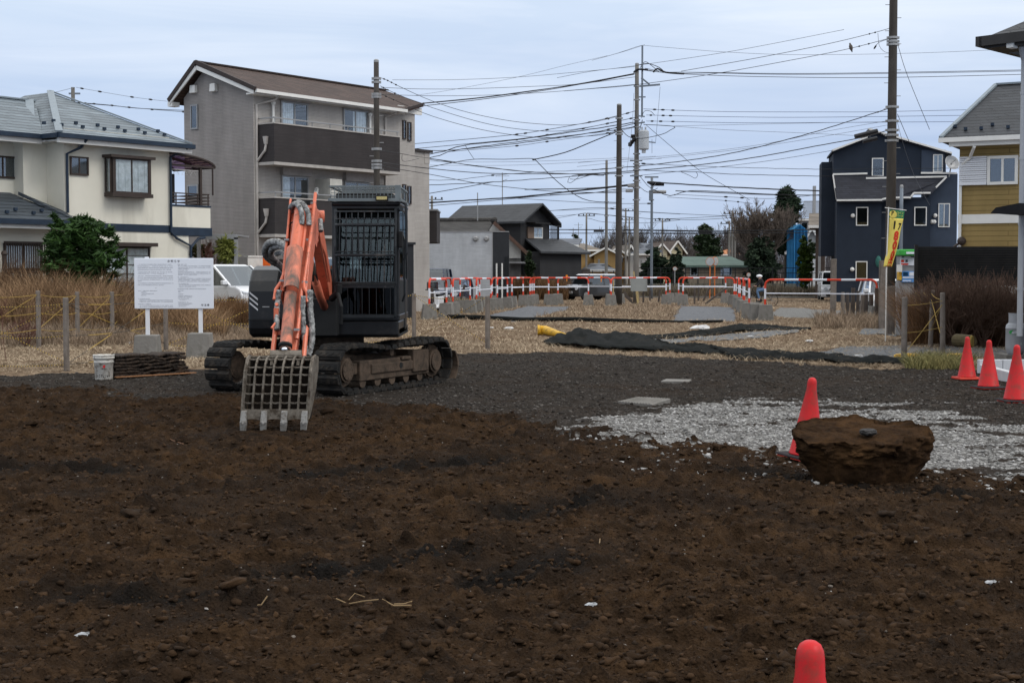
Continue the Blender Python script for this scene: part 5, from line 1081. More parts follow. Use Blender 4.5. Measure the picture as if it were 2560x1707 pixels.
# linkage
q = MB()
for o_1 in (-.185, .165): 
    vs = [SP(.80, .05, o_1), SP(.80, -.02, o_1), SP(1.02, -.02, o_1), SP(1.02, .05, o_1)]; q.add(vs + [v + Vector((.02, 0, 0)) for v in vs], [(0, 1, 2, 3), (7, 6, 5, 4), (0, 4, 5, 1), (2, 6, 7, 3), (1, 5, 6, 2), (0, 3, 7, 4)]); q.tube([SP(.81, .03, o_1 + .01), SP(1.01, .03, o_1 + .01)], .027, 8)
q.beam(SP(.83, .0, -.18), SP(.83, .0, .18), .05, .05); q.build('bucket_link', mOr, stick, off=OX)
q = MB(); q.disc((-2.5, 15.72, .80), (1, 0, 0), .06, .34, 14); q.disc((-2.5, 15.95, .70), (1, 0, 0), .05, .34, 14)
for o_1 in (-.16, .13): q.prism([(-2.5 + o_1, 15.6, .70), (-2.5 + o_1, 15.72, .86), (-2.5 + o_1, 16.02, .76), (-2.5 + o_1, 16.05, .62)], (.03, 0, 0))
q.build('bucket_ear', mBkt, Ex, off=OX)
# skeleton bucket
bk_ = empty('bucket', (-2.555 + 2.7, 15.5 - 21.5, 0)); bk_.parent = Ex
BO = OX + Vector((-2.555 + 2.7, 15.5 - 21.5, 0)); HW = .358
pf = [(15.395, .10), (15.385, .224), (15.375, .36), (15.385, .50), (15.39, .64), (15.42, .72), (15.49, .78), (15.62, .805)]
def bow(z): return np.interp(z, [p[1] for p in pf], [p[0] for p in pf])
XS = -2.555; lean = -.10       # the bucket leans very slightly as in the picture
def BK(o, y, z): return Vector((XS + o + (z - .45) * .08, y, z))
q = MB()
for i in range(8):
    o = -HW + .012 + (2 * HW - .024) * i / 7
    for (y0, z0), (y1, z1) in zip(pf[1:], pf[2:]):
        vs = [BK(o - .010, y0, z0), BK(o + .010, y0, z0), BK(o + .010, y0 + .055, z0), BK(o - .010, y0 + .055, z0), BK(o - .010, y1, z1), BK(o + .010, y1, z1), BK(o + .010, y1 + .05, z1 - .03), BK(o - .010, y1 + .05, z1 - .03)]
        q.add(vs, [(3, 2, 1, 0), (4, 5, 6, 7), (0, 1, 5, 4), (1, 2, 6, 5), (2, 3, 7, 6), (3, 0, 4, 7)])
for z in (.305, .405, .504, .61, .69, .772):      # bars bowed down between ribs
    y = bow(z) + .016; pts = []
    for i in range(7):
        o0 = -HW + .012 + (2 * HW - .024) * i / 7; w_ = (2 * HW - .024) / 7
        for k in range(5): pts.append(BK(o0 + w_ * k / 5, y + .02, z - .008 * math.sin(math.pi * k / 5)))
    pts.append(BK(HW - .012, y + .02, z)); q.tube(pts, .0105, 6)
q.build('grid', mBkt, bk_, off=BO)
q = MB(); n = 24; top, bot = [], []
for i in range(n + 1):
    o = -HW + 2 * HW * i / n; k = i / n * 3 % 1; z = .105 + .028 * math.sin(math.pi * k); bot.append((o, z))
for i in range(n):
    (o0, z0), (o1, z1) = bot[i], bot[i + 1]; vs = [BK(o0, 15.365, z0), BK(o1, 15.365, z1), BK(o1, 15.365, .235), BK(o0, 15.365, .235)]; q.add(vs + [v + Vector((0, .035, 0)) for v in vs], [(0, 1, 2, 3), (7, 6, 5, 4), (0, 4, 5, 1), (2, 6, 7, 3)])
q.build('cutting_lip', mBkt, bk_, off=BO)
for i in range(4):
    o = -HW + .03 + (2 * HW - .06) * i / 3; q = MB()
    vs = [BK(o - .035, 15.335, .10), BK(o + .035, 15.335, .10), BK(o + .035, 15.41, .10), BK(o - .035, 15.41, .10), BK(o - .032, 15.345, .22), BK(o + .032, 15.345, .22), BK(o + .032, 15.40, .22), BK(o - .032, 15.40, .22)]; q.add(vs, [(3, 2, 1, 0), (4, 5, 6, 7), (0, 1, 5, 4), (1, 2, 6, 5), (2, 3, 7, 6), (3, 0, 4, 7)])
    vs = [BK(o - .031, 15.35, .0), BK(o + .031, 15.35, .0), BK(o + .031, 15.385, .0), BK(o - .031, 15.385, .0), BK(o - .037, 15.325, .105), BK(o + .037, 15.325, .105), BK(o + .037, 15.42, .105), BK(o - .037, 15.42, .105)]; q.add(vs, [(3, 2, 1, 0), (4, 5, 6, 7), (0, 1, 5, 4), (1, 2, 6, 5), (2, 3, 7, 6), (3, 0, 4, 7)])
    q.tube([BK(o, 15.335, .085), BK(o, 15.32, .085)], .012, 8); q.build('tooth', mTooth, bk_, off=BO, bev=.006)
sp_ = [(15.37, .12), (15.37, .5), (15.38, .65), (15.47, .78), (15.62, .815), (15.86, .78), (15.92, .64), (15.84, .42), (15.66, .24), (15.5, .13)]
for o in (-HW - .012, HW - .008):
    q = MB(); vs = [BK(o, y, z) for y, z in sp_]; q.prism(vs, (.02, 0, 0)); q.build('side_plate', mBkt, bk_, off=BO)
for (ya, za), (yb, zb_) in (((15.62, .80), (15.86, .77)), ((15.86, .77), (15.91, .40))):
    q = MB(); q.prism([BK(-HW, ya, za), BK(HW, ya, za), BK(HW, yb, zb_), BK(-HW, yb, zb_)], (0, .0, -.02)); q.build('top_plate', mBkt, bk_, off=BO)
q = MB(); q.prism([BK(-HW, 15.70, .10), BK(HW, 15.70, .10), BK(HW, 15.80, .64), BK(-HW, 15.80, .64)], (0, .02, 0)); q.build('shade_backing', M('bucket_shade', (.016, .011, .008), .95, var=.4, scale=12), bk_, off=BO)  # added dark sheet: paints shade into the grid holes, no real bucket part
# ================================================================ traffic cones
mConeR = M('cone_red', (.50, .014, .016), .42, var=.06, scale=6, bump=.05, bscale=60, dirt=(.26, .035, .025), dirtamt=.42, dscale=9)
mConeB = M('cone_base_black', (.025, .022, .024), .8, var=.3)
mConeB2 = M('cone_base_red', (.50, .05, .03), .6, var=.1)
def cone(x, y, label, hgt=.70, rz=0, base=True, zoff=0, tilt=0):
    z = H1(x, y); o = empty('traffic_cone', (x, y, z + .014 + zoff), rz, label, 'traffic cone', 'red traffic cones'); s = hgt / .70
    o.rotation_euler = (tilt, tilt * .6, rz)
    prof = [(.150, .035), (.152, .042), (.146, .05), (.042, .60), (.040, .650), (.037, .672), (.029, .689), (.016, .698), (.002, .70)]
    q = MB(); q.lathe([(r_ * s, z_ * s) for r_, z_ in prof], (0, 0, 0), 36); q.build('cone_body', mConeR, o, smooth=True)
    if base:
        q = MB(); q.frustum((0, 0), .385, .385, .365, .365, .0, .016); q.build('base', mConeB2, o, bev=.006)
        q = MB(); q.frustum((0, 0), .41, .41, .39, .39, .016, .034); q.build('base_weight', mConeB, o, bev=.006)
    else:
        q = MB(); q.frustum((0, 0), .37, .37, .36, .36, .0, .034); q.build('base', mConeB2, o, bev=.006)
    return o
def at_(px, py): p = G(px, py); return p.x, p.y
dC = EYE - .70; c0 = D(2026, 1592, 1); Yc = dC / (EYE - c0.z); cone(D(2026, 1592, Yc).x, Yc, 'red traffic cone nearest the camera, only its rounded tip in view', .70, zoff=-.03)
x, y = at_(2018, 1154); cone(x, y + .05, 'red traffic cone standing half behind the brown soil boulder', .74, rz=.5, tilt=R(3.5))
x, y = at_(2417, 950); cone(x, y, 'red traffic cone farthest back of the three near the block kerb', .68, rz=.1, base=False)
x, y = at_(2471, 972); cone(x, y, 'red traffic cone in the middle of the three near the block kerb', .72, rz=.2)
x, y = at_(2540, 1005); cone(x, y, 'red traffic cone closest to the right edge beside the block kerb', .76, rz=.05)

# ================================================================ big soil boulder with flat top
rg = np.random.default_rng(12)
def boulder():
    nu, nv = 220, 120; V = []; c = g(1984, 1109); cx_, cy_ = c.x, c.y + .12
    th = np.linspace(0, 2 * np.pi, nu, endpoint=False)
    def rad(t): return 1 + .07 * np.cos(3 * t + .8) + .05 * np.cos(5 * t + 2.1) + .035 * np.cos(9 * t) + .02 * np.sin(14 * t + .5)
    zs = np.concatenate([np.linspace(0, 1, 80), np.full(60, 1.0)]); sc = np.concatenate([1 - .33 * (1 - np.linspace(0, 1, 80)) ** 1.8, np.linspace(.985, 0, 60)])
    T, Z = np.meshgrid(th, zs); S = np.repeat(sc[:, None], nu, 1); W_ = .545; Dp_ = .38; Ht = .40
    X = S * rad(T) * np.cos(T) * W_; Yv = S * rad(T + Z * .3) * np.sin(T) * Dp_; side = (np.arange(len(zs)) < 80)[:, None]
    Zz = Z * Ht; n1, n2, n3 = fbm3(X * 5, Yv * 5, Zz * 5, 3, 100), fbm3(X * 16, Yv * 16, Zz * 16, 3, 110), fbm3(X * 50, Yv * 50, Zz * 50, 2, 120)
    disp = np.where(side, n1 * .20 + n2 * .09 + n3 * .03, 0); rr = np.hypot(X, Yv) + 1e-6; k = 1 + disp * np.clip(Z * 1.5, .3, 1) / rr; k = np.where(side, k, 1 + (n1[79:80] * .20 + n2[79:80] * .09 + n3[79:80] * .03) / rr[79:80] * np.clip(S, 0, 1))
    X, Yv = X * k, Yv * k
    top = ~side
    rim = fbm(np.cos(T) * 2.4 + 5, np.sin(T) * 2.4, 4, 130) - .5; edge = np.clip((S - .45) / .5, 0, 1) ** 1.5
    Zz = Zz + np.where(top, (rim * .13 + .015) * edge + n2 * .05 + n3 * .012 - .02, (rim * .13 + .015) * np.clip(Z, 0, 1) ** 3 * ((S > .9) * 1.0) * np.clip((Z - .75) * 4, 0, 1))
    # tilt of the top: near edge lower, far rim raised
    Zz = Zz + np.clip(Z, 0, 1) ** 2 * (Yv * .22 + X * .01) - .05 * (1 - np.clip(Z * 3, 0, 1))
    P = np.stack([X.ravel() + cx_, Yv.ravel() + cy_, Zz.ravel() + H1(cx_, cy_) - .02], 1); nr_ = len(zs)
    I = np.arange(nr_ * nu).reshape(nr_, nu); J = np.roll(I, -1, 1); F_ = np.stack([I[:-1], J[:-1], J[1:], I[1:]], -1).reshape(-1, 4)
    m, nt, b = _nt('boulder_soil'); v = ocoord(nt); f = noise(nt, 7, 7, .7, v, .4); f2 = noise(nt, 2.2, 4, .6, v)
    c_ = ramp(nt, f, [(.3, (.012, .0072, .0042)), (.5, (.034, .0190, .0100)), (.72, (.070, .038, .0180))]); c_ = mixc(nt, ramp(nt, f2, [(.5, (0,)), (.65, (.6,))]), c_, (.080, .042, .018))
    L(nt, c_, b.inputs['Base Color']); b.inputs['Roughness'].default_value = .95; b.inputs['Specular IOR Level'].default_value = .05; bumpn(nt, b, noise(nt, 60, 6, .75, v), .9, .02)
    o = np_mesh('soil_boulder', P, F_, m, smooth=True, label='large flat-topped lump of brown soil in front of a red cone', cat='boulder')
    q = MB(); q.ball((cx_ + .04, cy_ - .08, H1(cx_, cy_) + .385), .06, sub=3, jit=.25, sq=(1.2, 1, .5)); q.build('embedded_stone', M('dark_stone', (.035, .033, .032), .7, var=.5, scale=30), None, label='small dark stone lying on the flat top of the soil boulder', cat='stone')
boulder()
# crumbs along the foot of the boulder
cc = g(1984, 1108); scatter('boulder_crumbs', 'crumbled soil round the foot of the big soil lump', 'soil', 900, None, (cc.y - .55, cc.y + .5), (.006, .03), clodm, 1, .7, .6, 33, power=2.5, keep=lambda x, y: (np.abs(x - cc.x) < .75) & (np.hypot((x - cc.x) / .62, (y - cc.y - .15) / .42) > .8) & (np.hypot((x - cc.x) / .9, (y - cc.y - .1) / .7) < 1))
# straws and twigs on the soil
mStraw1 = M('pale_straw', (.20, .135, .07), .8, var=.2)
def twig(pts, r_, mat_, label, name='straw_stalk', cat='straw', group='straw stalks on the soil'):
    q = MB(); P = []
    for x, y in pts: p = g(x, y); P.append((p.x, p.y, H1(p.x, p.y) + .018))
    q.tube(P, r_, 5); return q.build(name, mat_, None, label=label, cat=cat, group=group)
twig([(772, 1388), (800, 1390), (832, 1391), (870, 1395)], .004, mStraw1, 'long pale straw stalk in the left half of the foreground, longest of the broken row')
twig([(878, 1393), (905, 1399), (945, 1399)], .004, mStraw1, 'pale straw stalk at the right end of the broken row, lower fork')
twig([(905, 1397), (928, 1391), (946, 1387)], .0035, mStraw1, 'pale straw stalk at the right end of the broken row, upper fork')
twig([(801, 1389), (815, 1384), (838, 1386)], .003, mStraw1, 'thin curved straw lying on the long stalk')
twig([(592, 1401), (600, 1396), (614, 1391)], .004, mStraw1, 'short straw stalk left of the broken row')
twig([(1378, 1241), (1377, 1257)], .004, mStraw1, 'short upright straw stalk in the middle of the bare soil')
twig([(382, 1010), (398, 1015), (421, 1023)], .005, M('red_twig', (.16, .085, .05), .8), 'reddish twig lying left of the excavator bucket', 'twig', 'twig')
for (x, y, s, lb_) in ((885, 1254, .034, 'crumpled silvery scrap near the centre left of the soil'), (194, 1457, .03, 'crumpled silvery scrap in the lower left of the soil'), (2275, 1329, .026, 'small white torn scrap near the right edge of the soil'), (1018, 1246, .018, 'tiny white chip right of the silvery scrap'), (1358, 1408, .022, 'curved white sliver low in the middle of the soil')):
    p = g(x, y); q = MB(); q.ball((p.x, p.y, H1(p.x, p.y) + s * .35), s, 0, 2, .9, (1.2, .8, .5)); q.build('litter_scrap', M('scrap', (.30, .31, .32), .5, var=.3, scale=30), None, label=lb_, cat='litter')

# ================================================================ concrete lids
for (x0, y0, x1, y1, x2, y2, x3, y3, lb_, gr_) in ((1418, 924, 1462, 914, 1540, 918, 1498, 931, 'square patterned drain lid in the grey gravel', 1), (1518, 877, 1530, 872, 1588, 873, 1582, 878, 'grey concrete slab lying farther back in the gravel', 0)):
    P = [g(x0, y0, .02), g(x1, y1, .02), g(x2, y2, .02), g(x3, y3, .02)]; q = MB(); q.prism([p + Vector((0, 0, .015)) for p in P], (0, 0, -.07))
    if gr_:
        for k in range(1, 12): a_ = P[0].lerp(P[3], k / 12); b_ = P[1].lerp(P[2], k / 12); q.beam(a_ + Vector((0, 0, .016)), b_ + Vector((0, 0, .016)), .02, .012)
    q.build('drain_lid' if gr_ else 'concrete_slab', mConc, None, label=lb_, cat='drain lid' if gr_ else 'slab', bev=.004)

# ================================================================ pail and stack of dark mats
p = g(239, 872); px_, py_ = p.x, p.y; zg = H1(px_, py_); pl = empty('pail', (px_, py_, zg), 0, 'dirty white plastic pail with a red logo left of the dark stack', 'pail')
mPail = M('pail_white', (.55, .53, .49), .5, var=.06, scale=8, dirt=(.13, .10, .075), dirtamt=.42, dscale=16)
q = MB(); q.lathe([(.135, 0), (.14, .01), (.152, .28), (.158, .285), (.158, .30), (.154, .305), (.160, .345), (.171, .35), (.171, .375), (.162, .378), (.162, .385), (.172, .39), (.172, .41), (.160, .412), (.155, .36), (.14, .05), (.05, .04)], (0, 0, 0), 32); q.build('body', mPail, pl, smooth=True)
q = MB(); q.tube([(.172 * math.cos(a), .172 * math.sin(a) - .02, .33 - .16 * math.sin((a + .4) * 1.0) ** 2 * (1 if a > -.4 else 0)) for a in np.linspace(-.4, 2.7, 14)], .0035, 6); q.build('handle', mSteel, pl)
def curved_decal(mb, a0, a1, z0, z1, r_):
    n = 6
    for i in range(n):
        t0, t1 = a0 + (a1 - a0) * i / n, a0 + (a1 - a0) * (i + 1) / n
        mb.add([(r_ * math.cos(t0), r_ * math.sin(t0), z0), (r_ * math.cos(t1), r_ * math.sin(t1), z0), (r_ * math.cos(t1), r_ * math.sin(t1), z1), (r_ * math.cos(t0), r_ * math.sin(t0), z1)], [(0, 1, 2, 3)])
q = MB(); curved_decal(q, R(-80), R(-68), .205, .245, .1535); curved_decal(q, R(-74), R(-66), .222, .25, .154); q.build('logo', M('logo_red', (.55, .03, .03), .5, bump=0), pl)
q = MB(); curved_decal(q, R(-88), R(-55), .188, .194, .152)
rr_ = random.Random(3)
for k in range(7):
    a = R(-122 + k * 13)
    for j in range(5): b_ = a + R(rr_.uniform(0, 7)); z = .05 + rr_.uniform(0, .035); curved_decal(q, b_, b_ + R(rr_.uniform(1, 5)), z, z + rr_.uniform(.004, .014), .1455)
q.build('lettering', mDarkIn, pl)
# stack of mats
mMat = M('rubber_mat', (.020, .015, .012), .9, var=.4, scale=12, bump=.9, bscale=30, dirt=(.065, .045, .032), dirtamt=.55, dscale=9)
a0 = g(263, 872); a1 = g(440, 862); ln = (a1 - a0).xy.length; dr_ = (a1 - a0).normalized(); nr2 = Vector((-dr_.y, dr_.x, 0)); rr_ = random.Random(9); zg = H1((a0.x + a1.x) / 2, (a0.y + a1.y) / 2)
zcur = zg
for k in range(7):
    n = 46; th_ = .042; q = MB(); x0 = .02 + rr_.uniform(-.03, .03); L_ = ln - .02 - k * .022 + rr_.uniform(-.03, .03); b = 0
    for i in range(n + 1):
        t = i / n; s = x0 + L_ * t; wz = (.010 * math.sin(t * 23 + k * 1.7) + .014 * math.sin(t * 9 + k * .9) + rr_.uniform(-.006, .006)) * min(1, t * 2.5) - .02 * max(0, t - .85) * 5
        wy = rr_.uniform(-.012, .012)
        for yy, zz in ((-.22 + wy, -.004 + rr_.uniform(-.004, .004)), (-.235 + wy, th_ * .5), (-.22 + wy, th_), (.25, th_), (.25, 0)):
            v_ = a0 + dr_ * s + nr2 * (yy + .24); q.v.append((v_.x, v_.y, zcur + wz + zz + .006))
    for i in range(n):
        for j in range(5): q.f.append((i * 5 + j, i * 5 + (j + 1) % 5, i * 5 + 5 + (j + 1) % 5, i * 5 + 5 + j)); q.m.append(0)
    q.f += [(4, 3, 2, 1, 0), tuple(n * 5 + j for j in range(5))]; q.m += [0, 0]
    q.build('rubber_mat', mMat, None, label='muddy dark mat, %s of the stack beside the pail' % ['lowest', 'second from the bottom', 'third from the bottom', 'middle one', 'third from the top', 'second from the top', 'topmost'][k], cat='mat', group='stacked dark mats')
    zcur += .052
q = MB(); q.beam((a0 + nr2 * -.03).to_tuple()[:2] + (zg + .015,), (a1 + dr_ * .05 - nr2 * .04).to_tuple()[:2] + (zg + .02,), .07, .015); q.build('wooden_batten', M('orange_wood', (.30, .15, .075), .8, var=.2, scale=9), None, label='thin orange-brown wooden batten under the stack of mats', cat='wood')

# ================================================================ notice board
Yb = 28.9; mBoard = M('board_white', (.66, .69, .75), .5, var=.02, bump=0); mWhPost = M('white_post', (.66, .67, .70), .5, var=.04)
bc = D(435, 710, Yb); nb_ = empty('notice_board', (bc.x, Yb, 0), R(1.5), 'white Japanese notice board on two white posts set in concrete', 'notice board')
W2 = 0.80; z0, z1 = D(435, 772, Yb).z, D(435, 645.5, Yb).z
q = MB(); q.box(-W2, W2, -.012, .012, z0, z1); q.build('panel', mBoard, nb_, bev=.015)
for x_p in (367.5, 499.5):
    x_l = D(x_p, 720, Yb).x - bc.x; q = MB(); q.box(x_l - .038, x_l + .038, .014, .07, .42, z1 + (.03 if x_p < 400 else -.02)); q.build('post', mWhPost, nb_)
mInk = M('ink', (.06, .065, .08), .7, bump=0); mInkL = M('ink_faint', (.17, .18, .21), .7, bump=0)
def btext(t_, s_, x_, z_, bold=.0): 
    try: return text_mesh(t_, s_, (x_, -.0135, z_), (1, 0, 0), (0, 0, 1), mInk, 'lettering', nb_, depth=.0004, bold=bold)
    except Exception as e: print('text', e)
Hb = z1 - z0; btext('お 知 ら せ', .052, .0, z1 - Hb * .063, .001); btext('埼 玉 県', .046, W2 * .79, z0 + Hb * .072, .001)
q = MB(); rr_ = random.Random(4)
def line(xa, xb, fz):         # a line of small characters too small to read in the photo: strokes only
    x = xa; z = z1 - Hb * fz
    while x < xb:
        w_ = rr_.uniform(.007, .0115)
        if rr_.random() > .10:
            for k in range(3): zz = z + rr_.uniform(-.0075, .0075); xx = x + rr_.uniform(0, w_ * .5); q.box(xx, xx + w_ * rr_.uniform(.3, .7), -.0145, -.0125, zz, zz + .0022)
            xx = x + rr_.uniform(.2, .8) * w_; q.box(xx, xx + .002, -.0145, -.0125, z - .007, z + .008)
        x += .0135
def fx(a): return -W2 + 2 * W2 * a
for fz, a, b in ((.125, .06, .47), (.16, .045, .485), (.193, .045, .485), (.228, .045, .46), (.275, .055, .485), (.305, .045, .40), (.35, .05, .485), (.385, .045, .485), (.42, .045, .485), (.452, .045, .095), (.495, .05, .49), (.53, .045, .37), (.59, .265, .275), (.645, .05, .29), (.672, .085, .15), (.70, .095, .24), (.73, .085, .145), (.802, .05, .19), (.83, .065, .48), (.857, .065, .48), (.905, .05, .21), (.935, .065, .48), (.965, .065, .48),
                 (.125, .55, .66), (.155, .555, .96), (.185, .555, .96), (.212, .555, .69), (.243, .55, .67), (.275, .555, .96), (.303, .555, .96), (.33, .555, .79), (.375, .55, .68), (.402, .555, .96), (.43, .555, .955), (.457, .555, .94), (.505, .55, .68), (.53, .555, .96), (.56, .555, .78), (.605, .545, .90), (.64, .555, .62), (.668, .555, .585), (.708, .555, .62), (.742, .555, .73), (.768, .555, .73), (.795, .555, .69), (.825, .555, .65), (.87, .555, .68), (.895, .555, .73), (.922, .555, .69), (.95, .555, .65)):
    line(fx(a), fx(b), fz)
q.build('small_print', mInkL, nb_)
def block(x, y, label, w0=.56, w1=.46, h=.58, rz=0, d0=None, group='concrete base blocks', m_=None, z=None):
    zg = H1(x, y) if z is None else z; q = MB(); q.frustum((0, 0), w0, d0 or w0, w1, (d0 or w0) * w1 / w0, -.05, h); o = q.build('concrete_block', m_ or mConc, None, bev=.02, label=label, cat='concrete block', group=group); o.location = (x, y, zg); o.rotation_euler = (0, 0, rz); return o
for x_p, lb_ in ((367.5, 'grey concrete block under the left post of the notice board'), (499.5, 'grey concrete block under the right post of the notice board')):
    x_ = D(x_p, 850, Yb).x; block(x_, Yb + .04, lb_, .52, .44, .50, R(3))

# ================================================================ rope fences
mPostW = M('weathered_post', (.17, .145, .125), .85, var=.25, scale=6, bump=.4, bscale=30, dirt=(.07, .055, .045), dirtamt=.5, dscale=6, streak=True)
mRopeY = M('yellow_rope', (.30, .20, .05), .8, var=.15); mRopeK = M('black_yellow_rope', (.27, .17, .03), .8, var=.3)
def stripes_rope():
    m, nt, b = _nt('twisted_rope'); t = N(nt, 'ShaderNodeTexCoord'); wv = N(nt, 'ShaderNodeTexWave'); wv.bands_direction = 'X'; wv.inputs['Scale'].default_value = 5.5; L(nt, t.outputs['Object'], wv.inputs[0])
    L(nt, ramp(nt, wv.outputs['Fac'], [(.42, (.45, .29, .04)), (.58, (.02, .018, .015))]), b.inputs['Base Color']); b.inputs['Roughness'].default_value = .8; return m
mRopeT = stripes_rope()
def fpost(x, y, h, label, r_=.05, tilt=(0, 0), group='weathered rope fence posts'):
    z = H1(x, y); q = MB(); q.lathe([(r_, -.1), (r_ * 1.02, .3), (r_ * .97, h - .02), (r_ * .8, h)], (0, 0, 0), 12); o = q.build('fence_post', mPostW, None, label=label, cat='post', group=group); o.location = (x, y, z); o.rotation_euler = (tilt[0], tilt[1], 0); return Vector((x, y, z))
def rope(a, b, sag, mat_, label, r_=.009, group='ropes of the post fence'):
    a, b = Vector(a), Vector(b); P = []
    for i in range(13): t = i / 12; p = a.lerp(b, t); p.z -= sag * 4 * t * (1 - t); P.append(p)
    q = MB(); q.tube(P, r_ * .68, 6); return q.build('rope', mat_, None, label=label, cat='rope', group=group)
ZV = Vector((0, 0, 1))
fr1 = [(-30, 26.0), (165.5, 24.9), (414.7, 31.5)]; F1 = []
for i, (x_p, Y_) in enumerate(fr1):
    if i == 0: F1.append(Vector((D(x_p, 850, Y_).x - .8, Y_, 0))); continue
    F1.append(fpost(D(x_p, 840, Y_).x, Y_, 1.29, ['', 'weathered fence post nearest the left edge, in front of the brown weeds', 'weathered fence post standing before the middle of the notice board'][i], .052))
bk = [(-60, 31), (96, 32.7), (193.6, 34.5), (280.6, 35.6), (360, 42.5), (552, 52)]; F2 = []
for i, (x_p, Y_) in enumerate(bk):
    if i == 0: F2.append(Vector((D(x_p, 850, Y_).x, Y_, 0))); continue
    F2.append(fpost(D(x_p, 800, Y_).x, Y_, 1.31, ['', 'weathered post of the rear rope fence, first from the left edge', 'weathered post of the rear rope fence, second from the left edge', 'weathered post of the rear rope fence, third from the left and close to the board', 'weathered post behind the left leg of the notice board', 'weathered post before the wheel of the white minivan'][i], .055))
for i in range(len(F2) - 1):
    a, b = F2[i], F2[i + 1]
    for k, h in enumerate((1.22, .80, .42)): rope(a + ZV * h, b + ZV * h, .05, mRopeY, '%s yellow rope of the rear fence left of the notice board' % ['top', 'middle', 'lower'][k], .010)
    rope(a + ZV * .42, b + ZV * 1.22, .0, mRopeY, 'slanting yellow rope of the rear fence left of the notice board', .010)
F3 = [fpost(D(1035, 800, 34.5).x, 34.5, 1.22, 'weathered post just right of the excavator cab', .05), fpost(D(1219, 800, 31.8).x, 31.8, 1.22, 'weathered post standing alone between excavator and yellow hose', .055)]
chain = F1 + [Vector((D(700, 800, 33).x, 33, 0))] + F3
for i in range(len(chain) - 1):
    a, b = chain[i], chain[i + 1]; w_ = ['at the left edge', 'before the notice board', 'behind the excavator boom', 'behind the excavator cab', 'between the two posts right of the excavator'][min(i, 4)]
    for k, h in enumerate((1.18, .62, .12)):
        if i == len(chain) - 2 and k: continue
        rope(a + ZV * h, b + ZV * h, .07, mRopeT, '%s black and yellow rope %s' % (['upper', 'middle', 'lower'][k], w_), .008)
    rope(a + ZV * 1.18, b + ZV * .15, .02, mRopeT, 'black and yellow rope falling to the right %s' % w_, .008); rope(a + ZV * .12, b + ZV * 1.2, .02, mRopeT, 'black and yellow rope rising to the right %s' % w_, .008)
# right-hand posts
F4 = []
nm5 = ['nearest and leftmost', 'second from the left', 'middle', 'second from the right', 'rightmost']
rp = [(2261, 28.6, 1.27), (2287, 36.3, 1.28), (2308, 34.8, 1.3), (2327, 32.8, 1.3), (2358, 29.8, 1.32)]
for i, (x_p, Y_, h) in enumerate(rp): F4.append(fpost(D(x_p, 800, Y_).x, Y_, h, nm5[i] + ' weathered post of the roped row before the slat fence', .055 if i else .06, tilt=(0, R([0, 1, -1, 1.5, -1][i]))))
for i in range(1, 4):
    a, b = F4[i], F4[i + 1]; rope(a + ZV * 1.22, b + ZV * 1.18, .05, mRopeY, 'yellow rope along the tops of the roped row, span %s' % ['at the far end', 'in the middle', 'at the near end'][i - 1], .011)
    rope(a + ZV * 1.1, b + ZV * .25, .0, mRopeY, 'yellow rope falling steeply in the roped row, %s' % ['far span', 'middle span', 'near span'][i - 1], .011); rope(a + ZV * .35, b + ZV * 1.15, .0, mRopeY, 'yellow rope rising steeply in the roped row, %s' % ['far span', 'middle span', 'near span'][i - 1], .011)
rope(F4[0] + ZV * 1.1, F4[4] + ZV * 1.15, .02, mRopeY, 'upper slack yellow rope across the front of the roped row', .009); rope(F4[0] + ZV * .55, F4[4] + ZV * .6, .02, mRopeY, 'middle slack yellow rope across the front of the roped row', .009); rope(F4[0] + ZV * .1, F4[4] + ZV * 1.1, .0, mRopeY, 'long slanting yellow rope across the front of the roped row', .010)

# ================================================================ pipe barriers on concrete blocks
mBarR = M('barrier_red', (.60, .055, .025), .45, var=.08, bump=0); mBarW = M('barrier_white', (.66, .68, .74), .45, var=.05, bump=0)
BTOP = 1.49; BLK = .58
def barrier(pxa, Ya, pxb, Yb_, label, pattern, top=BTOP, blocks=None, zb=BLK):
    a = Vector((D(pxa, 720, Ya).x, Ya, 0)); b = Vector((D(pxb, 720, Yb_).x, Yb_, 0)); za, zb2 = H1(a.x, a.y), H1(b.x, b.y); d = (b - a); ln = d.xy.length; e = d.normalized(); rz = math.atan2(e.y, e.x); r_ = .22
    o = empty('pipe_barrier', a, rz, label, 'barrier', 'red and white pipe barriers'); pts = [(0, 0, zb), (0, 0, zb + .20), (0, 0, top - r_ - .10), (0, 0, top - r_)]; ms = [0, 1, 0]
    for k in range(1, 7): t = k / 6 * math.pi / 2; pts.append((r_ * (1 - math.cos(t)), 0, top - r_ + r_ * math.sin(t))); ms.append(0)
    n = max(3, pattern); x0, x1 = r_, ln - r_
    for k in range(n): pts.append((x0 + (x1 - x0) * (k + 1) / n, 0, top)); ms.append(0 if k % 2 == 0 else 1)
    for k in range(1, 7): t = k / 6 * math.pi / 2; pts.append((ln - r_ + r_ * math.sin(t), 0, top - r_ + r_ * math.cos(t))); ms.append(0)
    pts += [(ln, 0, top - r_ - .10), (ln, 0, zb + .20), (ln, 0, zb)]; ms += [0, 1, 0]
    P2, M2 = [], []
    for i in range(len(pts) - 1): P2 += [pts[i], tuple(Vector(pts[i]).lerp(Vector(pts[i + 1]), .999))]; M2 += [ms[i], ms[i]]
    P2.append(pts[-1]); q = MB(); q.tube(P2, .040, 10, mfun=lambda i: M2[min(i, len(M2) - 1)]); q.build('pipe_frame', [mBarR, mBarW], o)
    q = MB(); q.tube([(0, 0, .99), (ln, 0, .99)], .022, 8); q.build('cross_rail', mBarW, o)
    for P_, w_ in ((a, 'left'), (b, 'right')): LEGS.append((P_.x, P_.y, label, w_))
    return o
LEGS = []
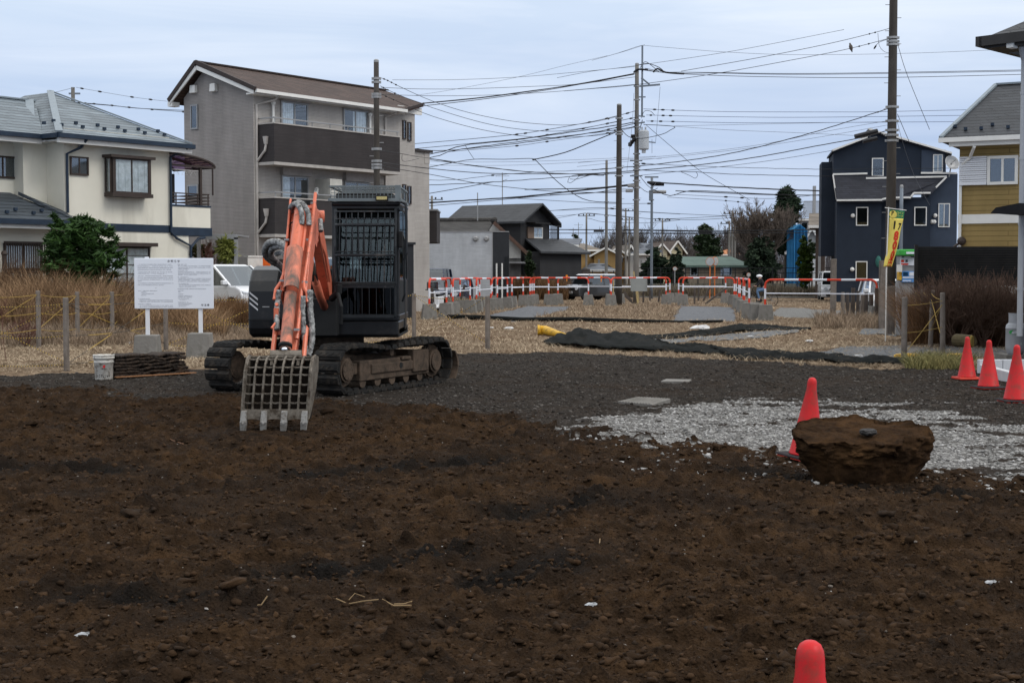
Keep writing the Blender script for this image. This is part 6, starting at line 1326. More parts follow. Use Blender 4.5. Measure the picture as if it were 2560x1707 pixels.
BARS = [(1073, 53.2, 1116, 56.5, 'short red and white barrier nearest the excavator, front row', 3), (1132, 58, 1175, 62, 'short barrier second from the excavator, front row', 3), (1191, 63, 1227, 67, 'short barrier third from the excavator, front row', 3),
        (1243, 68, 1268.5, 71, 'narrow barrier fourth from the excavator, front row', 3), (1279.6, 73.5, 1307.7, 76, 'narrow barrier fifth from the excavator, left of the first long one', 3), (1325, 77, 1471, 77, 'long barrier in front of the white-roofed black car', 7),
        (1528, 76, 1665, 79, 'long barrier carrying the grey blank plate', 7), (1707.5, 77, 1835.5, 77, 'long barrier left of the row seen end-on, mostly white along the top', 7), (1913, 52.2, 2192, 50.2, 'largest long barrier at the right, nearest the camera', 7),
        (1048, 66, 1128, 70, 'rear-row barrier behind the two shortest ones beside the excavator', 3), (1150, 71, 1199, 73, 'rear-row barrier glimpsed behind the third short one', 3), (1230, 75, 1330, 79, 'rear-row barrier behind the narrow ones', 5), (1335, 80, 1371.6, 80, 'rear-row barrier ending left of the car', 3), (1394.8, 81, 1526, 81, 'rear-row barrier directly before the black car door', 7),
        (1549.9, 83, 1674.6, 83, 'rear-row barrier behind the grey blank plate', 7), (1696.5, 83, 1814, 83, 'rear-row barrier behind the mostly white one', 7),
        (1873, 54, 1861, 61, 'nearest barrier of the row seen end-on', 5), (1858.5, 62, 1850, 68.5, 'middle barrier of the row seen end-on', 5), (1847, 69.5, 1840, 76.5, 'farthest barrier of the row seen end-on', 5)]
for b_ in BARS: barrier(*b_)
used = []
for i, (x, y, lb_, w_) in enumerate(LEGS):
    if any(math.hypot(x - a, y - b) < .45 for a, b in used): continue
    used.append((x, y)); rr_ = random.Random(i); block(x, y, 'concrete block under the %s leg of the %s' % (w_, ' '.join(lb_.split(',')[0].split()[:8])), .60, .46, .58, R(rr_.uniform(-12, 12)), m_=mConc)
for x_p, Y_, lb_ in ((1895, 52.5, 'broad concrete block beside the foot of the largest barrier'), (1880, 54.5, 'concrete block pushed against the end-on barrier row'), (1380, 77.5, 'spare concrete block between the long barrier legs, left of the car')):
    p = D(x_p, 790, Y_); block(p.x, Y_, lb_, .66, .54, .6)
# blank plate hung on barrier
q = MB(); p = D(1597, 712, 75.6); w_ = D(1616.5, 712, 75.6).x - p.x; q.box(p.x - w_, p.x + w_, 75.5, 75.53, D(1597, 728, 75.6).z, D(1597, 696, 75.6).z); 
for s in (-1, 1): q.box(p.x + s * w_ - .02, p.x + s * w_ + .02, 75.48, 75.55, D(1597, 728, 75.6).z, D(1597, 696, 75.6).z)
tag(q.build('blank_plate', M('plate_grey', (.27, .28, .27), .6, var=.08)), 'blank grey plate hung on the long barrier', 'plate')
# small round orange reflectors on posts by the car
for x_p, y_p, Y_, lb_ in ((1503, 692, 84, 'small round orange reflector on the barrier before the car window'), (1417, 690, 84, 'small round orange reflector on the barrier left of the car roof')):
    p = D(x_p, y_p, Y_); q = MB(); q.disc(p, (0, 1, 0), .07, .03, 12); q.beam(p - Vector((0, 0, .1)), p - Vector((0, 0, .3)), .05); q.build('reflector', M('reflector_orange', (.8, .25, .02), .4, bump=0), None, label=lb_, cat='reflector')
# leaning stakes behind the barriers
mStake = M('dark_stake', (.075, .062, .055), .9, var=.3)
for k, (xa, ya, xb, yb, Y_) in enumerate(((1563, 740, 1582, 758, 80), (1763, 760, 1822, 716, 80), (1758, 752, 1776, 716, 84), (1736, 760, 1737, 718, 80), (1746, 752, 1747, 715, 86), (1608, 758, 1609, 720, 84), (1625, 752, 1625, 726, 86), (1646, 757, 1650, 724, 84), (1560, 730, 1580, 752, 88), (1080, 720, 1083, 756, 60), (1112, 704, 1118, 750, 61), (1162, 712, 1152, 748, 66))):
    a, b = D(xa, ya, Y_), D(xb, yb, Y_); q = MB(); q.beam(a, b, .10, .10); q.build('wooden_stake', mStake, None, label='dark weathered wooden stake among the pipe barriers', cat='stake', group='weathered stakes among the barriers')
for xa, ya, xb, yb, Y_, lb_ in ((1594, 760, 1584, 678, 79, 'pale bamboo pole leaning behind the blank plate'), (1596, 757, 1592, 700, 80, 'second pale bamboo pole crossing behind the blank plate'), (1533, 734, 1534, 700, 79, 'short yellow pole beside the long barrier')):
    q = MB(); q.tube([D(xa, ya, Y_), D(xb, yb, Y_)], .035, 6); q.build('bamboo_pole', M('bamboo', (.45, .34, .16), .7), None, label=lb_, cat='pole')

# ================================================================ geotextile sheets, yellow hose, litter
mTarp = M('geotextile', (.011, .012, .0115), .9, var=.2, scale=3, bump=.1, bscale=60, dirt=(.025, .023, .02), dirtamt=.25, dscale=2.5, spec=.05)
mTarpG = M('geotextile_grey', (.085, .09, .095), .6, var=.15, scale=2, bump=.4, bscale=40, dirt=(.15, .115, .08), dirtamt=.4, dscale=3)
def tc(x, y): p = G(1300 + x / 3.095, 780 + y / 3.095); return p
def strip(name, low, high, hts, label, mat_, nx=160, nyy=26, seed=1, fold=.5, cat='sheet', thick=True):
    """sheet lying between two ground lines, raised to hts in crumpled folds"""
    def interp(pts, t): xs = [i / (len(pts) - 1) for i in range(len(pts))]; return np.interp(t, xs, [p[0] for p in pts]), np.interp(t, xs, [p[1] for p in pts])
    T, S = np.meshgrid(np.linspace(0, 1, nx), np.linspace(0, 1, nyy)); T, S = T.ravel(), S.ravel()
    lx, ly = interp(low, T); hx, hy = interp(high, T); X = lx + (hx - lx) * S; Y = ly + (hy - ly) * S
    Hh = np.interp(T, np.linspace(0, 1, len(hts)), hts); prof = np.sin(np.pi * np.clip(S * .93 + .06, 0, 1)) ** .7
    a = fbm(T * 22 + S * 3, S * 3 + T * 4, 3, seed); rid = 1 - np.abs(2 * a - 1) * 1.9; b = fbm(T * 50 + S * 8, S * 9, 2, seed + 5); rid2 = 1 - np.abs(2 * b - 1) * 2
    Z = height(X, Y) + .012 + Hh * prof * (1 - fold + fold * rid) + Hh * .16 * rid2 * prof; Z = np.maximum(Z, height(X, Y) + .008)
    I = np.arange(nx * nyy).reshape(nyy, nx); F_ = np.stack([I[:-1, :-1], I[:-1, 1:], I[1:, 1:], I[1:, :-1]], -1).reshape(-1, 4)
    o = np_mesh(name, np.stack([X + (b - .5) * .05, Y, Z], 1), F_, mat_, smooth=True, label=label, cat=cat); md = o.modifiers.new('thickness', 'SOLIDIFY'); md.thickness = .006; return o
strip('geotextile_sheet', [tc(*p) for p in ((170, 245), (240, 262), (420, 283), (600, 288), (850, 298), (1100, 305), (1330, 312), (1560, 328), (1640, 357), (1860, 362), (2100, 372), (2340, 372), (2600, 372))],
      [tc(*p) for p in ((285, 198), (390, 180), (500, 185), (650, 190), (800, 190), (930, 200), (1060, 262), (1240, 262), (1540, 292), (1700, 300), (1860, 308), (2120, 322), (2400, 330))], [.05, .20, .34, .22, .26, .18, .12, .14, .13, .10, .07, .07, .07], 'crumpled black geotextile sheet along the edge of the dry grass', mTarp, seed=201)
q = [tc(*p) for p in ((350, 190), (372, 150), (405, 140), (438, 150), (436, 195))]
strip('geotextile_edge', [tc(*p) for p in ((980, 212), (1200, 202), (1400, 186), (1560, 172), (1700, 162), (1900, 150), (2120, 142), (2250, 138))], [tc(*p) for p in ((980, 190), (1200, 178), (1380, 160), (1560, 148), (1700, 128), (1860, 118), (2100, 126), (2250, 126))], [.05, .09, .10, .12, .18, .14, .05, .04], 'folded black sheet edge crossing the dry grass behind the crumpled sheet', mTarp, seed=211)
strip('flat_sheet', [tc(*p) for p in ((1040, 240), (1200, 240), (1420, 222), (1800, 200), (2160, 165))], [tc(*p) for p in ((1040, 214), (1240, 204), (1420, 190), (1800, 160), (2160, 150))], [.015, .02, .02, .015], 'flat grey sheet lying in the dry grass behind the crumpled black one', mTarpG, seed=221)
strip('flat_sheet', [tuple(g(*p)) for p in ((1860, 828), (1980, 832), (2090, 833), (2190, 834))], [tuple(g(*p)) for p in ((1880, 812), (1960, 799), (2060, 797), (2190, 802))], [.02, .03, .03, .02], 'flat grey sheet round the foot of the nearest roped post', mTarpG, seed=231)
strip('flat_sheet', [tuple(g(*p)) for p in ((2150, 818), (2250, 822), (2340, 826))], [tuple(g(*p)) for p in ((2160, 796), (2250, 795), (2340, 800))], [.02, .03, .02], 'flat grey sheet below the dark bushes on the right', mTarpG, seed=241)
strip('flat_sheet', [tuple(g(*p)) for p in ((1970, 767), (2010, 769), (2060, 771))], [tuple(g(*p)) for p in ((1985, 757), (2010, 755), (2060, 757))], [.01, .02, .01], 'small flat grey sheet patch in the dry grass on the right', mTarpG, seed=251)
strip('geotextile_edge', [tuple(g(*p)) for p in ((1500, 806), (1700, 818), (1900, 833), (2085, 838))], [tuple(g(*p)) for p in ((1500, 803), (1700, 812), (1900, 826), (2085, 830))], [.09, .10, .10, .12], 'black sheet edge hanging over the rim of the gravel', mTarp, seed=255, nx=120, nyy=10)
q = MB(); P = [g(x, y, 0) for x, y in ((1030, 732), (1090, 735), (1200, 737), (1320, 739), (1440, 742), (1560, 743), (1660, 744))]; P = [Vector((p.x, p.y, .07 + .03 * math.sin(i * 2.3))) for i, p in enumerate(P)]
q.tube(P, [.09, .10, .09, .085, .07, .06, .04], 8); q.build('rolled_sheet', mTarp, None, smooth=True, label='long black rolled sheet edge across the dry grass', cat='sheet')
mHoseY = M('yellow_hose', (.62, .36, .03), .5, var=.1, dirt=(.25, .15, .04), dirtamt=.4, dscale=8)
p0, p1 = G(1353, 838), G(1400, 842); q = MB(); q.tube([(p0.x - .08, p0.y, .14), (p0.x + .12, p0.y, .135), (p1.x, p1.y - .1, .07), (p1.x + .25, p1.y - .2, .03)], [.135, .13, .075, .03], 16); q.tube([(p0.x - .10, p0.y, .14), (p0.x - .04, p0.y, .14)], .145, 16); q.build('yellow_funnel', mHoseY, None, smooth=False, label='yellow plastic funnel-shaped hose end left of the crumpled black sheet', cat='hose')
for x_p, y_p, sx_, lb_ in ((2267, 894, .55, 'flattened yellow plastic sheet at the foot of the nearest roped post'), (2390, 892, .42, 'flattened yellow plastic sheet beside the farthest small cone'), (1155, 782, .22, 'yellow plastic lump among the barriers by the excavator')):
    p = G(x_p, y_p); q = MB(); q.ball((p.x, p.y, .03), sx_ / 2, 0, 3, .25, (1, .5, .22)); q.build('yellow_plastic', mHoseY, None, label=lb_, cat='plastic')
for x_p, y_p, s, lb_ in ((1228, 821, .05, 'white bag scrap in the straw right of the lone post'), (1272, 824, .09, 'larger white bag scrap in the straw'), (1750, 827, .18, 'white bag half hidden by the black sheet edge'), (1876, 843, .05, 'pinkish scrap in the dry grass'), (2023, 855, .06, 'small dark and white can in the dry grass on the right'), (2145, 893, .06, 'white plastic scrap near the hanging black sheet'), (330, 862, .09, 'white scrap among the weeds behind the rope fence'), (270, 858, .08, 'white torn scrap at the foot of the rear fence post'), (172, 842, .10, 'dark cloth lump between the left fence posts')):
    p = G(x_p, y_p); q = MB(); q.ball((p.x, p.y, s * .4), s, 0, 2, .6, (1.5, .8, .6)); q.build('litter', M('bag_white', (.55, .55, .55), .5, var=.1) if 'dark cloth' not in lb_ else mTarp, None, label=lb_, cat='litter')

# ================================================================ block kerb, cylinder, log
mBlkW = M('white_block', (.50, .51, .53), .85, var=.06, scale=4, bump=.35, bscale=60)
Yk = 23.9; x0 = D(2448, 915, Yk).x; z1 = D(2480, 899, Yk).z; k = 0; x = x0
while x < x0 + 1.7:
    q = MB(); q.box(x + .003, x + .395, Yk, Yk + .12, -.05, z1); q.build('concrete_brick', mBlkW, None, bev=.008, label='pale concrete block of the kerb behind the cones, %s from its corner' % ['first', 'second', 'third', 'fourth', 'fifth'][k], cat='block', group='pale kerb blocks'); x += .40; k += 1
a, b = Vector((x0 + .06, Yk, 0)), Vector((D(2560, 1000, 20.0).x + .35, 19.6, 0)); e = (b - a); n = int(e.length / .6); e.normalize(); zz = .20
for i in range(n):
    p, q_ = a + e * (.6 * i + .006), a + e * (.6 * i + .594); q = MB(); q.beam(Vector((p.x, p.y, zz / 2 - .02)), Vector((q_.x, q_.y, zz / 2 - .02)), .12, zz); q.build('kerb_stone', mBlkW, None, bev=.008, label='low pale kerb stone running towards the camera, %s from the corner' % ['first', 'second', 'third', 'fourth', 'fifth', 'sixth', 'seventh', 'eighth'][min(i, 7)], cat='kerb stone', group='low kerb stones')
q = MB(); q.prism([(x0 + .15, Yk - .02, .075), (b.x + .05, b.y, .075), (14, 19.6, .075), (14, Yk - .02, .075)], (0, 0, -.1)); q.build('parking_pad', M('pad_grey', (.12, .12, .125), .9, bump=.3), kind='structure')
q = MB(); p0, p1 = Vector((D(2505, 940, 22.9).x, 22.9, .08)), Vector((14, 22.7, .08)); q.beam(p0, p1, .08, .006); q.build('parking_line', mWhiteTrim, kind='structure')
Yl = 27.2; cxg = D(2539, 850, Yl).x; zb_ = D(2539, 883, Yl).z; rc = .185; zt = D(2539, 806, Yl).z; gc = empty('gas_cylinder', (cxg, Yl, zb_), 0, 'grey propane gas cylinder with green label at the foot of the downpipe', 'gas cylinder'); hh_ = zt - zb_
mGas = M('gas_grey', (.30, .31, .33), .45, var=.08, dirt=(.16, .16, .16), dirtamt=.25)
q = MB(); q.lathe([(rc * .75, -.02), (rc * .8, 0), (rc * .97, .06), (rc, .12), (rc, hh_ * .80), (rc * 1.02, hh_ * .81), (rc * 1.02, hh_ * .825), (rc, hh_ * .83), (rc * .95, hh_ * .92), (rc * .75, hh_ * .98), (rc * .4, hh_)], (0, 0, 0), 32); q.build('tank', mGas, gc, smooth=True)
q = MB(); n = 20
for i in range(n):
    a0_, a1_ = R(-200) + R(225) * i / n, R(-200) + R(225) * (i + 1) / n
    for rr2 in (rc * .72,): q.add([(rr2 * math.cos(a0_), rr2 * math.sin(a0_), hh_ - .02), (rr2 * math.cos(a1_), rr2 * math.sin(a1_), hh_ - .02), (rr2 * math.cos(a1_), rr2 * math.sin(a1_), hh_ + .17), (rr2 * math.cos(a0_), rr2 * math.sin(a0_), hh_ + .17)], [(0, 1, 2, 3)])
q.tube([(rc * .72 * math.cos(R(-200) + R(225) * i / n), rc * .72 * math.sin(R(-200) + R(225) * i / n), hh_ + .17) for i in range(n + 1)], .008, 6); q.build('collar', mGas, gc)
q = MB(); q.tube([(0, 0, hh_ - .02), (0, 0, hh_ + .08)], .022, 10); q.tube([(-.01, 0, hh_ + .06), (.09, -.05, hh_ + .06)], .016, 8); q.build('valve', mExM, gc)
q = MB(); ring_ = []
for i in range(24): t = math.tau * i / 24; aa = R(-118) + .50 * math.cos(t) * 1.1; ring_.append(((rc + .003) * math.cos(aa), (rc + .003) * math.sin(aa), hh_ * .69 + .045 * math.sin(t)))
q.add(ring_, [tuple(range(24))]); q.build('label', M('label_green', (.02, .30, .06), .5, bump=0), gc)
text_mesh('e-One', .055, (-.03 - .03, -rc - .004, hh_ * .69), (1, -.1, 0), (0, 0, 1), mBoard, 'lettering', gc, depth=.0005, bold=.001)
text_mesh('LPガス', .06, (-.03, -rc - .004, hh_ * .32), (1, -.1, 0), (0, 0, 1), M('faded_white', (.42, .43, .44), .6, bump=0), 'lettering', gc, depth=.0005, bold=.001)
q = MB(); q.box(cxg - .25, cxg + 1.2, Yl - .25, Yl + .4, -.05, zb_ - .02); q.build('cylinder_plinth', mConc, None, label='low concrete plinth under the gas cylinder', cat='plinth')
p = D(2420, 853, 27.5); q = MB(); q.tube([(p.x - .1, 27.9, p.z), (p.x + .08, 27.5, p.z)], [.13, .12], 14); q.build('log_stump', M('log_wood', (.075, .058, .03), .9, var=.3, scale=9), None, label='mossy cut log with yellowish end behind the farthest cone', cat='log')
q = MB(); q.tube([(p.x + .06, 27.49, p.z), (p.x + .085, 27.47, p.z)], [.12, .105], 14); q.build('cut_end', M('log_end', (.20, .14, .035), .9, var=.3, scale=12), bpy.data.objects['log_stump'])
# dark weathered stakes and posts near the payment machine
rr_ = random.Random(31)
for k in range(14):
    x_p = 2110 + k * 11.5 + rr_.uniform(-3, 3); Y_ = 54 - k * .6; p = D(x_p, 780, Y_); h = 1.05 + rr_.uniform(-.1, .2) + (.25 if k > 9 else 0); q = MB(); q.frustum((0, 0), .17, .1, .14, .08, -.05, h); o = q.build('wooden_pile', mStake if k % 4 else mPostW, None, bev=.01, label='dark wooden pile in the uneven row beside the largest barrier', cat='pile', group='dark wooden piles'); o.location = (p.x, Y_, H1(p.x, Y_)); o.rotation_euler = (0, R(rr_.uniform(-4, 4)), rr_.uniform(0, 1))
for x_p, Y_, h, lb_ in ((2083, 60, 2.3, 'pale tall post with a yellow strip left of the navy house corner'), (2207, 44, 2.1, 'thick pale gatepost left of the utility pole'), (2226, 40, 1.35, 'whitish stone post right of the utility pole foot')):
    p = D(x_p, 760, Y_); q = MB(); q.box(-.11, .11, -.1, .1, -.05, h); o = q.build('gatepost', mPostW, None, bev=.01, label=lb_, cat='post'); o.location = (p.x, Y_, H1(p.x, Y_))

# ================================================================ parking banner and payment machine
Yf = 36; bn = empty('parking_banner', (D(2222, 760, Yf).x, Yf, 0), 0, 'tall yellow parking banner with green head and red numerals on a white pole', 'banner'); bx0 = D(2222, 760, Yf).x
def fp(x, y, dy=0): p = D(2140 + x / 4.4818, 470 + y / 4.4818, Yf + dy); return p
q = MB(); a, b = fp(365, 215), fp(340, 920); q.tube([a - Vector((bx0, Yf, 0)), b - Vector((bx0, Yf, 0)), Vector((b.x - bx0, 0, 0))], .016, 8); a, b = fp(325, 222), fp(565, 252); q.tube([a - Vector((bx0, Yf, 0)), b - Vector((bx0, Yf, 0))], .010, 6); q.build('pole', mWhiteTrim, bn)
ybr = [(245, 375, 545), (340, 375, 530), (480, 368, 497), (600, 358, 478), (720, 345, 448), (800, 322, 425), (880, 308, 402)]
def banner_pt(s, t, lift=0):        # s across 0..1, t down 0..1
    yy = 245 + (880 - 245) * t; xl = np.interp(yy, [r_[0] for r_ in ybr], [r_[1] for r_ in ybr]); xr = np.interp(yy, [r_[0] for r_ in ybr], [r_[2] for r_ in ybr])
    return fp(xl + (xr - xl) * s, yy + 14 * s * (1 - t), .05 * math.sin(s * 7 + t * 3) * (.3 + t) - lift) - Vector((bx0, Yf, 0))
def bsheet(s0, s1, t0, t1, mat_, name, lift=0, nx=10, nyy=30, th=.003):
    q = MB()
    for j in range(nyy + 1):
        for i in range(nx + 1): q.v.append(tuple(banner_pt(s0 + (s1 - s0) * i / nx, t0 + (t1 - t0) * j / nyy, lift)))
    for j in range(nyy):
        for i in range(nx): a = j * (nx + 1) + i; q.f.append((a, a + 1, a + nx + 2, a + nx + 1)); q.m.append(0)
    o = q.build(name, mat_, bn, smooth=True); md = o.modifiers.new('thickness', 'SOLIDIFY'); md.thickness = th; return o
mBY = M('banner_yellow', (.72, .58, .13), .8, var=.06, bump=.1); mBG = M('banner_green', (.03, .20, .09), .8, bump=.1); mBR = M('banner_red', (.60, .045, .02), .8, bump=0); mBK = M('banner_black', (.012, .012, .012), .8, bump=0)
bsheet(0, 1, .14, 1, mBY, 'cloth'); bsheet(0, 1, 0, .14, mBG, 'cloth_head')
def on_banner(txt, s, t, size, mat_, sx_=1, bold=.01, lift=.012):
    cu = text_mesh(txt, 1, (0, 0, 0), (1, 0, 0), (0, 1, 0), mat_, 'numeral', bn, depth=.001, bold=bold); me = cu.data; bm = bmesh.new(); bm.from_mesh(me); bmesh.ops.subdivide_edges(bm, edges=bm.edges[:], cuts=1); bm.to_mesh(me); bm.free()
    for v in me.vertices:
        ss, tt = s + v.co.x * size * sx_, t - v.co.y * size * .30; p = banner_pt(ss, tt, lift + v.co.z); v.co = p
q = MB(); 
def bdisc(s, t, rs, rt, mat_, lift):
    q = MB(); q.add([banner_pt(s + rs * math.cos(math.tau * i / 20), t + rt * math.sin(math.tau * i / 20), lift) for i in range(20)], [tuple(range(20))]); q.build('emblem', mat_, bn)
bdisc(.25, .075, .26, .068, mBY, .008); on_banner('P', .22, .06, .36, mBK, 1, .03); on_banner('コイン', .72, .045, .16, mBY, 1); on_banner('パーク', .72, .10, .16, mBY, 1)
on_banner('1', .42, .27, .62, mBK, 1, .05); on_banner('7', .84, .29, .55, mBK, .7, .03); on_banner('8', .70, .46, .72, mBR, 1.0, .06); on_banner('0', .70, .63, .66, mBR, 1.0, .07); on_banner('0', .70, .80, .66, mBR, 1.0, .07); on_banner('円', .66, .94, .48, mBR, 1.0, .03)
Yp = 39.5; pm0 = D(2272, 780, Yp); pm = empty('payment_machine', (pm0.x, Yp, 0), 0, 'parking payment machine with green canopy and blue panel', 'payment machine')
def pm_(x, y): p = D(2140 + x / 4.4818, 470 + y / 4.4818, Yp); return p.x - pm0.x, p.z
def pbox(mb, x0, y0, x1, y1, d0, d1): a, b = pm_(x0, y1), pm_(x1, y0); mb.box(a[0], b[0], d0, d1, a[1], b[1])
q = MB(); pbox(q, 450, 690, 672, 760, -.35, .3); q.build('canopy', M('canopy_green', (.05, .33, .06), .5, bump=0), pm, bev=.03)
q = MB(); pbox(q, 522, 718, 630, 742, -.37, -.35); q.build('name_strip', mBoard, pm)
q = MB(); a, b = pm_(480, 760), pm_(660, 1060); q.box(a[0], b[0], -.1, .25, 0, a[1]); q.build('cabinet', mSteel, pm, bev=.01)
q = MB(); pbox(q, 482, 762, 650, 868, -.13, -.10); q.build('price_board', mBoard, pm)
q = MB(); pbox(q, 490, 845, 570, 862, -.14, -.13); pbox(q, 492, 805, 522, 832, -.14, -.13); q.build('red_notice', mBR, pm)
q = MB(); pbox(q, 540, 805, 565, 832, -.14, -.13); pbox(q, 500, 768, 525, 780, -.14, -.13); pbox(q, 600, 768, 640, 780, -.14, -.13); q.build('price_marks', mInk, pm)
q = MB(); pbox(q, 500, 932, 650, 1055, -.15, -.10); q.build('operating_panel', M('panel_blue', (.10, .26, .55), .4, bump=0), pm); q = MB(); pbox(q, 512, 942, 565, 985, -.16, -.15); q.build('screen', M('screen_dark', (.01, .04, .09), .2, bump=0), pm); q = MB(); pbox(q, 580, 942, 645, 985, -.16, -.15); pbox(q, 505, 995, 645, 1010, -.16, -.15); pbox(q, 505, 1035, 600, 1045, -.16, -.15); q.build('instruction_label', mBoard, pm)
q = MB(); pbox(q, 470, 932, 498, 1030, -.14, .1); q.build('side_strip', mHoseY, pm)
q = MB(); a, b = pm_(440, 860), pm_(495, 940); q.box(a[0], b[0], -.2, -.15, b[1], a[1]); q.build('hanging_notice', mWhiteTrim, pm)
# ================================================================ vegetation
def leaf_crown(name, centers, n, size, mat_, parent, seed=1, up=.3, aspect=1.6, off=(0, 0, 0), shell=.55):
    """n leaf quads spread through ellipsoids centers=[(x,y,z,rx,ry,rz)], gathered in clumps"""
    rg = np.random.default_rng(seed); C = np.array(centers); w_ = C[:, 3] * C[:, 4] * C[:, 5]; k = max(12, n // 28)
    ci = rg.choice(len(C), k, p=w_ / w_.sum()); d = rg.normal(size=(k, 3)); d /= np.linalg.norm(d, axis=1)[:, None]; r_ = shell + (1 - shell) * rg.random(k) ** .6
    cl = C[ci, :3] + d * C[ci, 3:] * r_[:, None]; li = rg.integers(0, k, n); cs = (C[:, 3:].min() * .30)
    P = cl[li] + rg.normal(size=(n, 3)) * cs * np.array([.55, .55, .4]); a = rg.normal(size=(n, 3)); a[:, 2] = a[:, 2] * .5 + up; a /= np.linalg.norm(a, axis=1)[:, None]
    b = np.cross(a, rg.normal(size=(n, 3))); b /= np.linalg.norm(b, axis=1)[:, None]; s = size * (.5 + rg.random(n))[:, None]
    V = np.stack([P - a * s * aspect * .5, P + b * s * .32, P + a * s * aspect * .5, P - b * s * .32], 1).reshape(-1, 3) - np.array(off)
    F_ = np.arange(n * 4).reshape(n, 4); return np_mesh(name, V, F_, mat_, parent=parent)
def branches(mb, p, d, ln, r_, depth, rr, spread=.5, up=.15, kids=3, tips=None, minr=.006, seg=2, taper=.62):
    P = [p]; q = p; dd = d.copy()
    for i in range(seg): dd = (dd + Vector((rr.uniform(-.15, .15), rr.uniform(-.15, .15), rr.uniform(-.05, .12)))).normalized(); q = q + dd * ln / seg; P.append(q)
    mb.tube(P, [max(minr, r_ * (1 - .35 * i / seg)) for i in range(seg + 1)], 5 if r_ > .03 else 3, cap=False)
    if depth == 0:
        if tips is not None: tips.append(q)
        return
    for k in range(kids):
        t = rr.uniform(.35, 1); b = P[0].lerp(P[-1], t) if k else q
        nd = (dd + Vector((rr.uniform(-1, 1), rr.uniform(-1, 1), rr.uniform(-.6, 1))).normalized() * spread * (1.6 if k else .7) + Vector((0, 0, up))).normalized()
        branches(mb, b, nd, ln * rr.uniform(.55, .85), max(minr, r_ * taper), depth - 1, rr, spread, up, kids, tips, minr, seg, taper)
mBark = M('bark', (.055, .046, .038), .9, var=.25, scale=3); mTwigB = M('twig_brown', (.105, .082, .066), .9, var=.2, scale=.6); mTwigG = M('twig_grey', (.085, .075, .07), .9, var=.2, scale=.6)
mLeafD = leafmat('leaf_dark', (.007, .014, .006), (.030, .050, .018), 1.0); mLeafC = leafmat('leaf_conifer', (.008, .015, .010), (.035, .052, .030), .6, .8, .1)
mLeafS = leafmat('leaf_shrub', (.005, .014, .004), (.045, .095, .022), 2.0, .5, .15); mLeafB = leafmat('leaf_bright', (.012, .030, .004), (.05, .085, .012), .8)
def bare_tree(px, Y, ytop, wpx, label, mat_=None, depth=5, kids=3, seed=1, trunk=.3, spread=.55, up=.2, minr=.012, group=None, r0=None, density=1):
    top = D(px, ytop, Y).z; o = empty('bare_tree', (D(px, 690, Y).x, Y, 0), 0, label, 'tree', group); rr = random.Random(seed); H_ = top; q = MB(); r0 = r0 or H_ * .022
    th = H_ * trunk; q.tube([(0, 0, -.1), (rr.uniform(-.1, .1), 0, th * .5), (0, 0, th)], [r0 * 1.3, r0 * 1.05, r0], 8); q.build('trunk', mBark, o)
    b = MB(); wd = wpx * Y / FPX / 2
    for k in range(int(6 * density)):
        a = k * 2.4 + rr.uniform(-.3, .3); inc = rr.uniform(.15, .9); d = Vector((math.cos(a) * inc * wd / (H_ * .5), math.sin(a) * inc * wd / (H_ * .5), 1)).normalized()
        branches(b, Vector((0, 0, th * rr.uniform(.7, 1))), d, H_ * .30, r0 * .55, depth, rr, spread, up, kids, None, minr)
    V = np.array(b.v); zt = V[:, 2].max(); V[:, 2] = np.where(V[:, 2] > th, th + (V[:, 2] - th) * (H_ - th) / (zt - th), V[:, 2]); xm = np.percentile(np.abs(V[:, 0]), 98); V[:, 0] *= wd / xm; V[:, 1] *= wd / xm
    b.v = [tuple(v) for v in V]; b.build('crown', mat_ or mTwigG, o); return o
def leafy_tree(name, px, Y, ytop, ybot, wpx, label, mat_, n=3500, size=.25, blobs=7, seed=1, conical=0, cat='tree', trunk=True, up=.3, aspect=1.6, group=None, jag=0):
    zt, zb = D(px, ytop, Y).z, max(0.05, D(px, ybot, Y).z); w_ = wpx * Y / FPX / 2; o = empty(name, (D(px, 690, Y).x, Y, 0), 0, label, cat, group); rg = np.random.default_rng(seed); C = []; H_ = zt - zb
    for k in range(blobs):
        t = (k + .5) / blobs; z = zb + H_ * t; rad = w_ * ((1 - t) * .95 + .08 if conical else math.sin(math.pi * (.15 + .75 * t)) ** .7)
        m_ = 1 if conical else 2
        for j in range(m_ + 1 + jag): a = rg.random() * 6.28; rr = rad * ((.25 if conical else .42) + .25 * jag * rg.random() * .5) * (j > 0); C.append((math.cos(a) * rr, math.sin(a) * rr, z + rg.normal() * H_ * .02, rad * (.85 if conical else .62), rad * (.85 if conical else .62), H_ / blobs * (.8 if conical else 1.1)))
    leaf_crown('crown', C, n, size, mat_, o, seed, up, aspect)
    if trunk: q = MB(); q.tube([(0, 0, -.1), (0, 0, zb + H_ * .6)], [w_ * .10 + .03, w_ * .04 + .015], 7); q.build('trunk', mBark, o)
    return o
bare_tree(1903, 125, 492, 150, 'big leafless brown tree in front of the dark conifer', mTwigB, 6, 3, 3, .18, .42, .35, .014, density=2)
leafy_tree('conifer', 1964, 134, 484, 620, 84, 'tall dark conifer behind the big leafless tree', mLeafC, 7500, .38, 7, 5, conical=0, aspect=2.4, up=.0)
leafy_tree('evergreen_bush', 1898, 117, 610, 712, 104, 'rounded dark evergreen bush below the big leafless tree', mLeafC, 7000, .26, 4, 6)
leafy_tree('evergreen_tree', 1770, 145, 574, 660, 76, 'round dark evergreen tree standing over the green roof', mLeafD, 5200, .32, 6, 7)
leafy_tree('evergreen_tree', 1638, 121, 634, 715, 84, 'broad dark conifer left of the steel pole base', mLeafC, 5200, .26, 4, 8)
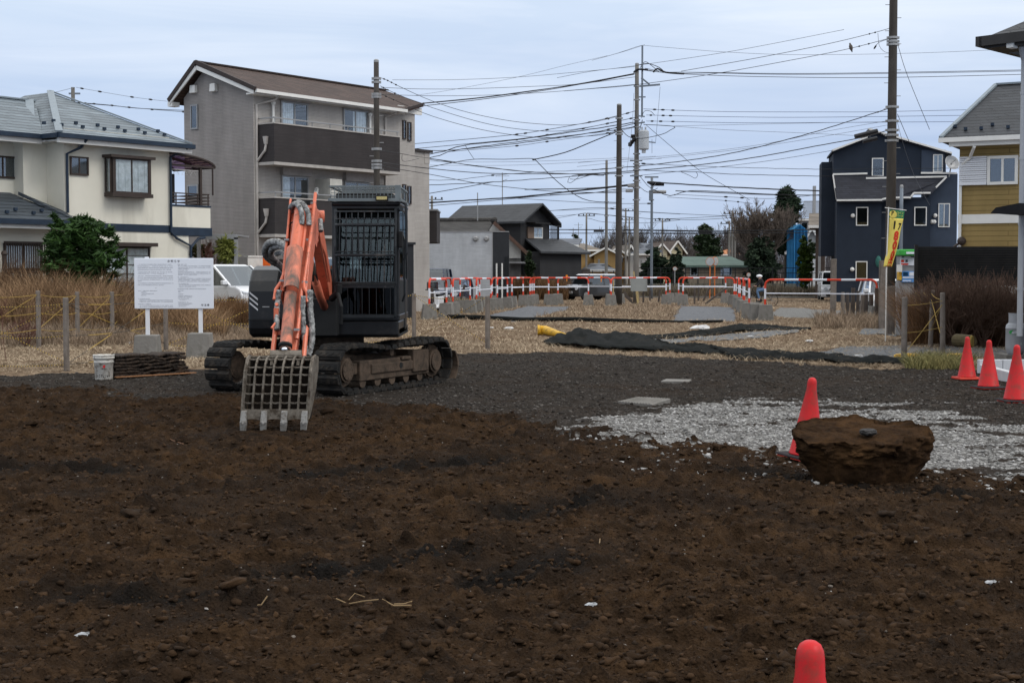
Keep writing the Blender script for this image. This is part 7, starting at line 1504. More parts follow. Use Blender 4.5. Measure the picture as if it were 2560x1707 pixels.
leafy_tree('evergreen_tree', 1690, 119, 614, 715, 70, 'pointed dark conifer left of the green roof', mLeafC, 5200, .26, 6, 9, conical=1)
leafy_tree('evergreen_tree', 2012, 104, 602, 712, 40, 'rounded bright green column tree beside the blue sheeting', mLeafB, 9000, .17, 5, 10)
leafy_tree('evergreen_bush', 2030, 112, 604, 640, 30, 'small dark green hedge top under the white eaves', mLeafD, 900, .2, 3, 11)
leafy_tree('evergreen_bush', 1322, 93, 636, 712, 32, 'slim dark evergreen between the grey building and the black house', mLeafD, 2200, .16, 5, 12)
leafy_tree('evergreen_bush', 1440, 190, 592, 620, 22, 'far dark tree top above the ochre roofs', mLeafD, 700, .35, 3, 13)
for i, (px, yt, w_, Y_) in enumerate(((1512, 566, 60, 190), (1556, 545, 70, 195), (1602, 548, 80, 200), (1650, 566, 70, 205), (1700, 560, 80, 200), (1742, 562, 70, 215), (1795, 556, 80, 205), (1840, 540, 80, 180), (1868, 566, 70, 150), (1990, 600, 60, 140))):
    bare_tree(px, Y_, yt, w_, 'leafless far tree on the skyline, %s from the left' % ['first', 'second', 'third', 'fourth', 'fifth', 'sixth', 'seventh', 'eighth', 'ninth', 'tenth'][i], mTwigG, 5, 3, 40 + i, .2, .55, .2, .022, 'leafless trees along the skyline', density=1.3)
# far wood: one mass
P = []; rg = np.random.default_rng(77); n = 26000; x = (rg.random(n) - .5) * 260 + 30; y = 230 + rg.random(n) * 25; P = np.stack([x, y, rg.random(n) * 2.5], 1)
blades('far_wood', 'hazy leafless woodland along the horizon', 'wood', P, 2.0 + 5.0 * rg.random(n) * (.4 + fbm(x * .08, y * .08, 2, 9)), leafmat('far_twigs', (.06, .055, .06), (.13, .12, .12), .3, .9, .05), width=.10, lean=.5, seed=78)
# bushes near the left houses
o = leafy_tree('evergreen_shrub', 205, 40.5, 556, 705, 190, 'dense glossy green shrub with long leaves in front of the cream house', mLeafS, 9000, .085, 6, 21, cat='shrub', aspect=3.2, up=.25, jag=3)
leafy_tree('evergreen_shrub', 140, 40.2, 548, 640, 60, 'slim dark sprig of shrub left of the dense green one', mLeafS, 900, .085, 4, 22, cat='shrub', aspect=3.2, up=.25)
leafy_tree('spiky_plant', 566, 50, 604, 640, 42, 'yellow-green spiky plant in the gap between the left houses', leafmat('spiky', (.05, .07, .01), (.26, .27, .07), 2, .5), 700, .16, 2, 23, cat='plant', aspect=3.5, up=.6)
leafy_tree('evergreen_bush', 505, 52, 612, 645, 60, 'low brownish green bush under the cream house balcony', leafmat('olive', (.02, .022, .008), (.085, .08, .03), 2, .8), 1500, .09, 3, 24, cat='bush')
bare_tree(528, 50, 560, 46, 'small reddish leafless tree between the left houses', M('twig_red', (.10, .045, .035), .9), 4, 3, 25, .3, .6, .1, .007)
# tall weeds: uncountable masses
mWeed = leafmat('weed_brown', (.035, .018, .009), (.235, .135, .070), .9, .9, .05); mWeedD = leafmat('weed_dark', (.018, .0115, .008), (.11, .062, .036), .8, .9, .05); mWeedG = leafmat('weed_grey', (.10, .075, .055), (.36, .27, .19), 1.2, .9, .05)
def weeds(name, label, n, pr, yr, hr, mat_, width, seed, hfun=None, lean=.35):
    rg = np.random.default_rng(seed); Y = yr[0] + (yr[1] - yr[0]) * rg.random(n); px = pr[0] + (pr[1] - pr[0]) * rg.random(n); x = (px - 1280) / FPX * Y
    cl = fbm(x * .8, Y * .8, 3, seed); kp = (cl > .38) & ~masks(x, Y)[3] & ~masks(x, Y)[4]; x, Y, px, cl = x[kp], Y[kp], px[kp], cl[kp]; h = (hr[0] + (hr[1] - hr[0]) * rg.random(len(x))) * (.5 + cl)
    if hfun is not None: h = h * hfun(px, Y)
    return blades(name, label, 'weeds', np.stack([x, Y, height(x, Y) - .02], 1), h, mat_, width=width, lean=lean, seed=seed)
hf = lambda px, Y: np.interp(px, [-40, 60, 200, 260, 330, 420, 620], [.95, 1.0, 1.0, 1.12, .9, .62, .5]) * np.interp(Y, [34, 37, 43], [.55, .85, 1.0])
weeds('tall_weeds', 'tall dry brown weeds in front of the cream house', 46000, (-60, 560), (36.5, 43.5), (.5, 1.75), leafmat('weed_mixed', (.045, .025, .014), (.40, .26, .15), 1.3, .9, .05), .015, 301, hf, .6)
weeds('weed_tufts', 'feathery reddish brown weed heads before the cream house', 9000, (-60, 520), (38, 43.0), (.9, 1.95), mWeedD, .013, 302, hf, .35)
weeds('straw_weeds', 'pale straw grass in front of the brown weeds', 26000, (-60, 640), (33.5, 40), (.2, .8), mWeedG, .012, 303, hf, .7)
weeds('brown_grass_bank', 'low brown grass bank by the white minivan', 16000, (420, 640), (40, 47), (.3, .95), mWeed, .016, 304, None, .5)
weeds('reddish_weeds', 'reddish brown weeds beyond the barriers by the black house', 9000, (1290, 1420), (92, 100), (.5, 1.4), mWeed, .04, 305)
weeds('far_weeds', 'brown weeds along the far black mesh fence', 24000, (1500, 2080), (102, 112), (.3, .9), leafmat('weed_greyish', (.06, .05, .038), (.22, .18, .13), .5, .9, .05), .05, 306)
weeds('hedge_row', 'dark scrub under the far trees', 12000, (1600, 2060), (113, 122), (.8, 1.7), mWeedD, .06, 307)
weeds('right_dark_weeds', 'dark brown tangled bushes in front of the slat fence', 15000, (2362, 2580), (33.2, 36.3), (.4, 1.6), leafmat('weed_dark_brown', (.022, .014, .010), (.17, .10, .062), .8, .9, .05), .009, 308, lambda px, Y: np.interp(px, [2362, 2400, 2460, 2560], [.75, .98, .85, .62]), 1.6)
weeds('right_brown_weeds', 'reddish brown weeds among the roped posts', 4500, (2262, 2385), (33.5, 36.8), (.4, 1.4), mWeed, .011, 309, None, .8)
weeds('edge_grass', 'green and straw tufts at the rim by the small cones', 2600, (2270, 2440), (25.2, 27.6), (.08, .28), leafmat('green_straw', (.03, .05, .01), (.30, .25, .10), 2, .8), .012, 310, None, 1.0)
weeds('pile_grass', 'tufts of dry grass round the dark wooden piles', 5000, (2040, 2260), (44, 54), (.1, .45), mWeedG, .018, 311, None, .7)
weeds('block_grass', 'grass tufts at the feet of the barrier blocks', 5000, (1040, 1940), (52, 80), (.05, .22), mWeedG, .03, 312, None, .8)
# bare arching bush stems over the dark bushes
for i, (px, Y_) in enumerate([(2348 + k * 17, 34.6 - (k % 4) * .8) for k in range(12)]):
    o = empty('bare_bush', (D(px, 800, Y_).x, Y_, 0), 0, 'leafless arching bush before the slat fence, %s from the left' % ['first', 'second', 'third', 'fourth', 'fifth', 'sixth', 'seventh', 'eighth', 'ninth', 'tenth', 'eleventh', 'twelfth'][i], 'bush', 'leafless bushes before the slat fence'); rr = random.Random(60 + i); q = MB()
    for k in range(11): a = rr.uniform(0, 6.28); branches(q, Vector((rr.uniform(-.2, .2), rr.uniform(-.2, .2), 0)), Vector((math.cos(a) * .5, math.sin(a) * .4, 1)).normalized(), .62, .011, 4, rr, .5, .05, 3, None, .0035)
    q.build('branches', M('twig_dark', (.075, .045, .032), .9, var=.3), o)
for i, (px, Y_, yb) in enumerate(((62, 33.2, 842), (15, 27.5, 880))):
    o = empty('bare_bush', (D(px, 840, Y_).x, Y_, 0), 0, ['small leafless reddish bush at the foot of the left rear posts', 'thin dark twig at the left edge of the lot'][i], 'bush'); rr = random.Random(80 + i); q = MB()
    for k in range(14 if i == 0 else 1): a = rr.uniform(0, 6.28); branches(q, Vector((0, 0, 0)), Vector((math.cos(a) * (.9 if i == 0 else .1), math.sin(a) * .6, .8)).normalized(), .3 if i == 0 else .6, .008, 3, rr, .5, .05, 3, None, .003)
    q.build('branches', M('twig_red', (.10, .045, .035), .9), o)

# ================================================================ far black mesh fence
def mesh_fence(a, b, h, n, label, mat_, mesh=True):
    a, b = Vector(a), Vector(b); o = empty('mesh_fence', a, math.atan2(b.y - a.y, b.x - a.x), label, 'fence'); ln = (b - a).length
    for i in range(n + 1): q = MB(); q.box(-.035, .035, -.035, .035, 0, h); c = q.build('post', mat_, o); c.location = (ln * i / n, 0, 0)
    q = MB(); q.box(0, ln, -.02, .02, h - .05, h); q.box(0, ln, -.02, .02, h - .42, h - .38); q.box(0, ln, -.02, .02, .1, .14); q.build('rail', mat_, o)
    if mesh:
        q = MB(); m_ = int(ln / .28)
        for i in range(m_): x = ln * i / m_; q.box(x - .006, x + .006, -.006, .006, .1, h)
        q.build('mesh_panel', mat_, o)
    return o
mFn = M('fence_black', (.014, .015, .016), .6)
x0, x1 = D(1590, 690, 106).x, D(2086, 690, 106).x; mesh_fence((x0, 106, 0), (x1, 106, 0), D(1800, 669, 106).z, 16, 'long black mesh fence across the street behind the barriers', mFn)
x0, x1 = D(1350, 690, 118).x, D(1560, 690, 118).x; mesh_fence((x0, 118, 0), (x1, 118, 0), D(1450, 676, 118).z, 8, 'black mesh fence behind the white-roofed car', mFn)
q = MB(); x0, x1 = D(1416, 690, 122).x, D(1475, 690, 122).x; q.box(x0, x1, 122, 122.1, 0, D(1450, 672, 122).z); q.build('board_fence', mStake, None, label='dark board fence in front of the ochre houses', cat='fence')
q = MB(); x0, x1 = D(1600, 690, 112).x, D(1990, 690, 112).x; q.box(x0, x1, 112, 112.12, 0, .95); q.build('low_wall', M('green_wall', (.085, .09, .08), .9, var=.3, scale=.4), None, label='low greenish wall behind the black mesh fence', cat='wall')
# gravel lot kerb / road edge lines
q = MB(); x0, x1 = D(1600, 690, 101).x, D(2100, 690, 101).x; q.box(x0, x1, 101, 101.2, 0, .12); q.build('road_kerb', mConc, kind='structure')
# ================================================================ utility poles
mPoleB = M('pole_brown', (.060, .053, .047), .9, var=.15, scale=2, bump=.2, dirt=(.035, .03, .026), dirtamt=.4, dscale=2, streak=True)
mPoleG = M('pole_grey', (.17, .16, .145), .9, var=.12, scale=2, bump=.2, dirt=(.09, .08, .07), dirtamt=.5, dscale=2, streak=True)
mPoleS = M('pole_steel', (.16, .185, .215), .5, .2, var=.08); mIns = M('insulator_dark', (.015, .015, .017), .4); mWire = M('wire_black', (.012, .012, .014), .6, bump=0, var=.1); mWireG = M('wire_grey', (.10, .11, .13), .6, bump=0, var=.1)
def pole(px, pyb, ytop, Y, r0, r1, label, mat_, ztop=None, bolts=None, cap=True, bands=(), group=None):
    x = D(px, pyb, Y).x; zt = ztop or D(px, ytop, Y).z; o = empty('utility_pole', (x, Y, 0), 0, label, 'utility pole', group); q = MB(); q.lathe([(r1, -.3)] + [(r1 + (r0 - r1) * k / 6, zt * k / 6) for k in range(1, 7)], (0, 0, 0), 14); q.build('shaft', mat_, o, smooth=True)
    if cap: q = MB(); q.lathe([(r0 * 1.02, zt - .03), (r0 * 1.02, zt + .04), (r0 * .6, zt + .07)], (0, 0, 0), 14); q.build('cap', mSteel, o)
    if bolts:
        q = MB(); z = bolts[0]; k = 0
        while z < bolts[1]: r_ = r1 + (r0 - r1) * z / zt; q.tube([(-r_ - .14, 0, z), (-r_ + .05, 0, z)] if k % 2 else [(r_ - .05, 0, z), (r_ + .14, 0, z)], .012, 5); z += .45; k += 1
        for s in build_each(q, 'step_bolt', mSteel, o): pass
    for z in bands:
        r_ = r1 + (r0 - r1) * z / zt; q = MB(); q.lathe([(r_ + .018, z - .04), (r_ + .018, z + .04)], (0, 0, 0), 14); q.box(-r_ - .07, -r_, -.04, .04, z - .04, z + .04); q.box(r_, r_ + .07, -.04, .04, z - .04, z + .04); q.build('clamp_band', mSteel, o)
    return o
def zat(px, py, Y): return D(px, py, Y).z
P1 = pole(942, 450, 154, 48, .085, .125, 'brown utility pole standing in front of the taupe house', mPoleB, bolts=(2.5, 7.4), bands=[zat(942, y, 48) for y in (197, 206, 236, 243, 373, 403, 412, 420)])
P2 = pole(2230, 300, 0, 50, .125, .19, 'tallest brown utility pole before the navy house, its top cut by the frame', mPoleB, ztop=14.5, bolts=(2.5, 12), bands=[zat(2230, y, 50) for y in (95, 104, 112, 268, 303, 326, 338, 352)])
P3 = pole(1547, 560, 263, 78, .13, .20, 'brown pole with pale cap left of the tall grey concrete pole', mPoleB, bolts=(4, 9.5), bands=[zat(1547, y, 78) for y in (296, 330, 336, 420, 440)])
P4 = pole(1591, 500, 161, 83, .11, .175, 'tall grey concrete pole with transformer among many wires', mPoleG, bolts=(2.5, 8), bands=[zat(1591, y, 83) for y in (216, 250, 300, 318, 345, 385, 402, 410, 418, 425, 440, 452, 470, 500)])
P5 = pole(1516, 560, 402, 118, .10, .14, 'thin brown pole left of the one with a pale cap', mPoleG, bands=[zat(1516, y, 118) for y in (435, 470, 505, 540)])
P6 = pole(1629, 600, 447, 97, .085, .10, 'blue-grey steel pole right of the concrete pole', mPoleS, bands=[zat(1629, y, 97) for y in (480, 500)])
pole(2253, 560, 468, 44, .055, .06, 'slim grey steel lamp pole beside the parking banner', mPoleS, cap=True)
for px, yt, Y_, lb_ in ((1466, 533, 150, 'short far pole above the ochre houses'), (1564, 521, 160, 'far pole just left of the concrete pole'), (1573, 543, 165, 'far pole close to the concrete pole, lower one'), (1656, 546, 160, 'far pole above the white house'), (1823, 552, 142, 'left one of three far poles before the leafless tree'), (1830, 527, 144, 'middle and tallest of three far poles before the leafless tree'), (1837, 552, 146, 'right one of three far poles before the leafless tree'), (1080, 490, 115, 'far pole top peeping over the charcoal annex'), (188, 219, 70, 'slim mast with wires behind the cream house')):
    o = pole(px, 620, yt, Y_, .09, .13, lb_, mPoleG, cap=False)
    z = zat(px, yt, Y_); q = MB(); q.beam((-.9 if px != 188 else -.2, 0, z - .3), (.9 if px != 188 else .35, 0, z - .3), .08); q.build('crossarm', mPoleS, o)
    if px != 188:
        q = MB()
        for k in (-.8, -.3, .3, .8): q.ball((k, 0, z - .18), .09, 0, 1)
        build_each(q, 'insulator', mIns, o)
# hardware on the concrete pole
def at4(px, py, dy=0): p = D(px, py, 83 + dy); return Vector((p.x - P4.location.x, dy, p.z))
q = MB(); q.tube([at4(1605, 292), at4(1606, 114)], .055, 8); q.beam(at4(1594, 345), at4(1606, 300), .05); q.build('extension_pole', mPoleS, P4)
q = MB(); q.beam(at4(1600, 216), at4(1650, 212), .10); q.beam(at4(1603, 195), at4(1624, 212), .08); q.beam(at4(1596, 243), at4(1614, 243), .07); q.beam(at4(1585, 310), at4(1612, 306), .08); q.beam(at4(1594, 290, -.3), at4(1612, 292, -.3), .07); q.beam(at4(1612, 354), at4(1638, 357), .06)
q.beam(at4(1575, 402, .3), at4(1606, 402, .3), .07); q.beam(at4(1575, 440, -.2), at4(1606, 440, -.2), .07); build_each(q, 'crossarm', mPoleS, P4)
q = MB(); c = at4(1608, 352); q.lathe([(.26, -.55), (.30, -.5), (.30, .48), (.24, .56), (.08, .58)], c + Vector((0, -.35, 0)), 18); q.tube([c + Vector((-.1, -.35, .55)), c + Vector((-.1, -.35, .75))], .05, 8); q.tube([c + Vector((.1, -.35, .55)), c + Vector((.1, -.35, .75))], .05, 8); q.tube([c + Vector((0, -.4, -.55)), c + Vector((0, -.4, -.75))], .12, 10); q.build('transformer', M('transformer_grey', (.42, .44, .46), .5, var=.05), P4)
q = MB(); 
for dx, dy, dz in ((0, 0, 0), (.12, -.1, .15), (-.1, .05, -.15), (.05, 0, .32)): q.ball(at4(1580, 355) + Vector((dx, dy, dz)), .13, 0, 2, .4)
q.build('switch_gear', mIns, P4)
for px, py, w_, h_, lb_ in ((1577, 465, 16, 7, 0), (1573, 478, 18, 6, 0)): q = MB(); c = at4(px, py, -.3); q.box(c.x - w_ * .0117, c.x + w_ * .0117, -.5, -.2, c.z - h_ * .0117, c.z + h_ * .0117); q.build('cable_box', mSteel, P4, bev=.03)
for dx in (-.5, .0, .5): pass
def at6(px, py): p = D(px, py, 97); return Vector((p.x - P6.location.x, 0, p.z))
q = MB(); q.beam(at6(1612, 443), at6(1646, 443), .10); q.build('crossarm', mPoleS, P6); q = MB(); q.box(at6(1625, 0).x, at6(1634, 0).x, -.15, .15, at6(1629, 502).z, at6(1629, 476).z); q.build('control_box', mPoleS, P6, bev=.02)
# ================================================================ wires
def W1(x, y): return (930 + x / 3.3127, 140 + y / 3.3127)
def W2(x, y): return (1480 + x / 2.868, 80 + y / 2.868)
def W3(x, y): return (1380 + x / 5.228, 500 + y / 5.228)
def W4(x, y): return (1560 + x / 3.92, 450 + y / 3.92)
def W0(x, y): return (x, y)
def wire(cv, pts, Ya, Yb_, wpx, label, group, lumps=(), mat_=None, wob=0, lumpr=2.6):
    P = [cv(*p) for p in pts]; xs = [p[0] for p in P]; n = len(P); out = []; tot = abs(xs[-1] - xs[0]) + abs(P[-1][1] - P[0][1]) * .2 + 1e-6; dist = [0]
    for i in range(1, n): dist.append(dist[-1] + math.hypot(P[i][0] - P[i - 1][0], P[i][1] - P[i - 1][1]))
    for i in range(n - 1):
        p0, p1, p2, p3 = [Vector(P[j]) for j in (max(i - 1, 0), i, i + 1, min(i + 2, n - 1))]
        m_ = max(3, int((p2 - p1).length / 18))
        for k in range(m_):
            t = k / m_; q = .5 * (2 * p1 + (p2 - p0) * t + (2 * p0 - 5 * p1 + 4 * p2 - p3) * t * t + (3 * p1 - p0 - 3 * p2 + p3) * t ** 3); dd = (dist[i] + (dist[i + 1] - dist[i]) * t) / dist[-1]; out.append((q.x, q.y + (wob * math.sin(len(out) * 2.4) if wob else 0), Ya + (Yb_ - Ya) * dd))
    out.append((P[-1][0], P[-1][1], Yb_)); V = [D(*p) for p in out]; Ym = (Ya + Yb_) / 2
    q = MB(); q.tube(V, [wpx / 2 * p[2] / FPX for p in out], 5, cap=False); o = q.build('overhead_wire', mat_ or mWire, None, label=label, cat='wire', group=group)
    for (lx, ly) in lumps:
        a = cv(lx, ly); i = min(range(len(out)), key=lambda j: abs(out[j][0] - a[0])); c = V[i]; d_ = (V[min(i + 1, len(V) - 1)] - V[max(i - 1, 0)]).normalized(); r_ = lumpr * out[i][2] / FPX; s = MB(); s.tube([c - d_ * r_ * 2.4, c - d_ * r_, c + d_ * r_, c + d_ * r_ * 2.4], [r_ * .25, r_ * .8, r_ * .8, r_ * .25], 6); s.build('insulator', mIns, o)
    return o
ORD = ['first', 'second', 'third', 'fourth', 'fifth', 'sixth', 'seventh', 'eighth', 'ninth', 'tenth', 'eleventh', 'twelfth']
def bundle(cv, rows, fmt, group):
    for i, r_ in enumerate(rows): pts, Ya, Yb_, w_ = r_[:4]; wire(cv, pts, Ya, Yb_, w_, fmt % ORD[i], group, r_[4] if len(r_) > 4 else (), r_[5] if len(r_) > 5 else None, r_[6] if len(r_) > 6 else 0)
bundle(W1, [([(170, 200), (700, 198), (1200, 177), (1700, 135), (2175, 90)], 48, 83, 1.0), ([(75, 262), (400, 275), (800, 273), (1300, 255), (1700, 235), (2180, 175)], 48, 83, 1.2), ([(80, 320), (500, 332), (1000, 325), (1500, 298), (2180, 238)], 48, 83, 1.2),
     ([(60, 178), (130, 205), (250, 265), (500, 375), (800, 470), (1150, 540), (1500, 572), (1700, 568), (1900, 535), (2050, 498)], 48, 78, 1.3, [(100, 190), (125, 205), (150, 225), (180, 240), (1950, 530)]), ([(70, 250), (190, 310), (500, 430), (900, 550), (1200, 605), (1500, 625), (1740, 600), (2050, 543)], 48, 78, 1.3, [(110, 275), (140, 290), (170, 302), (1960, 565)]), ([(72, 315), (250, 395), (500, 500), (900, 610), (1300, 670), (1600, 675), (1900, 655), (2050, 615)], 48, 78, 1.3, [(110, 330), (140, 345), (175, 360), (1960, 640)]),
     ([(60, 780), (230, 808), (380, 835), (700, 880)], 48, 60, 1.4), ([(90, 885), (450, 930), (900, 970), (1350, 978), (1800, 975), (2190, 950)], 48, 83, 2.0), ([(70, 905), (230, 940), (500, 985), (870, 1055), (1200, 1095), (1550, 1125), (2040, 1135)], 48, 78, 1.6)],
     'overhead wire from the pole by the taupe house, %s from the top', 'wires leaving the left pole')
bundle(W1, [([(300, 412), (420, 395), (800, 360), (1200, 310), (1700, 235), (2170, 148)], 72, 83, 2.4), ([(300, 428), (375, 420), (900, 362), (1500, 275), (2170, 155)], 73, 83, 1.8), ([(300, 405), (420, 392), (900, 345), (1300, 292), (1800, 225), (2180, 150)], 72, 83, 1.6)], 'thick rising wire from the taupe house roof to the concrete pole, %s', 'thick rising wires')
bundle(W1, [([(350, 330), (700, 275), (1200, 178), (1600, 80), (1950, 0)], 74, 90, .8, (), mWireG), ([(1900, 18), (2120, -45), (2260, -92)], 84, 83, .8, (), mWireG)], 'faint grey wire climbing to the mast top of the concrete pole, %s', 'faint climbing wires')
bundle(W1, [([(330, 730), (800, 690), (1200, 650), (1450, 612), (1800, 550), (2060, 490), (2185, 455)], 76, 83, 1.5, [(1210, 650), (1270, 640), (1440, 612), (1780, 552), (1910, 527), (2100, 478)]), ([(330, 772), (800, 728), (1200, 690), (1450, 655), (1750, 602), (2185, 510)], 76, 83, 1.5, [(1450, 655), (1740, 603), (1920, 568), (1950, 560), (2120, 525)]), ([(440, 785), (540, 785), (700, 778), (1210, 725), (1800, 640), (2185, 560)], 76, 83, 2.0, [(1990, 600), (2020, 595)], None, .5),
     ([(430, 822), (600, 790), (770, 740), (1200, 695), (1800, 610), (2180, 550)], 72, 83, 2.4, [(1200, 695)], None, .5), ([(430, 855), (560, 825), (700, 780), (1210, 712), (2050, 610), (2185, 575)], 72, 83, 2.0, [(2000, 612)], None, .5), ([(660, 792), (1200, 745), (1450, 710), (1950, 640), (2180, 590)], 75, 83, 1.2, [(1205, 745), (1450, 710), (1960, 640)])],
     'wire of the twisted fan left of the concrete pole, %s from the top', 'fan of wires left of the concrete pole')
bundle(W1, [([(768, 735), (808, 800), (845, 855)], 76, 76, 1.2), ([(400, 938), (640, 890), (845, 857), (1100, 857), (1300, 850), (1350, 858)], 72, 79, 1.8), ([(1345, 858), (1600, 800), (1850, 700), (2050, 620)], 79, 78, 2.6, [(1350, 858)]), ([(1350, 858), (1500, 1010), (1650, 1130), (1800, 1200), (2040, 1215)], 79, 78, 1.9)], 'wire meeting at the floating joint left of the brown pole, %s', 'wires at the floating joint')
bundle(W1, [([(400, 870), (900, 880), (1500, 868), (2350, 832)], 90, 110, .9, (), mWireG), ([(400, 905), (1200, 905), (2040, 862), (2400, 850)], 90, 110, .9, (), mWireG), ([(380, 840), (480, 850), (800, 905), (1100, 942), (1350, 965), (1700, 980), (1920, 985)], 68, 118, 2.0, [], None, .4), ([(400, 850), (700, 890), (1200, 950), (1500, 972), (1920, 992)], 68, 118, 1.3, [], None, .4), ([(380, 1030), (700, 1025), (1000, 990), (1350, 965), (1900, 940), (2040, 925)], 90, 100, 1.3, [(990, 992)], None, .5),
     ([(380, 1075), (700, 1060), (1000, 1045), (1500, 1010), (1940, 980), (2180, 965)], 88, 83, 1.8, [], None, .5), ([(400, 1150), (470, 1140), (700, 1100), (1010, 1043)], 84, 80, 1.8), ([(400, 1218), (700, 1202), (1250, 1165), (1700, 1115), (2180, 1062)], 90, 83, 3.4, [], None, .3), ([(400, 1225), (900, 1190), (1240, 1170), (1600, 1130), (2180, 1070)], 91, 83, 2.2), ([(400, 1248), (800, 1215), (1250, 1175), (1700, 1140), (2160, 1118)], 92, 84, 1.6), ([(1200, 1180), (1900, 1220), (2330, 1222)], 100, 97, 1.2, [(2290, 1225)]), ([(1450, 1282), (1920, 1268), (2180, 1262)], 130, 120, 1.0)],
     'low wire across the sky between taupe house and concrete pole, %s from the top', 'low wires left of the concrete pole')
bundle(W1, [([(1500, 1350), (1770, 1300)], 150, 150, 1.0), ([(1500, 1330), (1760, 1308)], 150, 150, .9), ([(1780, 1302), (1830, 1305), (2180, 1345)], 150, 165, 1.2), ([(1620, 1050), (1640, 1000), (1720, 990), (1650, 1050), (1625, 1045)], 84, 84, 1.2), ([(1640, 1020), (1700, 1020), (1820, 985), (1940, 985)], 84, 100, 1.5), ([(250, 820), (248, 860), (280, 875), (390, 850)], 58, 62, 1.1), ([(60, 1070), (110, 1070)], 47.9, 48, 1.4)], 'short slack cable among the poles, %s', 'short slack cables')
bundle(W2, [([(0, 205), (180, 155), (320, 108), (365, 98)], 90, 83, .9, (), mWireG), ([(370, 98), (600, 118), (1000, 148), (1500, 165), (2352, 152), (3300, 110)], 83, 60, .9, (), mWireG), ([(-250, 330), (0, 283), (300, 245), (1000, 140), (1730, 0), (1800, -15)], 95, 50, 1.0), ([(640, 283), (1200, 185), (1700, 85), (2030, 5), (2150, -30)], 83, 50, 1.4, [(1980, 18), (2010, 10)]), ([(-200, 425), (0, 408), (300, 382), (900, 298), (1500, 190), (1850, 120), (2140, 45)], 92, 50, 1.4, [(1915, 108), (1960, 98), (2010, 85)]),
     ([(380, 262), (520, 288), (640, 290), (900, 293), (1400, 300), (2100, 293), (3300, 270)], 83, 62, 1.5), ([(380, 270), (560, 298), (900, 297), (1400, 306), (2100, 300), (3300, 278)], 83, 62, 1.4), ([(400, 280), (640, 302), (1200, 322), (2100, 328), (3300, 300)], 83, 62, 1.5)], 'long wire from the concrete pole across the upper sky, %s from the top', 'upper sky wires')
bundle(W2, [([(370, 553), (580, 562), (1000, 573), (1700, 575), (2120, 572), (3300, 545)], 83, 62, 1.2, [(430, 556), (500, 560), (530, 562), (570, 563)], M('wire_blue', (.05, .07, .14), .6, bump=0)), ([(390, 597), (1000, 610), (1700, 612), (3300, 590)], 83, 62, 1.2, [(420, 598), (490, 600), (520, 602), (590, 603)], MATS['wire_blue']), ([(390, 640), (580, 643), (1000, 652), (1500, 652), (3300, 640)], 83, 62, 1.2, [(430, 641), (490, 642), (520, 643), (565, 644)], MATS['wire_blue'])], 'bluish level wire right of the transformer, %s of three from the top', 'bluish level wires')
bundle(W2, [([(590, 675), (1200, 662), (1700, 652), (2150, 645)], 83, 50, .9, (), mWireG), ([(380, 665), (590, 678), (1000, 705), (1500, 725), (2000, 750)], 83, 84, .9, (), mWireG), ([(-100, 940), (0, 930), (600, 883), (1200, 810), (1700, 710), (2140, 635)], 100, 50, .9, (), mWireG), ([(-100, 965), (0, 955), (1000, 850), (1600, 760), (2140, 665)], 100, 50, .9, (), mWireG), ([(0, 990), (500, 945), (1000, 870), (1500, 745), (1800, 655), (2140, 545)], 83, 50, 2.2, [(2020, 595)], None, .35), ([(-100, 1028), (0, 1020), (350, 992), (800, 950), (1200, 895), (1600, 820), (1950, 755), (2140, 700)], 84, 50, 2.3, [], None, .2), ([(340, 1030), (900, 970), (1300, 920), (1730, 850)], 83, 84.5, 1.1)], 'wire rising from the concrete pole to the tallest pole, %s', 'wires rising to the tallest pole')
bundle(W2, [([(350, 942), (470, 950), (900, 968), (1650, 985), (2352, 980), (3300, 970)], 83, 84, 1.3, [(365, 945), (385, 945)], None, .5), ([(340, 990), (530, 1000), (750, 1005), (1000, 1020), (1650, 1035), (1760, 1036)], 83, 86, 1.6, [], None, .4), ([(640, 1005), (700, 1030), (740, 1050), (758, 1025), (745, 1005)], 83, 83, 1.2), ([(440, 1080), (540, 1085), (900, 1108), (1300, 1128), (1640, 1140), (1760, 1142)], 97, 88, 3.4, [(450, 1088), (480, 1092), (510, 1090)], None, .3), ([(440, 1130), (560, 1175), (700, 1140), (1000, 1150), (1300, 1165), (1760, 1175)], 97, 88, 2.0), ([(600, 1140), (1000, 1158), (1300, 1168), (1650, 1172)], 98, 88, 2.4), ([(590, 1165), (960, 1183), (1300, 1195), (1650, 1165)], 97, 90, 1.1, [(960, 1183), (1050, 1185)]), ([(540, 1185), (960, 1210), (1150, 1232)], 97, 110, 1.1, [(960, 1210), (1050, 1213)]), ([(340, 1030), (420, 1120), (460, 1080)], 83, 97, 1.4), ([(330, 1100), (400, 1150), (470, 1120)], 83, 97, 1.4), ([(-480, 1130), (0, 1120), (300, 1090)], 100, 83, 2.6), ([(-300, 1170), (0, 1155), (170, 1130), (330, 1130)], 100, 83, 2.0)], 'heavy low cable right of the concrete pole, %s from the top', 'low cables right of the concrete pole')
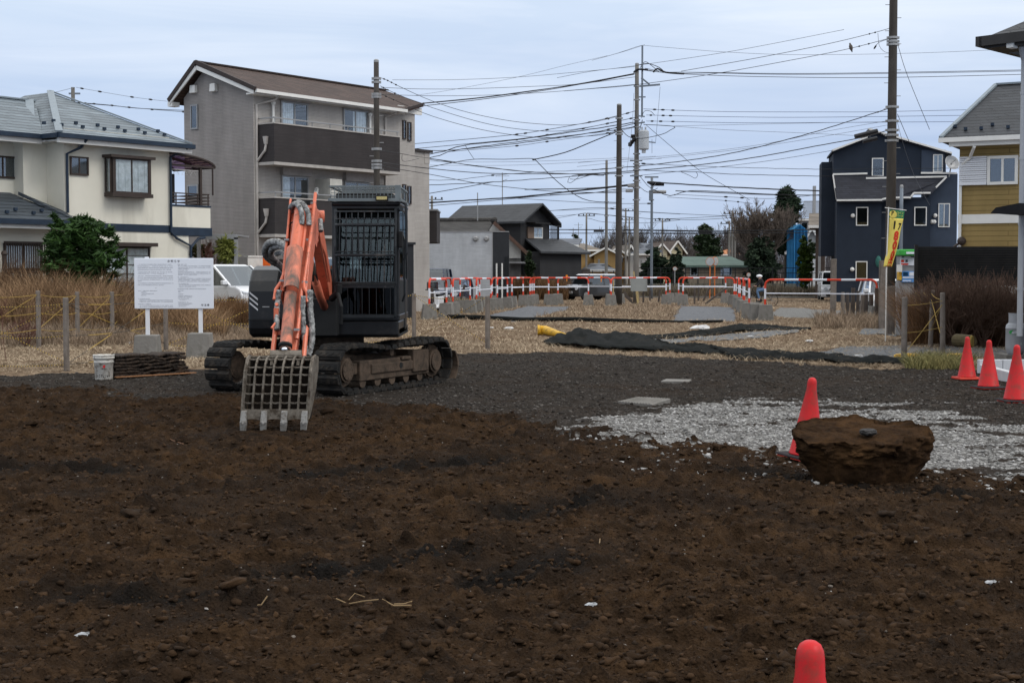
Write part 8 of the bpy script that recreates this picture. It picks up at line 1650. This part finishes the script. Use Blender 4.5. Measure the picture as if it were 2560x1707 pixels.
bundle(W2, [([(390, 670), (600, 850), (780, 1000), (1000, 1130), (1130, 1205)], 83, 120, 1.2), ([(370, 665), (585, 678), (560, 705), (500, 735), (350, 765), (260, 750), (212, 700)], 82.5, 78, 1.7), ([(330, 240), (400, 228), (480, 255), (520, 290)], 83, 83, 1.8), ([(345, 260), (380, 215), (430, 245), (480, 290)], 83, 83, 1.6), ([(440, 290), (470, 265), (530, 292), (660, 302)], 82.8, 83, 4.5), ([(300, 292), (330, 270), (400, 275)], 82.8, 83, 5.0), ([(355, 620), (375, 570), (420, 570), (450, 600)], 82.8, 83, 1.3), ([(488, 395), (482, 480), (455, 800)], 83, 83, .8), ([(430, 770), (430, 870)], 82.8, 82.8, .9), ([(300, 440), (290, 640), (250, 1000)], 82.8, 80, .8, (), mWireG)], 'jumper cable hanging about the concrete pole, %s', 'jumper cables on the concrete pole')
bundle(W2, [([(2195, 100), (2260, 310), (2420, 700)], 50, 66, 1.4), ([(2190, 590), (2215, 650), (2275, 790)], 50, 60, 1.5), ([(2190, 650), (2230, 800), (2310, 1030), (2420, 1240)], 50, 60, 1.0, (), mWireG), ([(2050, 10), (2060, 100), (2100, 145), (2140, 150)], 50, 50, 1.0), ([(2030, 110), (2060, 75), (2140, 50)], 50, 50, 1.3, [(1960, 125), (2030, 110)])], 'stay or service wire hanging from the tallest pole, %s', 'service wires on the tallest pole')
bundle(W3, [([(-300, 385), (0, 388), (700, 392), (1300, 402), (2300, 420)], 125, 125, 2.4), ([(-300, 432), (0, 435), (700, 436), (1673, 442), (2300, 445)], 125, 125, 2.0), ([(-300, 160), (0, 140), (450, 108), (700, 105), (1100, 150), (1673, 185)], 150, 150, 1.3, [(800, 130), (900, 145)]), ([(440, 180), (700, 195), (1100, 230), (1440, 250), (2300, 210)], 150, 160, 1.3), ([(460, 240), (520, 250), (700, 290), (1300, 300), (1673, 260)], 150, 160, 1.0)], 'distant street cable behind the poles, %s from the top', 'distant street cables')
bundle(W4, [([(0, 488), (600, 495), (1200, 497), (1960, 488)], 122, 112, 2.2), ([(0, 520), (800, 520), (1960, 520)], 122, 112, 1.8), ([(0, 300), (500, 330), (1050, 355)], 140, 144, 1.2), ([(290, 380), (700, 390), (1050, 372)], 150, 144, 1.3, [(360, 383), (430, 383)]), ([(1050, 372), (1500, 375), (1960, 360)], 144, 150, 1.0, [(1030, 373), (1150, 373)])], 'distant cable over the leafless trees, %s from the top', 'distant cables over the trees')
q = MB(); c = D(1638, 459, 97); q.tube([(c.x - .55, 97, c.z + .1), (c.x - .2, 97, c.z), (c.x + .6, 97, c.z - .05)], [.06, .16, .12], 10); q.build('cable_closure', mIns, None, label='fat black cable closure above the steel pole', cat='cable closure')
q = MB(); c = D(1645, 480, 97); q.tube([(c.x - .55, 97, c.z), (c.x + .55, 97, c.z)], .11, 10); q.build('cable_closure', mSteel, None, label='grey cable closure just below the fat black one', cat='cable closure')
q = MB(); c = D(1497, 578, 125); q.tube([(c.x - .45, 125, c.z), (c.x + .45, 125, c.z)], .09, 8); q.build('cable_closure', mIns, None, label='black cable closure on the distant cable left of the brown pole', cat='cable closure')
q = MB(); c = D(2164, 335, 60); q.tube([(c.x - .45, 60, c.z - .12), (c.x + .5, 60, c.z + .12)], .10, 8); q.build('cable_closure', mIns, None, label='black cable closure before the top window of the navy house', cat='cable closure')
q = MB(); c = D(2175, 350, 60); q.tube([(c.x - .3, 60, c.z - .07), (c.x + .3, 60, c.z + .07)], .08, 8); q.build('cable_closure', mIns, None, label='lower black cable closure before the navy house gable', cat='cable closure')
bundle(W0, [([(-20, 262), (60, 245), (130, 233), (187, 219)], 60, 70, 1.0, [(20, 254), (73, 243), (132, 232)], mWireG), ([(190, 219), (270, 233), (330, 243), (400, 252), (470, 258)], 70, 75, .9, [(204, 223), (259, 232), (321, 242), (373, 249), (446, 255)], mWireG), ([(198, 257), (280, 264), (340, 271), (470, 277)], 66, 72, 1.6, [(202, 257), (215, 258), (228, 259), (271, 263)]), ([(215, 260), (270, 264), (380, 274), (470, 281)], 66, 72, 1.3, [(331, 270), (382, 274), (454, 280)])], 'wire with small clips between cream and taupe houses, %s', 'clipped wires left')
# TV antennas and masts
def antenna(px, yb, yt, Y, label, arms=True):
    o = empty('antenna', (D(px, yb, Y).x, Y, 0), 0, label, 'antenna'); zb, zt = zat(px, yb, Y), zat(px, yt, Y); q = MB(); q.tube([(0, 0, zb), (0, 0, zt)], .035, 6); q.build('mast', mSteel, o)
    if arms:
        q = MB(); q.beam((-.5, 0, zt - .25), (.5, 0, zt - .25), .03)
        for k in range(5): q.beam((-.45 + k * .22, -.25, zt - .25), (-.45 + k * .22, .25, zt - .25), .02)
        q.beam((0, 0, zt - .6), (.35, -.3, zt - .5), .03); q.build('aerial', mSteel, o)
    return o
antenna(1256, 512, 432, 104, 'tall thin antenna on the black house roof'); antenna(1194, 552, 482, 97, 'stout short mast rising from the old tiled roof', False); antenna(1446, 596, 557, 160, 'thin rooftop antenna above the far ochre houses'); antenna(1433, 596, 570, 160, 'shortest thin antenna left of the other far one')
# convex traffic mirrors
for px, py, Y_, r_, yb, lb_ in ((1775, 654, 100, .32, 745, 'round orange-rimmed traffic mirror facing left beyond the barriers'), (1787, 653, 100.6, .32, 745, 'second round traffic mirror right behind the other'), (1871, 687, 96, .14, 745, 'small round grey mirror left of the cyclist'), (1687, 672, 104, .16, 720, 'small pinkish round mirror before the dark conifer')):
    p = D(px, py, Y_); o = empty('traffic_mirror', (p.x, Y_, 0), 0, lb_, 'mirror'); q = MB(); q.tube([(0, 0, 0), (0, 0, p.z)], .04, 8); q.build('post', M('mirror_orange', (.55, .16, .04), .5, bump=0) if Y_ > 99 and Y_ < 103 else mSteel, o)
    ax = Vector((-.5, -1, .05)) if px == 1775 else Vector((.8, -.9, 0)) if px == 1787 else Vector((0, -1, 0)); q = MB(); q.disc((0, -.08, p.z), ax, r_, .05, 24); q.build('rim', MATS.get('mirror_orange') or mSteel, o); q = MB(); q.disc(Vector((0, -.08, p.z)) + ax.normalized() * .03, ax, r_ * .9, .02, 24); q.build('mirror_face', M('mirror_face', (.45, .47, .47), .35, .3, bump=0), o)
# pigeon on the wire
Yq = 53.5; c = D(2127, 120, Yq); o = MB(); o.tube([(c.x + .055, Yq, c.z - .165), (c.x + .035, Yq, c.z - .10), (c.x + .015, Yq, c.z - .03), (c.x - .005, Yq, c.z + .05), (c.x - .02, Yq, c.z + .105), (c.x - .028, Yq, c.z + .13), (c.x - .033, Yq, c.z + .16), (c.x - .036, Yq, c.z + .178)], [.012, .034, .068, .072, .045, .032, .034, .012], 12)
o.tube([(c.x - .035, Yq, c.z + .158), (c.x - .07, Yq, c.z + .150)], [.012, .002], 6); o.build('bird', M('feather_brown', (.10, .085, .075), .8, var=.25, scale=20), None, smooth=True, label='brownish dove perched upright on the wire left of the tallest pole', cat='bird')
# ================================================================ vehicles
mTyre = M('tyre', (.012, .012, .012), .85); mRim = M('rim', (.33, .34, .35), .35, .6); mLamp = M('headlamp', (.60, .62, .65), .15, .2, bump=0); mPlate = M('plate_white', (.62, .62, .60), .5, bump=0); mCarGl = glass('car_glass', (.30, .34, .35), .9, (.75, .8, .85))
def car(x, y, z, rz, Ln, Wd, Ht, body, roofc, label, cat='car', hood=.8, belt=.95, rake=.45, rear=.15, hoodz=.9, wheel=.30, lamps='round', dark_lower=None, name='parked_car'):
    o = empty(name, (x, y, z), rz, label, cat); h2 = Wd / 2; fx_ = Ln / 2; lo = .22
    prof = [(-fx_, lo + .05), (-fx_ - .0, belt - .1), (-fx_ + .08, belt), (fx_ - hood - .05, belt), (fx_ - hood * .5, hoodz + .02), (fx_ - .12, hoodz - .08), (fx_ - .02, hoodz - .25), (fx_, .45), (fx_ - .03, lo)]
    q = MB(); q.prism([(a, -h2, b) for a, b in prof], (0, Wd, 0)); q.build('body', body, o, bev=.06, seg=3)
    xr, xf = -fx_ + .08, fx_ - hood; tr, tf = xr + rear, xf - rake; tw = h2 - .14; bw = h2 - .03; zt = Ht - .05
    q = MB(); q.add([(xr, -bw, belt - .01), (xf, -bw, belt - .01), (xf, bw, belt - .01), (xr, bw, belt - .01), (tr, -tw, zt), (tf, -tw, zt), (tf, tw, zt), (tr, tw, zt)], [(4, 5, 6, 7), (0, 1, 5, 4), (1, 2, 6, 5), (2, 3, 7, 6), (3, 0, 4, 7)]); q.build('glazing', mCarGl, o)
    q = MB(); q.box(xr + .12, xf - .3, -bw + .12, bw - .12, belt - .3, belt + .02); q.box(tr + .1, tr + .25, -tw + .1, tw - .1, belt, zt - .2)
    for yy in (-.35, .35): q.box(tf - .9, tf - .78, yy - .22, yy + .22, belt, belt + .45)
    q.build('interior', mDarkIn, o)
    q = MB(); q.add([(tr - .03, -tw - .03, zt - .03), (tf + .05, -tw - .03, zt - .03), (tf + .05, tw + .03, zt - .03), (tr - .03, tw + .03, zt - .03), (tr + .08, -tw + .10, Ht), (tf - .10, -tw + .10, Ht), (tf - .10, tw - .10, Ht), (tr + .08, tw - .10, Ht)], [(3, 2, 1, 0), (4, 5, 6, 7), (0, 1, 5, 4), (1, 2, 6, 5), (2, 3, 7, 6), (3, 0, 4, 7)]); q.build('roof', roofc, o, bev=.04)
    q = MB(); xm = (xr + xf) / 2 - .1; tm = (tr + tf) / 2 - .05
    for s in (-1, 1):
        for (a, b, w_) in (((xf, s * bw, belt), (tf, s * tw, zt), .07), ((xr, s * bw, belt), (tr, s * tw, zt), .16), ((xm, s * bw, belt), (tm, s * tw, zt), .08)): q.beam(a, b, w_, .05)
    build_each(q, 'pillar', body, o)
    for sx in (-fx_ + .62, fx_ - .62):
        for s in (-1, 1):
            q = MB(); q.disc((sx, s * (h2 - .10), wheel), (0, 1, 0), wheel, .2, 24); wo = q.build('wheel', mTyre, o); q = MB(); q.disc((sx, s * (h2 + .005), wheel), (0, 1, 0), wheel * .66, .02, 20)
            for k in range(6): a = k * math.tau / 6; q.beam((sx, s * (h2 + .02), wheel), (sx + math.cos(a) * wheel * .6, s * (h2 + .02), wheel + math.sin(a) * wheel * .6), .04, .02)
            q.build('rim', mRim, wo); q = MB(); q.disc((sx, s * (h2 - .02), wheel + .02), (0, 1, 0), wheel + .06, .05, 24); q.build('wheel_arch', mExM, o)
    for s in (-1, 1):
        q = MB(); yy = s * (h2 - .27)
        if lamps == 'round': q.disc((fx_ - .02, yy, hoodz - .24), (1, 0, .15), .12, .06, 18)
        else: q.prism([(fx_ - .28, yy - .2 * s, hoodz - .10), (fx_ - .02, yy - .2 * s, hoodz - .28), (fx_ - .02, yy + .22 * s, hoodz - .22), (fx_ - .45, yy + .25 * s, hoodz - .04)], (0, 0, .07))
        q.build('headlight', mLamp, o)
        q = MB(); q.box(xf - .25, xf - .1, s * h2 - (.0 if s < 0 else -.02) - .02 * s, s * (h2 + .18), belt + .02, belt + .17); q.build('side_mirror', body, o, bev=.03)
    q = MB(); q.box(fx_ - .01, fx_ + .01, -h2 + .5, h2 - .5, hoodz - .33, hoodz - .2); q.box(fx_ - .02, fx_ + .02, -h2 + .3, h2 - .3, lo + .06, lo + .22); build_each(q, 'front_grille', mExM, o)
    q = MB(); q.box(fx_ + .01, fx_ + .03, -.165, .165, .42, .585); pl_ = q.build('licence_plate', mPlate, o); q = MB(); q.box(fx_ + .03, fx_ + .034, -.11, -.02, .44, .51); q.box(fx_ + .03, fx_ + .034, .02, .12, .44, .51); q.box(fx_ + .03, fx_ + .034, -.08, .08, .535, .565); build_each(q, 'plate_marks', mInk, pl_)
    return o
mWhCar = M('car_white', (.68, .69, .71), .25, var=.02, bump=0, coat=.5, spec=.5); mBkCar = M('car_black', (.035, .036, .038), .2, var=.05, bump=0, coat=.6, spec=.5); mNvCar = M('car_navy', (.02, .03, .06), .25, var=.05, bump=0, coat=.5, spec=.5)
p = D(560, 700, 47.5); car(p.x - .1, 48.4, .22, R(-46), 4.5, 1.72, 1.80, mWhCar, mWhCar, 'white minivan parked behind the notice board, sloping windscreen to the right', hood=.75, rake=1.15, belt=1.10, hoodz=1.05, rear=.2, wheel=.33, lamps='swept')
p = D(1475, 720, 93); car(p.x + .15, 93.6, 0, R(180 + 38), 3.6, 1.62, 1.70, mBkCar, mWhCar, 'boxy black compact car with white roof behind the barriers', hood=.75, rake=.25, belt=1.02, hoodz=1.0, wheel=.32)
p = D(1128, 720, 76); car(p.x + .1, 76.8, .02, R(-100), 3.4, 1.48, 1.50, mNvCar, mNvCar, 'dark blue hatchback seen front-on behind the left barriers', hood=.7, rake=.5, belt=.92, hoodz=.86, wheel=.28)
p = D(1085, 680, 86); car(p.x, 86.5, .1, R(-95), 4.2, 1.7, 1.95, mNvCar, mNvCar, 'dark blue van roof showing left behind the blue hatchback', cat='van', hood=.5, rake=.3, belt=1.1, hoodz=1.05)
p = D(2078, 720, 92); car(p.x + .1, 92.6, 0, R(-98), 3.3, 1.42, 1.88, mWhCar, mWhCar, 'white boxy kei van half hidden beside the navy house', cat='van', hood=.25, rake=.45, belt=1.02, hoodz=.98, wheel=.27, lamps='round')
p = D(2196, 730, 56); car(p.x + .55, 57.5, 0, R(-95), 3.3, 1.42, 1.5, mWhCar, mWhCar, 'white car nose behind the wooden piles near the utility pole', hood=.6, rake=.5, belt=.95, hoodz=.9, wheel=.27)
p = D(824, 650, 50); car(p.x + .3, 51.5, .25, R(-60), 3.8, 1.7, 2.05, mWhCar, mWhCar, 'white van glimpsed between excavator boom and cab', cat='van', hood=.4, rake=.5, belt=1.1, hoodz=1.05)
# parked scooter behind the barriers
p = D(1088, 740, 62); sc2 = empty('scooter', (p.x, 62, 0), R(-105), 'white parked scooter behind the barriers beside the excavator', 'scooter')
for sx in (-.62, .58): q = MB(); q.disc((sx, 0, .25), (0, 1, 0), .25, .1, 20); q.build('wheel', mTyre, sc2)
q = MB(); q.prism([(-.85, -.14, .45), (-.8, -.14, .75), (-.1, -.14, .72), (-.05, -.14, .35), (.2, -.14, .28), (.38, -.14, .95), (.48, -.14, .95), (.35, -.14, .2), (-.3, -.14, .2)], (0, .28, 0)); q.build('body', mWhCar, sc2, bev=.04); q = MB(); q.box(-.78, -.1, -.13, .13, .74, .82); q.build('seat', mExM, sc2, bev=.03)
q = MB(); q.tube([(.40, -.32, 1.02), (.44, 0, 1.0), (.40, .32, 1.02)], .018, 8); q.tube([(.44, 0, 1.0), (.58, 0, .25)], .03, 8); q.build('handlebar', mExM, sc2); q = MB(); q.ball((.52, 0, .88), .1); q.build('headlight', mLamp, sc2); q = MB(); q.box(.36, .40, -.25, .25, 1.0, 1.35); q.build('windshield', mCarGl, sc2)

# ================================================================ cyclist
Yc_ = 74; bx_ = D(1902, 740, Yc_).x; bz = 0.0
mBkFr = M('bike_frame', (.02, .02, .022), .4)
bike = empty('bicycle', (bx_, Yc_, bz), 0, 'black city bicycle ridden to the left behind the barriers', 'bicycle')
for sx in (-.56, .56):
    q = MB(); P = [(sx + .335 * math.cos(a), 0, .35 + .335 * math.sin(a)) for a in np.linspace(0, math.tau, 33)]; q.tube(P, .017, 6, cap=False); wo = q.build('wheel', mTyre, bike); q = MB()
    for k in range(12): a = k * math.tau / 12; q.tube([(sx, 0, .35), (sx + .325 * math.cos(a), 0, .35 + .325 * math.sin(a))], .003, 3)
    q.tube([(sx, -.05, .35), (sx, .05, .35)], .025, 8); q.build('spokes', mSteel, wo)
q = MB()
for a, b, r_ in (((-.56, 0, .35), (-.40, 0, .98), .018), ((-.42, 0, .85), (-.02, 0, .32), .02), ((-.02, 0, .32), (.16, 0, .86), .018), ((.16, 0, .80), (-.42, 0, .80), .0), ((-.02, 0, .32), (.56, 0, .35), .013), ((.13, 0, .76), (.56, 0, .35), .012)):
    if r_: q.tube([a, b], r_, 8)
q.tube([(.30, 0, .74), (.62, 0, .74)], .012, 6); q.tube([(.56, 0, .35), (.60, 0, .74)], .010, 6); q.build('frame', mBkFr, bike)
q = MB(); q.tube([(-.30, -.27, 1.03), (-.40, -.2, 1.04), (-.41, 0, 1.0), (-.40, .2, 1.04), (-.30, .27, 1.03)], .013, 8); q.build('handlebar', mBkFr, bike)
q = MB(); q.ball((.18, 0, .88), .12, 0, 2, 0, (1.1, .75, .35)); q.build('saddle', mExM, bike, smooth=True); q = MB(); q.tube([(-.10, -.09, .28), (.06, -.09, .36)], .01, 6); q.box(-.15, -.05, -.18, -.08, .22, .25); q.tube([(-.10, .09, .46), (.06, .09, .36)], .01, 6); q.disc((-.02, -.05, .32), (0, 1, 0), .09, .02, 16); q.build('crankset', mBkFr, bike)
per = empty('person', (bx_, Yc_, bz), 0, 'cyclist in white helmet, black jacket and blue jeans riding left', 'person')
def skin_obj(name, verts, edges, radii, mat_, parent, sub=2, root=0):
    me = bpy.data.meshes.new(name); me.from_pydata(verts, edges, []); me.materials.append(mat_); o = bpy.data.objects.new(name, me); COL.objects.link(o); o.parent = parent
    md = o.modifiers.new('skin', 'SKIN'); md.use_smooth_shade = True; sv = me.skin_vertices[0].data
    for i, r_ in enumerate(radii): sv[i].radius = (r_, r_) if not isinstance(r_, tuple) else r_; sv[i].use_root = (i == root)
    s = o.modifiers.new('sub', 'SUBSURF'); s.levels = sub; s.render_levels = sub; return o
mSkin = M('skin', (.42, .25, .18), .6, var=.05, bump=0); mJean = M('jeans', (.10, .17, .28), .85, var=.15, scale=12); mJack = M('jacket_black', (.012, .012, .014), .8, var=.3)
bodyv = [(.17, 0, .95), (.10, 0, 1.12), (.0, 0, 1.32), (-.04, 0, 1.42), (-.06, 0, 1.49), (-.09, 0, 1.55), (-.10, 0, 1.62),
         (-.02, -.18, 1.40), (-.12, -.22, 1.20), (-.30, -.24, 1.06), (-.35, -.24, 1.05), (-.02, .18, 1.40), (-.12, .22, 1.20), (-.30, .24, 1.06), (-.35, .24, 1.05),
         (.15, -.09, .90), (-.22, -.11, .82), (-.10, -.11, .42), (-.10, -.11, .33), (-.20, -.11, .29), (.15, .09, .90), (-.16, .11, .96), (-.10, .11, .60), (-.10, .11, .52), (-.20, .11, .49)]
bodye = [(0, 1), (1, 2), (2, 3), (3, 4), (4, 5), (5, 6), (3, 7), (7, 8), (8, 9), (9, 10), (3, 11), (11, 12), (12, 13), (13, 14), (0, 15), (15, 16), (16, 17), (17, 18), (18, 19), (0, 20), (20, 21), (21, 22), (22, 23), (23, 24)]
bodyr = [.12, .11, .13, .10, .05, .075, .085, .06, .045, .032, .035, .06, .045, .032, .035, .085, .06, .042, .04, .035, .085, .06, .042, .04, .035]
body = skin_obj('body', bodyv, bodye, bodyr, mSkin, per)
skin_obj('jacket', [(.18, 0, .92), (.11, 0, 1.12), (.0, 0, 1.32), (-.04, 0, 1.43), (-.02, -.19, 1.40), (-.12, -.225, 1.20), (-.28, -.24, 1.07), (-.02, .19, 1.40), (-.12, .225, 1.20), (-.28, .24, 1.07)], [(0, 1), (1, 2), (2, 3), (3, 4), (4, 5), (5, 6), (3, 7), (7, 8), (8, 9)], [.14, .135, .15, .10, .075, .062, .045, .075, .062, .045], mJack, per)
skin_obj('jeans', [(.17, 0, .92), (.14, -.09, .90), (-.22, -.11, .82), (-.10, -.11, .40), (.14, .09, .90), (-.16, .11, .96), (-.10, .11, .57)], [(0, 1), (1, 2), (2, 3), (0, 4), (4, 5), (5, 6)], [.12, .095, .072, .052, .095, .072, .052], mJean, per)
q = MB(); q.ball((-.085, 0, 1.585), .145, 0, 3, 0, (1.12, .85, .62)); q.build('helmet', mWhCar, per, smooth=True)
q = MB(); q.box(-.19, -.15, -.05, .05, 1.50, 1.555); q.build('face_mask', mBoard, per, bev=.015)
for s, z in ((-1, .30), (1, .50)): q = MB(); q.box(-.26, -.03, s * .11 - .045, s * .11 + .045, z - .05, z + .03); q.build('shoe', mExM, per, bev=.02)
for s in (-1, 1):
    q = MB()
    for k in range(5): yy = s * .24 + (k - 2) * .018 if k < 4 else s * .20; ll = [.065, .072, .07, .058, .045][k]; q.tube([(-.33, yy, 1.055), (-.33 - ll * .6, yy, 1.05), (-.33 - ll, yy, 1.02)], [.010, .009, .007], 6)
    q.build('glove', mExM, per)
